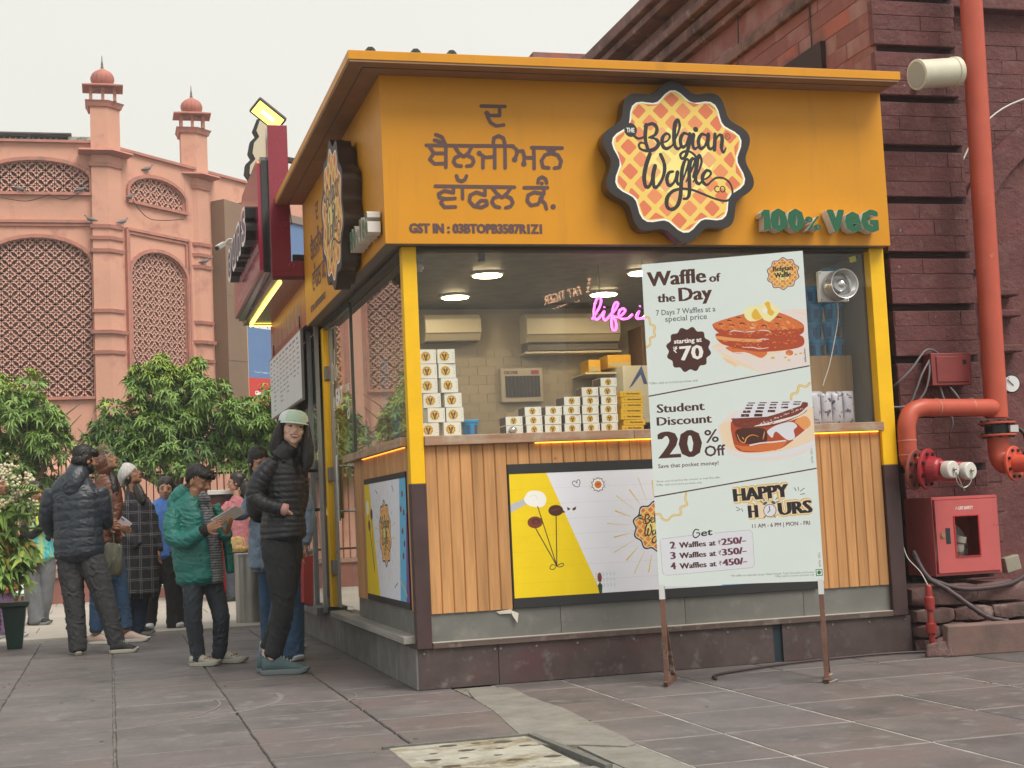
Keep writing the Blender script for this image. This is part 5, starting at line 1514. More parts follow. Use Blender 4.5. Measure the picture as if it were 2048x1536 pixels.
sc_,sa_=np.array((3.46,-.0,3.70)),nrm((1,.12,.13))
b=MB();b.lathe([(.086,0),(.1,.004),(.1,.022),(.094,.026),(.094,.29),(.1,.295),(.1,.33),(.085,.338)],sc_,sa_,32);b.build('housing',M('speaker_cream',(.58,.56,.44),.5,var=(8,.06)),t,smooth=1)
b=MB();b.lathe([(.085,-.001),(.085,.002)],sc_-sa_*.002,sa_,28);b.build('grille',M('grille_dull_cream',(.34,.34,.29),.6),t)  # end grille in a darker cream than the housing
b=MB();b.tube(spline([sc_+sa_*.33,(3.84,.1,3.72),(3.85,.2,3.8),(3.83,.33,3.85)],4),.006,6);b.build('cable',M('wire_white'),t);b=MB();b.bar(sc_+sa_*.2,(3.66,.34,3.74),.03,.05);b.build('bracket',M('dull_steel'),t)
for k,(p_,l)in enumerate((([(3.36,2.5,6.0),(3.36,2.42,5.0),(3.34,2.45,4.45)],'thin black wire hanging down the side wall above the kiosk roof'),([(3.36,1.32,6.0),(3.37,1.22,4.6),(3.37,1.25,3.7)],'thin black wire on the side wall near the corner of the pier'),([(4.1,.6,3.2),(4.3,.62,3.5),(4.6,.64,3.72),(5.2,.66,3.9)],'thin pale wire curving along the arch wall'))):
 t=thing('wire',l,'wire',p_[0]);b=MB();b.tube(spline(p_,6),.006,5);b.build('strand',[DARK,DARK,MATS['wire_white']][k],t)
t=thing('floor_cable','black cable lying on the paving along the kiosk base','cable',(1.9,-.1,.01))
b=MB();b.tube(spline([(1.55,-.62,.012),(1.62,-.45,.012),(1.9,-.30,.012),(2.3,-.16,.012),(2.9,-.09,.012),(3.3,-.2,.012)],8),.008,6);b.build('sheath',M('cable_black_red'),t,smooth='all')
# offer board on its stand
TB=thing('offer_board','tall pale mint offer board on rusty legs standing in front of the kiosk','sign stand',(1.62,-.87,0))
Lp,Rp=np.array((1.231,-.657,0)),np.array((2.006,-1.089,0))
Ub=nrm(Rp-Lp);Wb=np.array((Ub[1],-Ub[0],0))
if Wb@np.array((0,-1,0))<0:Wb=-Wb
A=board_art()
A.build('printed_panel',Lp+np.array((0,0,.54))+Wb*.0142,Ub,(0,0,1),TB)
b=MB();b.obox(Lp+Ub*.443+np.array((0,0,.54+.8935)),Ub,Wb,(0,0,1),.443,.014,.8935);b.build('panel',M('flex_white',(.68,.70,.70),.55),TB,bev=.003)
LEG=M('rusty_leg',(.17,.085,.06),.7,var=(14,.2),stain=[(9,(.42,.37,.32),.6,.68),(20,(.08,.04,.03),.55,.7)],bump=(40,.4,.003))
for s,P0 in((0,Lp+Ub*.012),(1,Rp-Ub*.02)):
 b=MB();b.bar(P0+np.array((0,0,.0))+Wb*-.0,P0+np.array((0,0,.54)),.026,.026,Wb);lg=b.build('leg',LEG,TB,bev=.002)
 b=MB();b.bar(P0+Wb*.05+np.array((0,0,.013)),P0-Wb*.32+np.array((0,0,.013)),.026,.026);b.bar(P0-Wb*.02+np.array((0,0,.36)),P0-Wb*.27+np.array((0,0,.03)),.022,.022);b.build('foot',LEG,lg)
 b=MB();b.obox(P0+Wb*.0505+np.array((0,0,.013)),Ub,Wb,(0,0,1),.010,.001,.010);b.build('open_end',DARK,lg)
 b=MB();b.bar(P0+np.array((0,0,.47)),P0+np.array((0,0,.55)),.029,.029,Wb);b.build('white_sleeve',MATS['flex_white'],lg)
b=MB();b.bar(Rp-Ub*.03-Wb*.0+np.array((0,0,.03)),Rp+Ub*.01-Wb*.0+np.array((0,0,.05)),.006);b.bar(Rp-Ub*.02,Rp+Ub*.035+np.array((0,0,.02)),.004);b.build('tied_rag',M('torn_paper'),TB)
# neighbouring burgundy stall
ST=thing('burgundy_stall','burgundy food stall next door with a lit canopy and glass front','stall',(1.4,4.8,0))
BUR=M('burgundy_panel',(.22,.012,.035),.22,coat=.5,var=(1.5,.08))
BURD=M('burgundy_dark',(.10,.008,.02),.2,coat=.6)
b=MB();b.box(-.10,3.46,2.58,.6,6.15,3.0);b.build('front_band',M('band_red',(.30,.04,.03),.4),ST)
b=MB();b.box(-.368,3.432,2.93,2.5,6.15,2.96);b.build('canopy_underside',BURD,ST)
b=MB();b.box(-.372,3.426,2.9605,-.10,6.15,3.08);b.build('canopy',BUR,ST)
b=MB();b.prism([(3.42,3.0),(3.62,3.0),(3.56,4.2),(3.42,4.2)],(-.374,0,0),(0,1,0),(0,0,1),(-1,0,0),-.16,0);b.build('fin',BUR,ST,bev=.003)
b=MB();b.box(.2,3.5,.24,3.0,6.1,2.9);b.build('stall_body',M('stall_dark',(.06,.04,.04),.6),ST)
b=MB();b.box(.02,6.1,.24,.2,6.15,2.9);b.build('end_wall',BUR,ST)
NE=M('neon_warm_yellow',(1.0,.74,.12),.4,emit=3.4)
b=MB();b.tube([(-.30,3.48,2.918),(-.305,4.6,2.913),(-.30,6.08,2.918)],.012,8);b.tube([(-.30,6.09,2.918),(-.1,6.09,2.918)],.005,6);b.build('light_tube',NE,ST,smooth='all')
A=Art(2.6,.3);A.yup=True
for k,w in enumerate((.2,.28,.3,.34,.2,.3,.33)):
 x=.04+sum((.2,.28,.3,.34,.2,.3,.33)[:k])+.05*k
 for i in range(int(w/.05)):A.stroke([(x+i*.055,.03),(x+i*.055+.004,.2)],.028,M('band_lettering',(.6,.42,.38),.5),n=5)
A.build('band_lettering',(-.102,6.1,2.62),(0,-1,0),(0,0,1),ST)['kind']='stuff'
b=MB();b.prism([(3.5,3.02),(5.95,2.97),(5.95,3.38),(4.85,3.93),(3.55,3.93),(3.5,3.9)],(-.43,0,0),(0,1,0),(0,0,1),(-1,0,0),0,.03);b.build('sign_face',M('sign_red',(.33,.012,.05),.2,coat=.6),ST)
b=MB();b.prism([(3.48,3.0),(5.97,2.95),(5.97,3.4),(4.87,3.96),(3.53,3.96),(3.48,3.92)],(-.376,0,0),(0,1,0),(0,0,1),(-1,0,0),0,.053);b.build('sign_box',M('sign_black',(.015,.015,.018),.15,coat=.8),ST)
t=thing('raised_lettering','raised white outlined lettering on the burgundy sign seen almost edge-on','sign',(-.46,4.7,3.3))
NAVY=M('letter_navy',(.05,.045,.16),.3)
def solid_text(txt,o,U,W,w,cap,nib,d0,d1,face,side,par):
 adv=0
 A=Art(1,1);A.yup=True
 A.text(txt,(0,0),(w,0),cap,face,nib)
 m=A.build('tmp',(0,0,0),(1,0,0),(0,1,0),None,clip=False)
 V=[tuple(v.co)for v in m.data.vertices];F=[tuple(p.vertices)for p in m.data.polygons]
 bpy.data.objects.remove(m)
 cnt={(a_,b_)for f in F for a_,b_ in zip(f,f[1:]+f[:1])}
 bd=[(a_,b_)for a_,b_ in cnt if(b_,a_)not in cnt]
 o,U,W=[np.array(q,float)for q in(o,U,W)]
 P3=lambda v,d:tuple(o+U*v[0]+np.array((0,0,1.))*v[1]+W*d)
 n=len(V);b=MB();b.add([P3(v,d1)for v in V]*2+[P3(v,d0)for v in V],F)
 b.f.extend([(a_+n,a_+2*n,b_+2*n,b_+n)for a_,b_ in bd]);b.m.extend([1]*len(bd))
 return b.build('letter',[face,side],par)
for k,ch in enumerate('ouns'):
 yy=5.6-k*.5
 solid_text(ch,(-.46,yy,3.28+.02*k),(0,-1,0),(-1,0,0),.40,.36,(.26,.2),0,.085,WHT,DARK,t)
 A=Art(1,1);A.yup=True;A.text(ch,(.04,.012),(.36,.012),.335,NAVY,(.08,.06));A.build('inlay',(-.5462,yy,3.28+.02*k),(0,-1,0),(0,0,1),t,clip=False)
A=Art(2.4,.5);A.yup=True
SWH=M('sign_script_pale',(.75,.45,.5),.4)
rq=random.Random(4)
for row,(y0,x0,x1)in enumerate(((.02,.35,2.35),(.17,.5,2.3))):
 x=x0
 while x<x1:A.stroke([(x,y0+rq.uniform(0,.02)),(x+.03,y0+rq.uniform(.06,.1)),(x+.05,y0+.01)],.016,SWH,n=5);x+=.07
A.build('sign_script',(-.4612,5.9,3.02),(0,-1,0),(0,0,1),ST)
t=thing('signboard_ornament','white shaped signboard with a black wavy edge behind the burgundy sign','signboard',(-.25,5.5,4.2))
pf=[(-.16,4.86),(-.24,4.82),(-.28,4.72),(-.25,4.66),(-.31,4.6),(-.33,4.5),(-.30,4.44),(-.36,4.38),(-.37,4.3),(-.33,4.24),(-.34,4.0),(-.32,3.4),(-.02,3.4),(-.02,4.86)]
b=MB();b.prism(pf,(0,5.5,0),(1,0,0),(0,0,1),(0,-1,0),-.1,0);b.build('edge',DARK,t)
b=MB();b.prism([(x*.86+.0*z-.005,(z-3.4)*.985+3.41)for x,z in pf],(0,5.5,0),(1,0,0),(0,0,1),(0,-1,0),0,.01);b.build('face',M('ornament_cream',(.6,.55,.42),.5),t)
b=MB();b.box(-.15,5.47,4.3,-.03,5.489,4.68);b.build('panel_frame',M('frame_brown',(.08,.05,.03),.5),t);b=MB();b.box(-.135,5.462,4.32,-.045,5.4695,4.66);b.build('panel',M('panel_slate_blue',(.16,.24,.36),.3),t)
t=thing('floodlight','lit yellow floodlight on the top of the burgundy stall','floodlight',(-.3,4.0,4.4))
fx=nrm((.80,.15,-.6));fn=nrm((-.35,-.9,-.3));fn=nrm(fn-fx*(fn@fx));fz=np.cross(fx,fn);fc=np.array((-.30,4.0,4.44))
b=MB();b.obox(fc-fn*.03,fx,fn,fz,.145,.04,.075);b.build('housing',M('flood_black',(.03,.03,.03),.4),t,bev=.012)
b=MB();b.obox(fc+fn*.012,fx,fn,fz,.128,.003,.06);b.build('lens',M('flood_glow',(1.0,.72,.14),.3,emit=1.9),t)
b=MB();b.obox(fc+fn*.0165,fx,fn,fz,.06,.001,.012);b.build('lamp',M('flood_core',(1.0,.93,.6),.3,emit=7),t)
b=MB();b.tube([fc-fn*.05,(-.27,4.02,4.3),(-.27,4.0,3.9)],.012,6);b.tube(spline([fc-fn*.06+fx*.12,(-.17,4.0,4.2),(-.16,4.0,3.9),(-.13,4.0,3.5)],5),.005,5);b.build('bracket',M('flood_black'),t)
b=MB();b.bar((-.3,3.62,3.98),(.6,3.62,3.83),.05,.04);b.bar((-.3,3.62,3.66),(.6,3.62,3.6),.03,.03);b.bar((-.18,3.6,3.14),(.2,3.6,3.13),.05,.05);b.build('truss',M('truss_dark',(.05,.04,.035),.5),ST)
t=thing('security_camera','small white security camera on an arm left of the burgundy sign','camera',(-.5,6.1,3.72))
b=MB();b.bar((-.60,6.05,3.685),(-.53,6.1,3.735),.055,.05);b.build('body',M('camera_white',(.6,.6,.58),.4),t,bev=.008);b=MB();b.cyl((-.605,6.045,3.68),(-.61,6.04,3.677),.02,n=12);b.build('lens',DARK,t)
b=MB();b.tube(spline([(-.53,6.1,3.73),(-.48,6.1,3.78),(-.42,6.1,3.76),(-.38,6.05,3.66)],4),.012,7);b.build('arm',M('camera_white'),t)
t=thing('menu_board','white printed menu board hanging slanted under the burgundy canopy','menu board',(-.12,4.9,2.0))
A=Art(2.36,.56,None,M('menu_white',(.78,.81,.88),.35));A.yup=True
MT=M('menu_text',(.2,.22,.3),.5)
for c_ in range(9):
 x=.06+c_*.255
 for r__ in range(rq.randint(7,12)):
  y=.52-r__*.042
  if y<.03:break
  A.stroke([(x,y),(x+rq.uniform(.08,.17),y)],.012 if r__ else .02,MT,n=4)
  if c_ in(3,4,6):A.stroke([(x+.2,y),(x+.22,y)],.012,MT,n=4)
for x in(.3,.82,1.33,1.85):A.stroke([(x,.05),(x,.5)],.005,MT,n=4)
A.build('print',(-.1262,6.08,2.0),(0,-1,0),(0,0,1),t)
b=MB();b.box(-.125,3.70,1.985,-.105,6.10,2.575);b.build('backing',M('dull_steel'),t)
b=MB()
for y in(3.9,5.9):b.bar((-.1,y,2.5),(-.1,y,2.7),.02)
b.build('hanger',DARK,t)
G2=glass_mat('stall_glass',tint=(.75,.80,.78),boost=1.3,dirt=.05)
sheet('glass_front',[(-.03,6.1,.3),(-.03,3.43,.3),(-.03,3.43,2.6),(-.03,6.1,2.6)],G2,ST)
b=MB()
for y in(3.44,3.95,4.9,5.9):b.box(-.05,y-.02,.26,-.02,y+.02,2.6)
b.build('mullion',M('steel_grey',(.3,.31,.32),.3,metal=.8),ST)
b=MB();b.tube([(-.12,3.72,1.0),(-.12,3.72,1.48)],.02,8);b.tube([(-.12,3.72,1.08),(-.03,3.72,1.08)],.014,8);b.tube([(-.12,3.72,1.40),(-.03,3.72,1.40)],.014,8);b.build('door_handle',BOLT,ST,smooth=1)
b=MB()
for k in range(5):b.lathe([(.008,0),(.018,.04),(.016,.10),(.008,.14)],(.12,3.7+k*.45,1.5-(k%2)*.5),n=10)
b.build('reflection_glow',M('reflection_glow_warm',(1.0,.55,.16),.4,emit=.9),ST,smooth='all')  # added glowing shapes standing in for dim warm reflections in the stall glass
b=MB();b.box(-.10,3.46,.24,3.0,6.15,.3);b.build('threshold',BASES,ST)
# pink sandstone building with pierced screens
PK=M('pink_sandstone',(.62,.325,.235),.85,var=(.8,.08),stain=[(1.6,(.44,.20,.16),.55,.75),(7,(.62,.30,.22),.6,.75)],streak=((.34,.17,.14),3.0,.62,.80),bump=(9,.25,.02))
PKT=M('pink_sandstone_trim',(.47,.20,.155),.85,var=(2,.1),stain=(3,(.30,.17,.14),.5,.72),bump=(14,.3,.02))
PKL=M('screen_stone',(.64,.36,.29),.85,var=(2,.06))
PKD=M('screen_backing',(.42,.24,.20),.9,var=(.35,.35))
PB=thing('pink_building','pink sandstone building with pierced screen windows and domed turrets','building',(-1.6,34,0))
Y0=34.0
LA,LU=.48,.218
def screen(o,U,W,cx,hw,zb,zs,zt,seg=True,depth=.12):
 """pierced stone screen clipped to an arched opening; s along U"""
 o,U,W=np.array(o,float),np.array(U,float),np.array(W,float)
 def inside(s,z):
  if abs(s-cx)>hw or z<zb:return False
  if z<=zs:return True
  return((s-cx)/hw)**2+((z-zs)/(zt-zs))**2<1
 P,F=[],[]
 Vz=np.array((0,0,1.))
 def bar(a,c,w=.047,d=.06):
  m_=((a[0]+c[0])/2,(a[1]+c[1])/2)
  if not inside(*m_):return
  dx,dz=c[0]-a[0],c[1]-a[1]
  L=math.hypot(dx,dz)
  nx,nz=-dz/L*w/2,dx/L*w/2
  q=[(a[0]+nx,a[1]+nz),(c[0]+nx,c[1]+nz),(c[0]-nx,c[1]-nz),(a[0]-nx,a[1]-nz)]
  k=len(P)
  for dd in(-depth,-depth+d):
   for s_,z_ in q:P.append(o+U*s_+Vz*z_+W*dd)
  F.extend([(k+7,k+6,k+5,k+4),(k,k+1,k+5,k+4),(k+1,k+2,k+6,k+5),(k+2,k+3,k+7,k+6),(k+3,k,k+4,k+7)])
 rows=int((zt-zb)/LU)+2
 cols=int(2*hw/LA)+3
 for j in range(-1,rows):
  for i in range(-1,cols):
   s0=cx-hw+i*LA+(LA/2 if j%2 else 0)
   z0=zb+j*LU
   for sg in(-1,1):
    s1,z1=s0+sg*LA/2,z0+LU
    if not(inside(s0,z0)or inside(s1,z1)or inside((s0+s1)/2,(z0+z1)/2)):continue
    L=math.hypot(s1-s0,z1-z0);nx,nz=-(z1-z0)/L,(s1-s0)/L
    for bs in(-1,1):
     pts=[]
     for f in(0,.16,.38,.62,.84,1):
      bl=math.sin(math.pi*f)*.074*bs
      pts.append((s0+(s1-s0)*f+nx*bl,z0+(z1-z0)*f+nz*bl))
     for a,c in zip(pts[:-1],pts[1:]):bar(a,c)
   cxn,czn=s0+LA/2,z0
   for sg in(-1,1):
    bar((cxn-.058,czn-sg*.053),(cxn+.058,czn+sg*.053),.028)
 return P,F,inside
def arch_pts(cx,hw,zs,zt,n=18):
 return[(cx+hw*math.cos(t),zs+(zt-zs)*math.sin(t))for t in np.linspace(math.pi,0,n)]
def facade(o,U,W,s0,s1,z1,wins,par,mat=PK,th=.4,panels=True):
 """wall with arched openings; wins = (cx, hw, zb, zs, zt)"""
 o,U,W=np.array(o,float),np.array(U,float),np.array(W,float)
 cols=sorted(set((w[0],w[1])for w in wins))
 b=MB()
 def rect(a,c,z0,z1_):b.prism([(a,z0),(c,z0),(c,z1_),(a,z1_)],o,U,(0,0,1),W,-th,0)
 groups={}
 for w in wins:groups.setdefault(round(w[0],2),[]).append(w)
 x=s0
 for cx in sorted(groups):
  g_=sorted(groups[cx],key=lambda w:w[2])
  hw=max(w[1]for w in g_)
  rect(x,cx-hw,0,z1)
  z=0
  for w in g_:
   rect(cx-hw,cx+hw,z,w[2])
   ap=arch_pts(w[0],w[1],w[3],w[4])
   ztop=w[4]+.06
   b.prism([(cx-hw,w[3])]+[(p[0],p[1])for p in ap[1:-1]]+[(cx+hw,w[3]),(cx+hw,ztop),(cx-hw,ztop)],o,U,(0,0,1),W,-th,0)
   z=ztop
  rect(cx-hw,cx+hw,z,z1)
  x=cx+hw
 rect(x,s1,0,z1)
 wall=b.build('wall',mat,par)
 for cx,hw,zb,zs,zt in wins:
  P,F,ins=screen(o,U,W,cx,hw,zb,zs,zt)
  ob=tri_mesh('pierced_screen',np.array(P),np.array(F),PKL,parent=par)
  ob['kind']='stuff'
  b=MB()
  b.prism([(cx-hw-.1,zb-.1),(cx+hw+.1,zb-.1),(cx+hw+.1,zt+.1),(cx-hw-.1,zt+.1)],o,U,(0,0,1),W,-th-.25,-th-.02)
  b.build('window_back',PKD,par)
  b=MB()
  ap=arch_pts(cx,hw+.07,zs,zt+.07,16)
  if zt-zs<hw*.8:
   full=[(cx-hw-.07,zb)]+ap+[(cx+hw+.07,zb)]
   for a,c in zip(full[:-1],full[1:]):
    b.bar(o+U*a[0]+np.array((0,0,a[1]))+W*.03,o+U*c[0]+np.array((0,0,c[1]))+W*.03,.10,.10,W)
   b.bar(o+U*(cx-hw-.1)+np.array((0,0,zb-.03))+W*.05,o+U*(cx+hw+.1)+np.array((0,0,zb-.03))+W*.05,.12,.08)
   b.build('arch_moulding',PKT,par)
 return wall
UL,WLv=np.array((1,0,0.)),np.array((0,-1,0.))
T1x=-1.50
facade((0,Y0,0),UL,WLv,-24,T1x,11.95,[(-3.46,1.42,10.52,10.95,11.42),(-3.46,1.45,4.75,8.45,9.22),(-7.2,1.42,10.52,10.95,11.42),(-7.2,1.45,4.75,8.45,9.22),(-10.94,1.42,10.52,10.95,11.42),(-10.94,1.45,4.75,8.45,9.22),(-14.7,1.42,10.52,10.95,11.42),(-14.7,1.45,4.75,8.45,9.22)],PB)
UR=np.array((math.sin(math.radians(45)),math.cos(math.radians(45)),0));WR=np.array((UR[1],-UR[0],0))
OR_=np.array((T1x,Y0,0))
facade(OR_,UR,WR,0,20,11.85,[(1.95,1.15,10.45,10.75,11.25),(1.95,1.15,4.75,8.3,9.05)],PB)
def frame(o,U,W,a,c,z0,z1):
 b=MB()
 o,U,W=np.array(o,float),np.array(U,float),np.array(W,float)
 for k,(ins,d)in enumerate(((0,.1),(.09,.06))):
  for p,q in(((a+ins,z0),(a+ins,z1-ins)),((a+ins,z1-ins),(c-ins,z1-ins)),((c-ins,z1-ins),(c-ins,z0))):
   b.bar(o+U*p[0]+np.array((0,0,p[1]))+W*d/2,o+U*q[0]+np.array((0,0,q[1]))+W*d/2,.08,d,W)
 b.build('window_frame',PKT,PB)
for cx in(-3.46,-7.2,-10.94,-14.7):frame((0,Y0,0),UL,WLv,cx-1.62,cx+1.62,3.0,9.7)
frame(OR_,UR,WR,.62,3.22,3.0,9.6)
b=MB()
b.box(-24,Y0-.12,11.95,T1x,Y0+.3,12.02);b.prism([(0,11.85),(20,11.85),(20,11.93),(0,11.93)],OR_,UR,(0,0,1),WR,-.3,.1)
b.build('coping',PKT,PB)
b=MB()
for x in(-5.33,-9.07,-12.8):b.box(x-.2,Y0-.14,0,x+.2,Y0,11.95)
b.build('pilaster',PK,PB)
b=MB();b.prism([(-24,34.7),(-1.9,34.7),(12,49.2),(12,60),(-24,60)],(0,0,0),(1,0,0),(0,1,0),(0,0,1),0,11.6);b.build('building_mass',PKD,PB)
def turret(o,label_):
 """o corner point on plan; two front faces: -y and the 45 degree face"""
 w1,w2=.46,.50
 def plan(g=0.0):
  c=np.array(o[:2],float)
  p0=c+np.array((-w1-g,-.16-g));p1=c+np.array((g*.4,-.16-g));p2=p1+UR[:2]*(w2+g);p3=p2+np.array((-.2,.5));p4=np.array((p0[0],p3[1]))
  return[tuple(p)for p in(p0,p1,p2,p3,p4)]
 def blk(z0,z1,g=0,g2=None,mat=PK,nm='shaft'):
  a,c=plan(g),plan(g if g2 is None else g2)
  b=MB();b.ring_loft([[(x,y,z0)for x,y in a],[(x,y,z1)for x,y in c]]);return b.build(nm,mat,PB)
 blk(0,11.68,0);blk(11.7,13.0,-.0,nm='turret_shaft')
 for z0,z1,g in((13.0,13.10,.05),(13.10,13.16,.09)):blk(z0,z1,g,g+.04,PKT,'turret_cap')
 blk(11.66,11.72,.34,.30,PKT,'turret_canopy');blk(11.60,11.66,.06,.30,PKT,'turret_canopy')
 for z,g in((11.32,.05),(9.55,.05),(9.22,.05),(8.86,.05),(7.15,.05),(6.55,.09),(5.98,.05)):blk(z-.05,z+.05,g,g+.02,PKT,'band')
 cx,cy=o[0]-.10,o[1]+.06
 b=MB()
 for sx in(-.33,.33):
  for sy in(-.2,.2):
   b.box(cx+sx-.045,cy+sy-.045,13.16,cx+sx+.045,cy+sy+.045,13.56)
 b.box(cx-.045,cy-.245,13.16,cx+.045,cy-.155,13.56)
 b.build('turret_column',PKT,PB)['kind']='stuff'
 b=MB()
 for a_,c_ in((-.33,0),(0,.33)):
  ap=arch_pts(cx+(a_+c_)/2,.12,13.40,13.5,8)
  b.prism([(cx+a_,13.40)]+ap+[(cx+c_,13.40),(cx+c_,13.57),(cx+a_,13.57)],(0,cy-.17,0),(1,0,0),(0,0,1),(0,-1,0),-.05,.0)
 b.build('turret_arch',PKT,PB)
 b=MB()
 n=4
 def sq(r_,ry,z):return[(cx-r_,cy-ry,z),(cx+r_,cy-ry,z),(cx+r_,cy+ry,z),(cx-r_,cy+ry,z)]
 b.ring_loft([sq(.40,.28,13.56),sq(.56,.44,13.56),sq(.56,.44,13.59),sq(.30,.26,13.66)]);b.build('turret_eave',PKT,PB)
 b=MB()
 prof=[(.22,13.64),(.28,13.72),(.315,13.81),(.315,13.90),(.28,13.99),(.21,14.06),(.12,14.11),(.05,14.16)]
 rings=[]
 for r_,z in prof:
  rings.append([(cx+r_*(1+.05*abs(math.cos(8*t)))*math.cos(t),cy+r_*(1+.05*abs(math.cos(8*t)))*math.sin(t),z)for t in np.linspace(0,2*math.pi,64,endpoint=False)])
 b.ring_loft(rings);b.build('dome',M('dome_sandstone',(.43,.155,.12),.75,var=(4,.15),stain=(5,(.25,.12,.1),.55,.75)),PB,smooth=1)
 b=MB();b.lathe([(.06,14.08),(.055,14.14),(.035,14.17),(.045,14.2),(.028,14.24),(.036,14.27),(.015,14.40),(.012,14.5),(.002,14.56)],(cx,cy,0),n=12);b.build('finial',M('finial_grey',(.16,.13,.10),.7),PB,smooth=1)
turret((T1x,Y0,0),'left')
turret(tuple(OR_+UR*3.72),'right')
PG=M('pigeon_grey',(.13,.135,.15),.6)
def pigeon(p,ang,label):
 t=thing('pigeon',label,'pigeon',tuple(p),'pigeons on the pink building')
 c,s_=math.cos(ang),math.sin(ang)
 R=np.array(((c,-s_,0),(s_,c,0),(0,0,1)))
 b=MB()
 prof=[(-.20,.0,.012),(-.12,.02,.03),(-.04,.04,.055),(.04,.055,.058),(.10,.085,.04),(.12,.125,.026),(.135,.155,.026),(.155,.16,.02),(.175,.155,.006)]
 rings=[[np.array(p)+R@np.array((x,r_*math.cos(t_),.06+z+r_*math.sin(t_)))for t_ in np.linspace(0,2*math.pi,10,endpoint=False)]for x,z,r_ in prof]
 b.ring_loft(rings);b.build('body',PG,t,smooth='all')
 b=MB()
 for sg in(-.02,.02):b.cyl(np.array(p)+R@np.array((.01,sg,.0)),np.array(p)+R@np.array((.01,sg,.05)),.006,n=5)
 b.build('leg',M('pigeon_leg',(.3,.08,.07),.6),t)
Pz=lambda s,z,d=.08:OR_+UR*s+WR*d+np.array((0,0,z))
for p,a,l in((Pz(1.5,11.40),.4,'pigeon on top of the arch moulding right of the left turret'),((-3.9,Y0-.1,10.50),2.9,'pigeon at the left on the sill of the upper left screen'),((-2.25,Y0-.12,10.50),.2,'pigeon at the right end of the sill of the upper left screen'),(Pz(.75,10.44),1.0,'pigeon on the sill beside the left turret'),((T1x-.5,Y0-.25,9.62),3.0,'pigeon on the left of the turret ledge'),(Pz(.3,9.62,.22),.5,'pigeon on the right of the turret ledge'),(Pz(3.75,8.93,.2),.3,'pigeon on a ledge of the right turret')):
 pigeon(p,a,l)
for pts,l in(([(-4.4,10.35),(-3.7,10.25),(-3.1,10.45)],'sagging black cable below the upper left screen'),([(-3.1,10.45),(-2.7,10.3),(-2.3,10.5)],'short sagging cable at the right of the upper left screen')):
 t=thing('cable',l,'cable',(pts[0][0],Y0-.12,pts[0][1]));b=MB();b.tube(spline([(x,Y0-.14,z)for x,z in pts],6),.012,5);b.build('strand',DARK,t)
t=thing('cable','sagging black cable below the upper right screen','cable',tuple(Pz(.8,10.4,.2)));b=MB();b.tube(spline([Pz(.8,10.42,.15),Pz(1.5,10.0,.15),Pz(2.9,10.2,.15)],6),.012,5);b.build('strand',DARK,t)
t=thing('roof_shed','dark slatted roof shed with a weathered white panel behind the pink parapet','shed',(-3.5,35.5,12))
b=MB();b.box(-14,35.6,11.9,-2.6,35.7,12.56);b.build('back',M('shed_dark',(.03,.032,.035),.8),t)
sl=M('shed_slat',(.10,.10,.105),.6,var=(3,.3))
for k,z in enumerate((12.04,12.22,12.38,12.52)):
 b=MB();b.box(-14,35.42,z,-2.62,35.5,z+.05);b.build('slat',sl,t)
b=MB()
for k in range(70):b.box(-14+k*.16,35.52,12.0,-14+k*.16+.05,35.55,12.5)
tag(b.build('louvre',M('shed_louvre',(.30,.30,.29),.7),t),kind='stuff')
for x in(-3.7,-5.6):b=MB();b.box(x,35.38,11.9,x+.05,35.42,12.6);b.build('upright',sl,t)
b=MB();b.box(-2.6,35.4,11.9,-1.7,35.6,12.52);b.build('weathered_panel',M('weathered_white',(.5,.5,.44),.9,var=(5,.2),stain=(6,(.10,.12,.09),.5,.62)),t)
b=MB();b.box(-14.2,35.3,12.56,-2.5,35.9,12.6);b.build('roof_sheet',sl,t)
t=thing('billboard','tall blue and red bank billboard with a gold edge on the pink building','billboard',tuple(OR_+UR*6))
q=lambda s,z,d:OR_+UR*s+np.array((0,0,z))+WR*d
Bm=[M('billboard_blue',(.11,.20,.40),.5,var=(.5,.1)),M('billboard_red',(.62,.045,.04),.5),M('billboard_gold',(.75,.50,.20),.4)]
A=Art(8.0,6.4,None,Bm[0]);A.yup=True
A.poly([(0,0),(8,0),(8,1.3),(0,1.15)],Bm[1])
A.text('with Electric Vehicle Loans',(.35,2.75),(1.75,2.75),.17,WHT,(.2,.1))
A.text('T and C apply. Loans at the sole discretion of the bank',(.3,1.32),(2.9,1.36),.05,WHT)
A.text('Give a missed call*: Car Loan Dial',(.3,.62),(3.0,.68),.13,WHT,(.2,.1))
A.build('print',q(5.35,4.4,.42),UR,(0,0,1),t)
b=MB();b.prism([(5.33,4.3),(14,4.3),(14,10.75),(5.33,10.8)],OR_,UR,(0,0,1),WR,.02,.40);b.build('box',M('billboard_frame',(.25,.22,.18),.6),t)
b=MB();b.prism([(5.2,4.2),(5.33,4.2),(5.33,10.9),(5.2,10.9)],OR_,UR,(0,0,1),WR,.02,.46);b.build('gold_edge',Bm[2],t)
b=MB();b.prism([(5.2,10.8),(14,10.75),(14,11.0),(5.2,11.05)],OR_,UR,(0,0,1),WR,.02,.5);b.build('top_rail',M('rail_grey_brown',(.22,.17,.14),.5),t)
t=thing('brown_panel','tall brown cladding panel between the right turret and the billboard','panel',tuple(OR_+UR*4.8))
b=MB();b.prism([(4.3,4.2),(5.2,4.2),(5.2,10.95),(4.3,11.0)],OR_,UR,(0,0,1),WR,.02,.55)
b.build('cladding',M('cladding_brown',(.22,.14,.09),.5,var=(.7,.12)),t)
for z in(6.0,8.0,9.6):
 b=MB();b.prism([(4.3,z),(5.2,z),(5.2,z+.02),(4.3,z+.02)],OR_,UR,(0,0,1),WR,.55,.556);b.build('seam',M('seam_brown'),t)
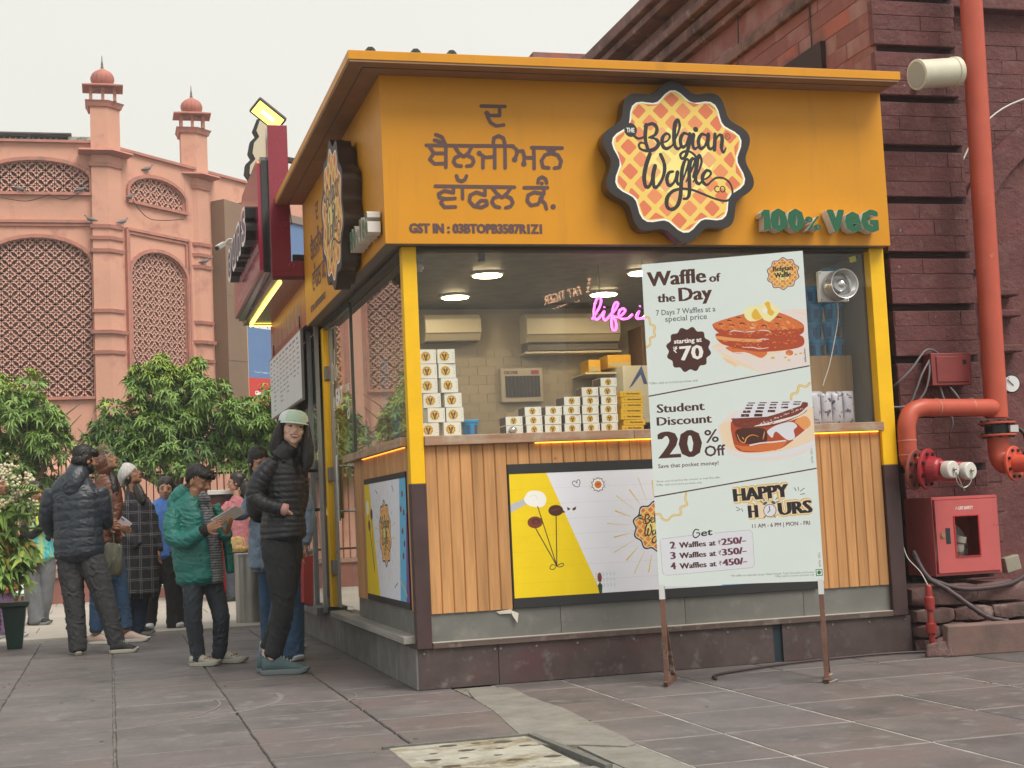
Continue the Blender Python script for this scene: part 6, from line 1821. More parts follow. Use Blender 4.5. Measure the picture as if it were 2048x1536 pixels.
t=thing('small_dome_kiosk','low pink ribbed domes on short columns behind the railings','pavilion',(-2.3,21,0))
for x in(-2.95,-2.25):
 b=MB();rings=[]
 for r_,z in((.38,1.95),(.44,2.05),(.42,2.2),(.3,2.36),(.12,2.46),(.05,2.6),(.02,2.95)):
  rings.append([(x+r_*(1+.06*abs(math.cos(6*a)))*math.cos(a),21+r_*(1+.06*abs(math.cos(6*a)))*math.sin(a),z)for a in np.linspace(0,2*math.pi,48,endpoint=False)])
 b.ring_loft(rings);b.build('dome',PK,t,smooth=1)
 b=MB();b.box(x-.4,20.6,1.85,x+.4,21.4,1.95);b.build('eave',PKT,t)
 b=MB();b.lathe([(.3,0),(.3,.2),(.2,.5),(.15,1.2),(.24,1.85)],(x,21,0),n=12);b.build('column',PK,t,smooth=1)
 # railing and kerb wall
FW=thing('railing','black iron railing with spear tips on a low pink wall behind the people','railing',(-1.5,13.6,0))
IR=M('iron_black',(.02,.018,.02),.5)
b=MB();b.box(-12,13.5,0,3.2,13.85,.36);b.build('base_wall',M('kerb_wall_pink',(.30,.13,.11),.8,var=(2,.15),bump=(12,.3,.01)),FW)
b=MB();b.box(-12,13.46,.36,3.2,13.9,.42);b.build('base_coping',M('coping_stone',(.42,.26,.22),.8,var=(2,.1)),FW,bev=.01)
q=MB();q.cyl((0,0,.42),(0,0,1.97),.0085,n=6);q.lathe([(.009,1.93),(.022,1.97),(.012,2.0),(.002,2.09)],(0,0,0),n=8)
pkm=bpy.data.meshes.new('picket');pkm.from_pydata([tuple(v)for v in q.v],[],q.f);pkm.materials.append(IR)
x=-6.5
while x<2.6:
 o=bpy.data.objects.new('picket',pkm);COL.objects.link(o);o.parent=FW;o.location=(x+1.5,.06,0);x+=.101
b=MB();b.box(-12,13.645,.55,3.0,13.68,.58);b.box(-12,13.645,1.75,3.0,13.68,1.78);b.build('rail',IR,FW)
b=MB()
for x in(-4.6,-2.75,.45,2.0):b.box(x,13.6,.42,x+.09,13.72,2.05)
b.build('railing_post',M('post_grey_stone',(.3,.28,.25),.8),FW)
# trees
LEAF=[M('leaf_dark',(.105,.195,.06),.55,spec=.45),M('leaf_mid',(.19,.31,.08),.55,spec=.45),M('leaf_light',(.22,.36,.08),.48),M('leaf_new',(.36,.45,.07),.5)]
BARK=M('bark',(.12,.085,.06),.9,var=(9,.25),bump=(30,.7,.01))
def leaves(rs,centers,dirs,nper,L,Wd,level,droop=.5,spread=1.0):
 """rosettes: numpy build; returns V,F,M"""
 V,F,MI=[],[],[]
 k=0
 for c,d,lv in zip(centers,dirs,level):
  d=nrm(d)
  u=nrm(np.cross(d,rs.normal(size=3)));w=np.cross(d,u)
  n=nper+rs.integers(-2,3)
  for i in range(n):
   a=2*math.pi*i/n+rs.uniform(-.3,.3)
   out=u*math.cos(a)+w*math.sin(a)
   l=L*rs.uniform(.7,1.2);wd=Wd*rs.uniform(.8,1.2)
   el=rs.uniform(.15,.8)*spread
   d0=nrm(out*math.cos(el)+d*math.sin(el))
   side=nrm(np.cross(d0,d+.001))
   nup=np.cross(side,d0)
   mid=c+d0*l*.5
   tip=c+d0*l*.92+np.array((0,0,-l*droop*rs.uniform(.3,1)))
   q1=c+d0*l*.28
   V+=[c+d0*.01,q1+side*wd*.5+nup*.004,mid+side*wd*.42+nup*.004,tip,mid-side*wd*.42+nup*.004,q1-side*wd*.5+nup*.004,mid-nup*.006]
   F+=[(k,k+1,k+6),(k+1,k+2,k+6),(k+2,k+3,k+6),(k+3,k+4,k+6),(k+4,k+5,k+6),(k+5,k,k+6)]
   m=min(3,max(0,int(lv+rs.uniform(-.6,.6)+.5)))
   MI+=[m]*6
   k+=7
 return V,F,MI
def tree(nm,label,base,lobes,n,seed,group='leafy trees along the railing',trunk_to=None,L=.125):
 rs=np.random.default_rng(seed)
 t=thing(nm,label,'tree',tuple(base),group)
 lob=np.array([l[:3]for l in lobes]);rad=np.array([l[3:6]for l in lobes])
 wts=rad.prod(1)**.67;wts/=wts.sum()
 C,D,LV=[],[],[]
 zmin,zmax=(lob[:,2]-rad[:,2]).min(),(lob[:,2]+rad[:,2]).max()
 sub=[]
 for li in range(len(lobes)):
  m_=max(5,int(26*wts[li]*len(lobes)**.5))
  for _ in range(m_):
   v=nrm(rs.normal(size=3));sub.append((lob[li]+rad[li]*v*rs.uniform(.62,.98),rad[li].mean()*rs.uniform(.26,.42)))
 n=int(n*1.55)
 for _ in range(n):
  c0,r0=sub[rs.integers(len(sub))]
  v=nrm(rs.normal(size=3));
  if v[2]<-.3 and rs.random()<.5:v[2]*=-1
  p=c0+v*r0*rs.uniform(.65,1.05)
  C.append(p);D.append(nrm(v+np.array((0,0,.9))))
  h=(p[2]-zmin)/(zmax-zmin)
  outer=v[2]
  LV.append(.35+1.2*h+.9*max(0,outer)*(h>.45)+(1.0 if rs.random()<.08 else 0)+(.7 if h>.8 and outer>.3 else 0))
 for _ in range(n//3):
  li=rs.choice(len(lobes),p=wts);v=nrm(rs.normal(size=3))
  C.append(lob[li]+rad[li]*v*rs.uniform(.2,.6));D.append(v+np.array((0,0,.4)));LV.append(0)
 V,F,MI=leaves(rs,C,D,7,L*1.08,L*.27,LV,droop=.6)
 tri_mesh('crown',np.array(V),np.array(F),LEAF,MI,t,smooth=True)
 b=MB()
 base=np.array(base,float)
 top=lob.mean(0)
 fork=base+np.array(((top[0]-base[0])*.3,0,(lob[:,2]-rad[:,2]).min()-.1))
 b.tube(spline([base,base+np.array((.03,0,.4)),fork],4),[.085-.03*i/8 for i in range(9)],9)
 for l in lob:
  b.tube(spline([fork,(fork+l)/2+rs.normal(size=3)*.08,l],4),[.05-.035*i/8 for i in range(9)],7)
  for _ in range(4):
   e=l+rs.normal(size=3)*.3
   b.tube([l,(l+e)/2+rs.normal(size=3)*.04,e],[.016,.011,.005],5)
 b.build('trunk',BARK,t,smooth='all')
 return t
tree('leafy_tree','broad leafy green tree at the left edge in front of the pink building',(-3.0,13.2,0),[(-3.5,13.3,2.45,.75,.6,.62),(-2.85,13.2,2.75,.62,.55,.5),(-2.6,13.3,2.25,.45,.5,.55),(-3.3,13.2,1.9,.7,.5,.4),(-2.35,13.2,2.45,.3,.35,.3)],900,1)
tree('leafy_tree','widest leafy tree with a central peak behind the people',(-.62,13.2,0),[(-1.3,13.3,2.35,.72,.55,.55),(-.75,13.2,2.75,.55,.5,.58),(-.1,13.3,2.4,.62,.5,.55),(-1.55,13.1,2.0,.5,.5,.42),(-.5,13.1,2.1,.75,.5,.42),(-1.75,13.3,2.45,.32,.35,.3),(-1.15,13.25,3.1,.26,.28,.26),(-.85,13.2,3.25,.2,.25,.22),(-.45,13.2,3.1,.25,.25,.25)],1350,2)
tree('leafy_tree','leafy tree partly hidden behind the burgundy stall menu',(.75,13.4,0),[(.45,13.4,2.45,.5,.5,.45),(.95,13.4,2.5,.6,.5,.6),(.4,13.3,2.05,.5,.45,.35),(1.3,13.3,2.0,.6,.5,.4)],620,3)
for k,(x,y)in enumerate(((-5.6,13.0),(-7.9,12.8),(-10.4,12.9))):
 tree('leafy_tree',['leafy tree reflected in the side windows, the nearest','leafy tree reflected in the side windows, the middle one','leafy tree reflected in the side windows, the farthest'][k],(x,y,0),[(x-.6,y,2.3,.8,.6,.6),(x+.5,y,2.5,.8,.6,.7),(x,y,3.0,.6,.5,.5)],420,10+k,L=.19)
 # street things at the back
t=thing('steel_bin','brushed steel cylindrical litter bin standing on the paving','bin',(-.33,6.9,0))
STB=M('brushed_steel_bin',(.36,.35,.33),.38,metal=.85,var=(3,.15))
b=MB();b.lathe([(.155,0),(.155,.66),(.150,.665)],(-.30,6.95,0),n=32);b.build('body',STB,t,smooth=1)
b=MB();b.lathe([(.158,.66),(.160,.69),(.15,.70),(.11,.70),(.11,.68)],(-.30,6.95,0),n=32);b.build('rim',STB,t,smooth=1);b=MB();b.lathe([(.109,.684),(.109,.69)],(-.30,6.95,0),n=24);b.build('opening',DARK,t)
t=thing('vendor_counter','red fronted vendor counter with a white slab top and a yellow ring emblem','counter',(.1,11.6,0))
b=MB();b.box(-.36,11.5,0,1.2,12.1,1.36);b.build('cabinet',M('counter_red',(.50,.02,.025),.4),t)
b=MB();b.box(-.40,11.46,1.3,1.3,12.15,1.39);b.build('apron',M('counter_dark',(.05,.025,.025),.5),t);b=MB();b.box(-.42,11.42,1.40,1.3,12.2,1.46);b.build('top_slab',M('slab_white',(.58,.58,.56),.4),t,bev=.006)
A=Art(1,1.2);A.ell((.25,.85),.22,.22,M('ring_yellow',(.72,.42,.06),.4),28);A.ell((.25,.85),.185,.185,M('counter_dark'),28);A.build('emblem',(-.30,11.498,.1),(1,0,0),(0,0,1),t,clip=False)
b=MB();b.box(.8,11.5,.9,1.0,11.52,1.3);b.build('price_card',WHT,t)
for k,(x,l)in enumerate(((-2.84,'round green and white roundel sign low beside the tie-dye top woman'),(-.93,'round green and white roundel sign low behind the woman in blue'))):
 t=thing('roundel_sign',l,'sign',(x,12.9,0),'green roundel signs')
 A=Art(.5,.5);GW=M('roundel_green',(.08,.25,.14),.5)
 A.ell((.25,.25),.2,.2,GW,24);A.ell((.25,.25),.175,.175,WHT,24);A.ell((.25,.25),.125,.125,GW,20);A.ell((.25,.25),.10,.10,WHT,18)
 for q in range(3):A.stroke([(.19,.2+q*.045),(.22,.22+q*.045),(.25,.2+q*.045),(.28,.22+q*.045),(.31,.2+q*.045)],.012,GW)
 A.build('disc',(x-.25,12.895,.12),(1,0,0),(0,0,1),t,clip=False)
 b=MB();b.lathe([(.21,0),(.21,-.02)],(x,12.9,.37),(0,-1,0),24);b.build('backing',M('roundel_back',(.5,.5,.47),.6),t);b=MB();b.box(x-.015,12.905,0,x+.015,12.93,.3);b.build('stake',IR,t)
t=thing('potted_plant','leafy plant with arching palm fronds and cream flowers in a dark green pot','plant',(-2.56,5.0,0))
PC=np.array((-2.62,5.0,0.))
b=MB()
for xx in(-2.49,):
 b.ring_loft([[(xx+sx*w_,5.35+sy*w_,z)for sx,sy in((-1,-1),(1,-1),(1,1),(-1,1))]for w_,z in((.06,0),(.10,.36),(.125,.37),(.125,.41))])
b.build('pot',M('pot_green',(.01,.045,.035),.35),t,bev=.006)
b=MB()
b.ring_loft([[(-2.82+sx*w_,4.9+sy*w_,z)for sx,sy in((-1,-1),(1,-1),(1,1),(-1,1))]for w_,z in((.12,0),(.16,.5),(.19,.51),(.19,.55))])
b.build('pot',M('pot_green'),t,bev=.006)
rs=np.random.default_rng(5)
b=MB();PV,PF,PM=[],[],[]
def frond(c,d,L,n=16,m=1,leafl=.2):
 c,d=np.array(c,float),nrm(d)
 side=nrm(np.cross(d,(0,0,1)))
 pts=[]
 for i in range(n+1):
  f=i/n
  pts.append(c+d*L*f+np.array((0,0,-L*.42*f*f)))
 for i in range(2,n):
  for sg in(-1,1):
   f=i/n
   ll=leafl*math.sin(math.pi*(.12+.86*f))**.8
   p=pts[i];dd=nrm(pts[i+1]-pts[i])
   o_=nrm(side*sg*.9+dd*.75+np.array((0,0,.18)))
   tip=p+o_*ll+np.array((0,0,-ll*.3))
   k=len(PV)
   PV.extend([p,p+o_*ll*.35+dd*.009,tip,p+o_*ll*.35-dd*.009]);PF.extend([(k,k+1,k+2),(k,k+2,k+3)]);PM.extend([m,m])
 return pts
stems=MB()
for k in range(26):
 a=rs.uniform(-1.2,2.6);z=rs.uniform(1.0,1.32)
 c=PC+np.array((rs.uniform(-.15,.2),rs.uniform(-.2,.2),z))
 pts=frond(c,(math.cos(a),math.sin(a)*.7,rs.uniform(.2,.75)),rs.uniform(.35,.55),m=int(rs.choice([1,2,2,3])),leafl=rs.uniform(.11,.17))
 stems.tube(pts[::3],.004,4)
for k in range(6):
 stems.tube(spline([PC+np.array((rs.uniform(-.05,.05),0,.5)),PC+np.array((rs.uniform(-.1,.15),rs.uniform(-.1,.1),1.2))],4),.012,6)
tri_mesh('frond',np.array(PV),np.array(PF),LEAF,PM,t)
stems.build('stem',M('stem_green',(.06,.10,.03),.7),t)
C=[PC+np.array((rs.uniform(-.15,.36),rs.uniform(-.2,.2),rs.uniform(.55,1.25)))for _ in range(150)]
C=[c for c in C if c[0]<-2.28-abs(c[2]-.95)*.25]
V,F,MI=leaves(rs,C,[np.array((.6,-.6,.7))+rs.normal(size=3)*.5 for _ in C],6,.13,.05,[rs.uniform(.3,2.2)for _ in C],droop=.7)
tri_mesh('foliage',np.array(V),np.array(F),LEAF,MI,t,smooth=True)
FL=MB()
for c,r_,n_ in(((-2.50,4.9,1.52),.12,60),((-2.33,4.9,1.46),.05,20),((-2.42,4.85,1.36),.10,60),((-2.36,4.85,1.22),.09,60),((-2.36,4.85,1.10),.06,30),((-2.56,4.85,1.25),.08,34)):
 for _ in range(n_):
  p=np.array(c)+rs.normal(size=3)*r_*.45
  FL.ell(p,.011+.006*rs.random(),5,4)
FL.build('flower',M('flower_cream',(.62,.58,.40),.6),t,smooth='all')['kind']='stuff'
V,F,MI=leaves(rs,[PC+np.array((.1+rs.uniform(-.1,.14),-.05,rs.uniform(.78,1.0)))for _ in range(10)],[np.array((.5,-.7,.5))]*10,6,.15,.05,[3]*10)
tri_mesh('variegated_leaf',np.array(V),np.array(F),[M('leaf_orange',(.5,.28,.05),.5)]*4,MI,t)
t=thing('lit_shop_sign','pole sign with glowing letters that mirrors faintly in the front window','sign',(5.5,-14,0))
b=MB();b.box(5.1,-14.06,4.30,5.95,-14.04,4.33);b.box(5.5,-14.08,0,5.54,-14.05,4.3);b.build('post_board',DARK,t)
OG=M('glow_orange_white',(1.0,.55,.32),.4,emit=16)
A=Art(1,1);A.yup=True
A.text('FAT TIGER',(0,.1),(.66,.1),.14,OG,(.05,.03))
for k in range(9):A.stroke([(.05+k*.055,.0),(.085+k*.055,.012)],.014,OG,n=4)
for k in range(4):A.ell((-.12-.02*k,.12+.06*k),.03,.02,OG,8)
A.build('letter',(5.80,-14.015,4.36),(-.96,0,-.26),(-.12,0,.98),t,clip=False)
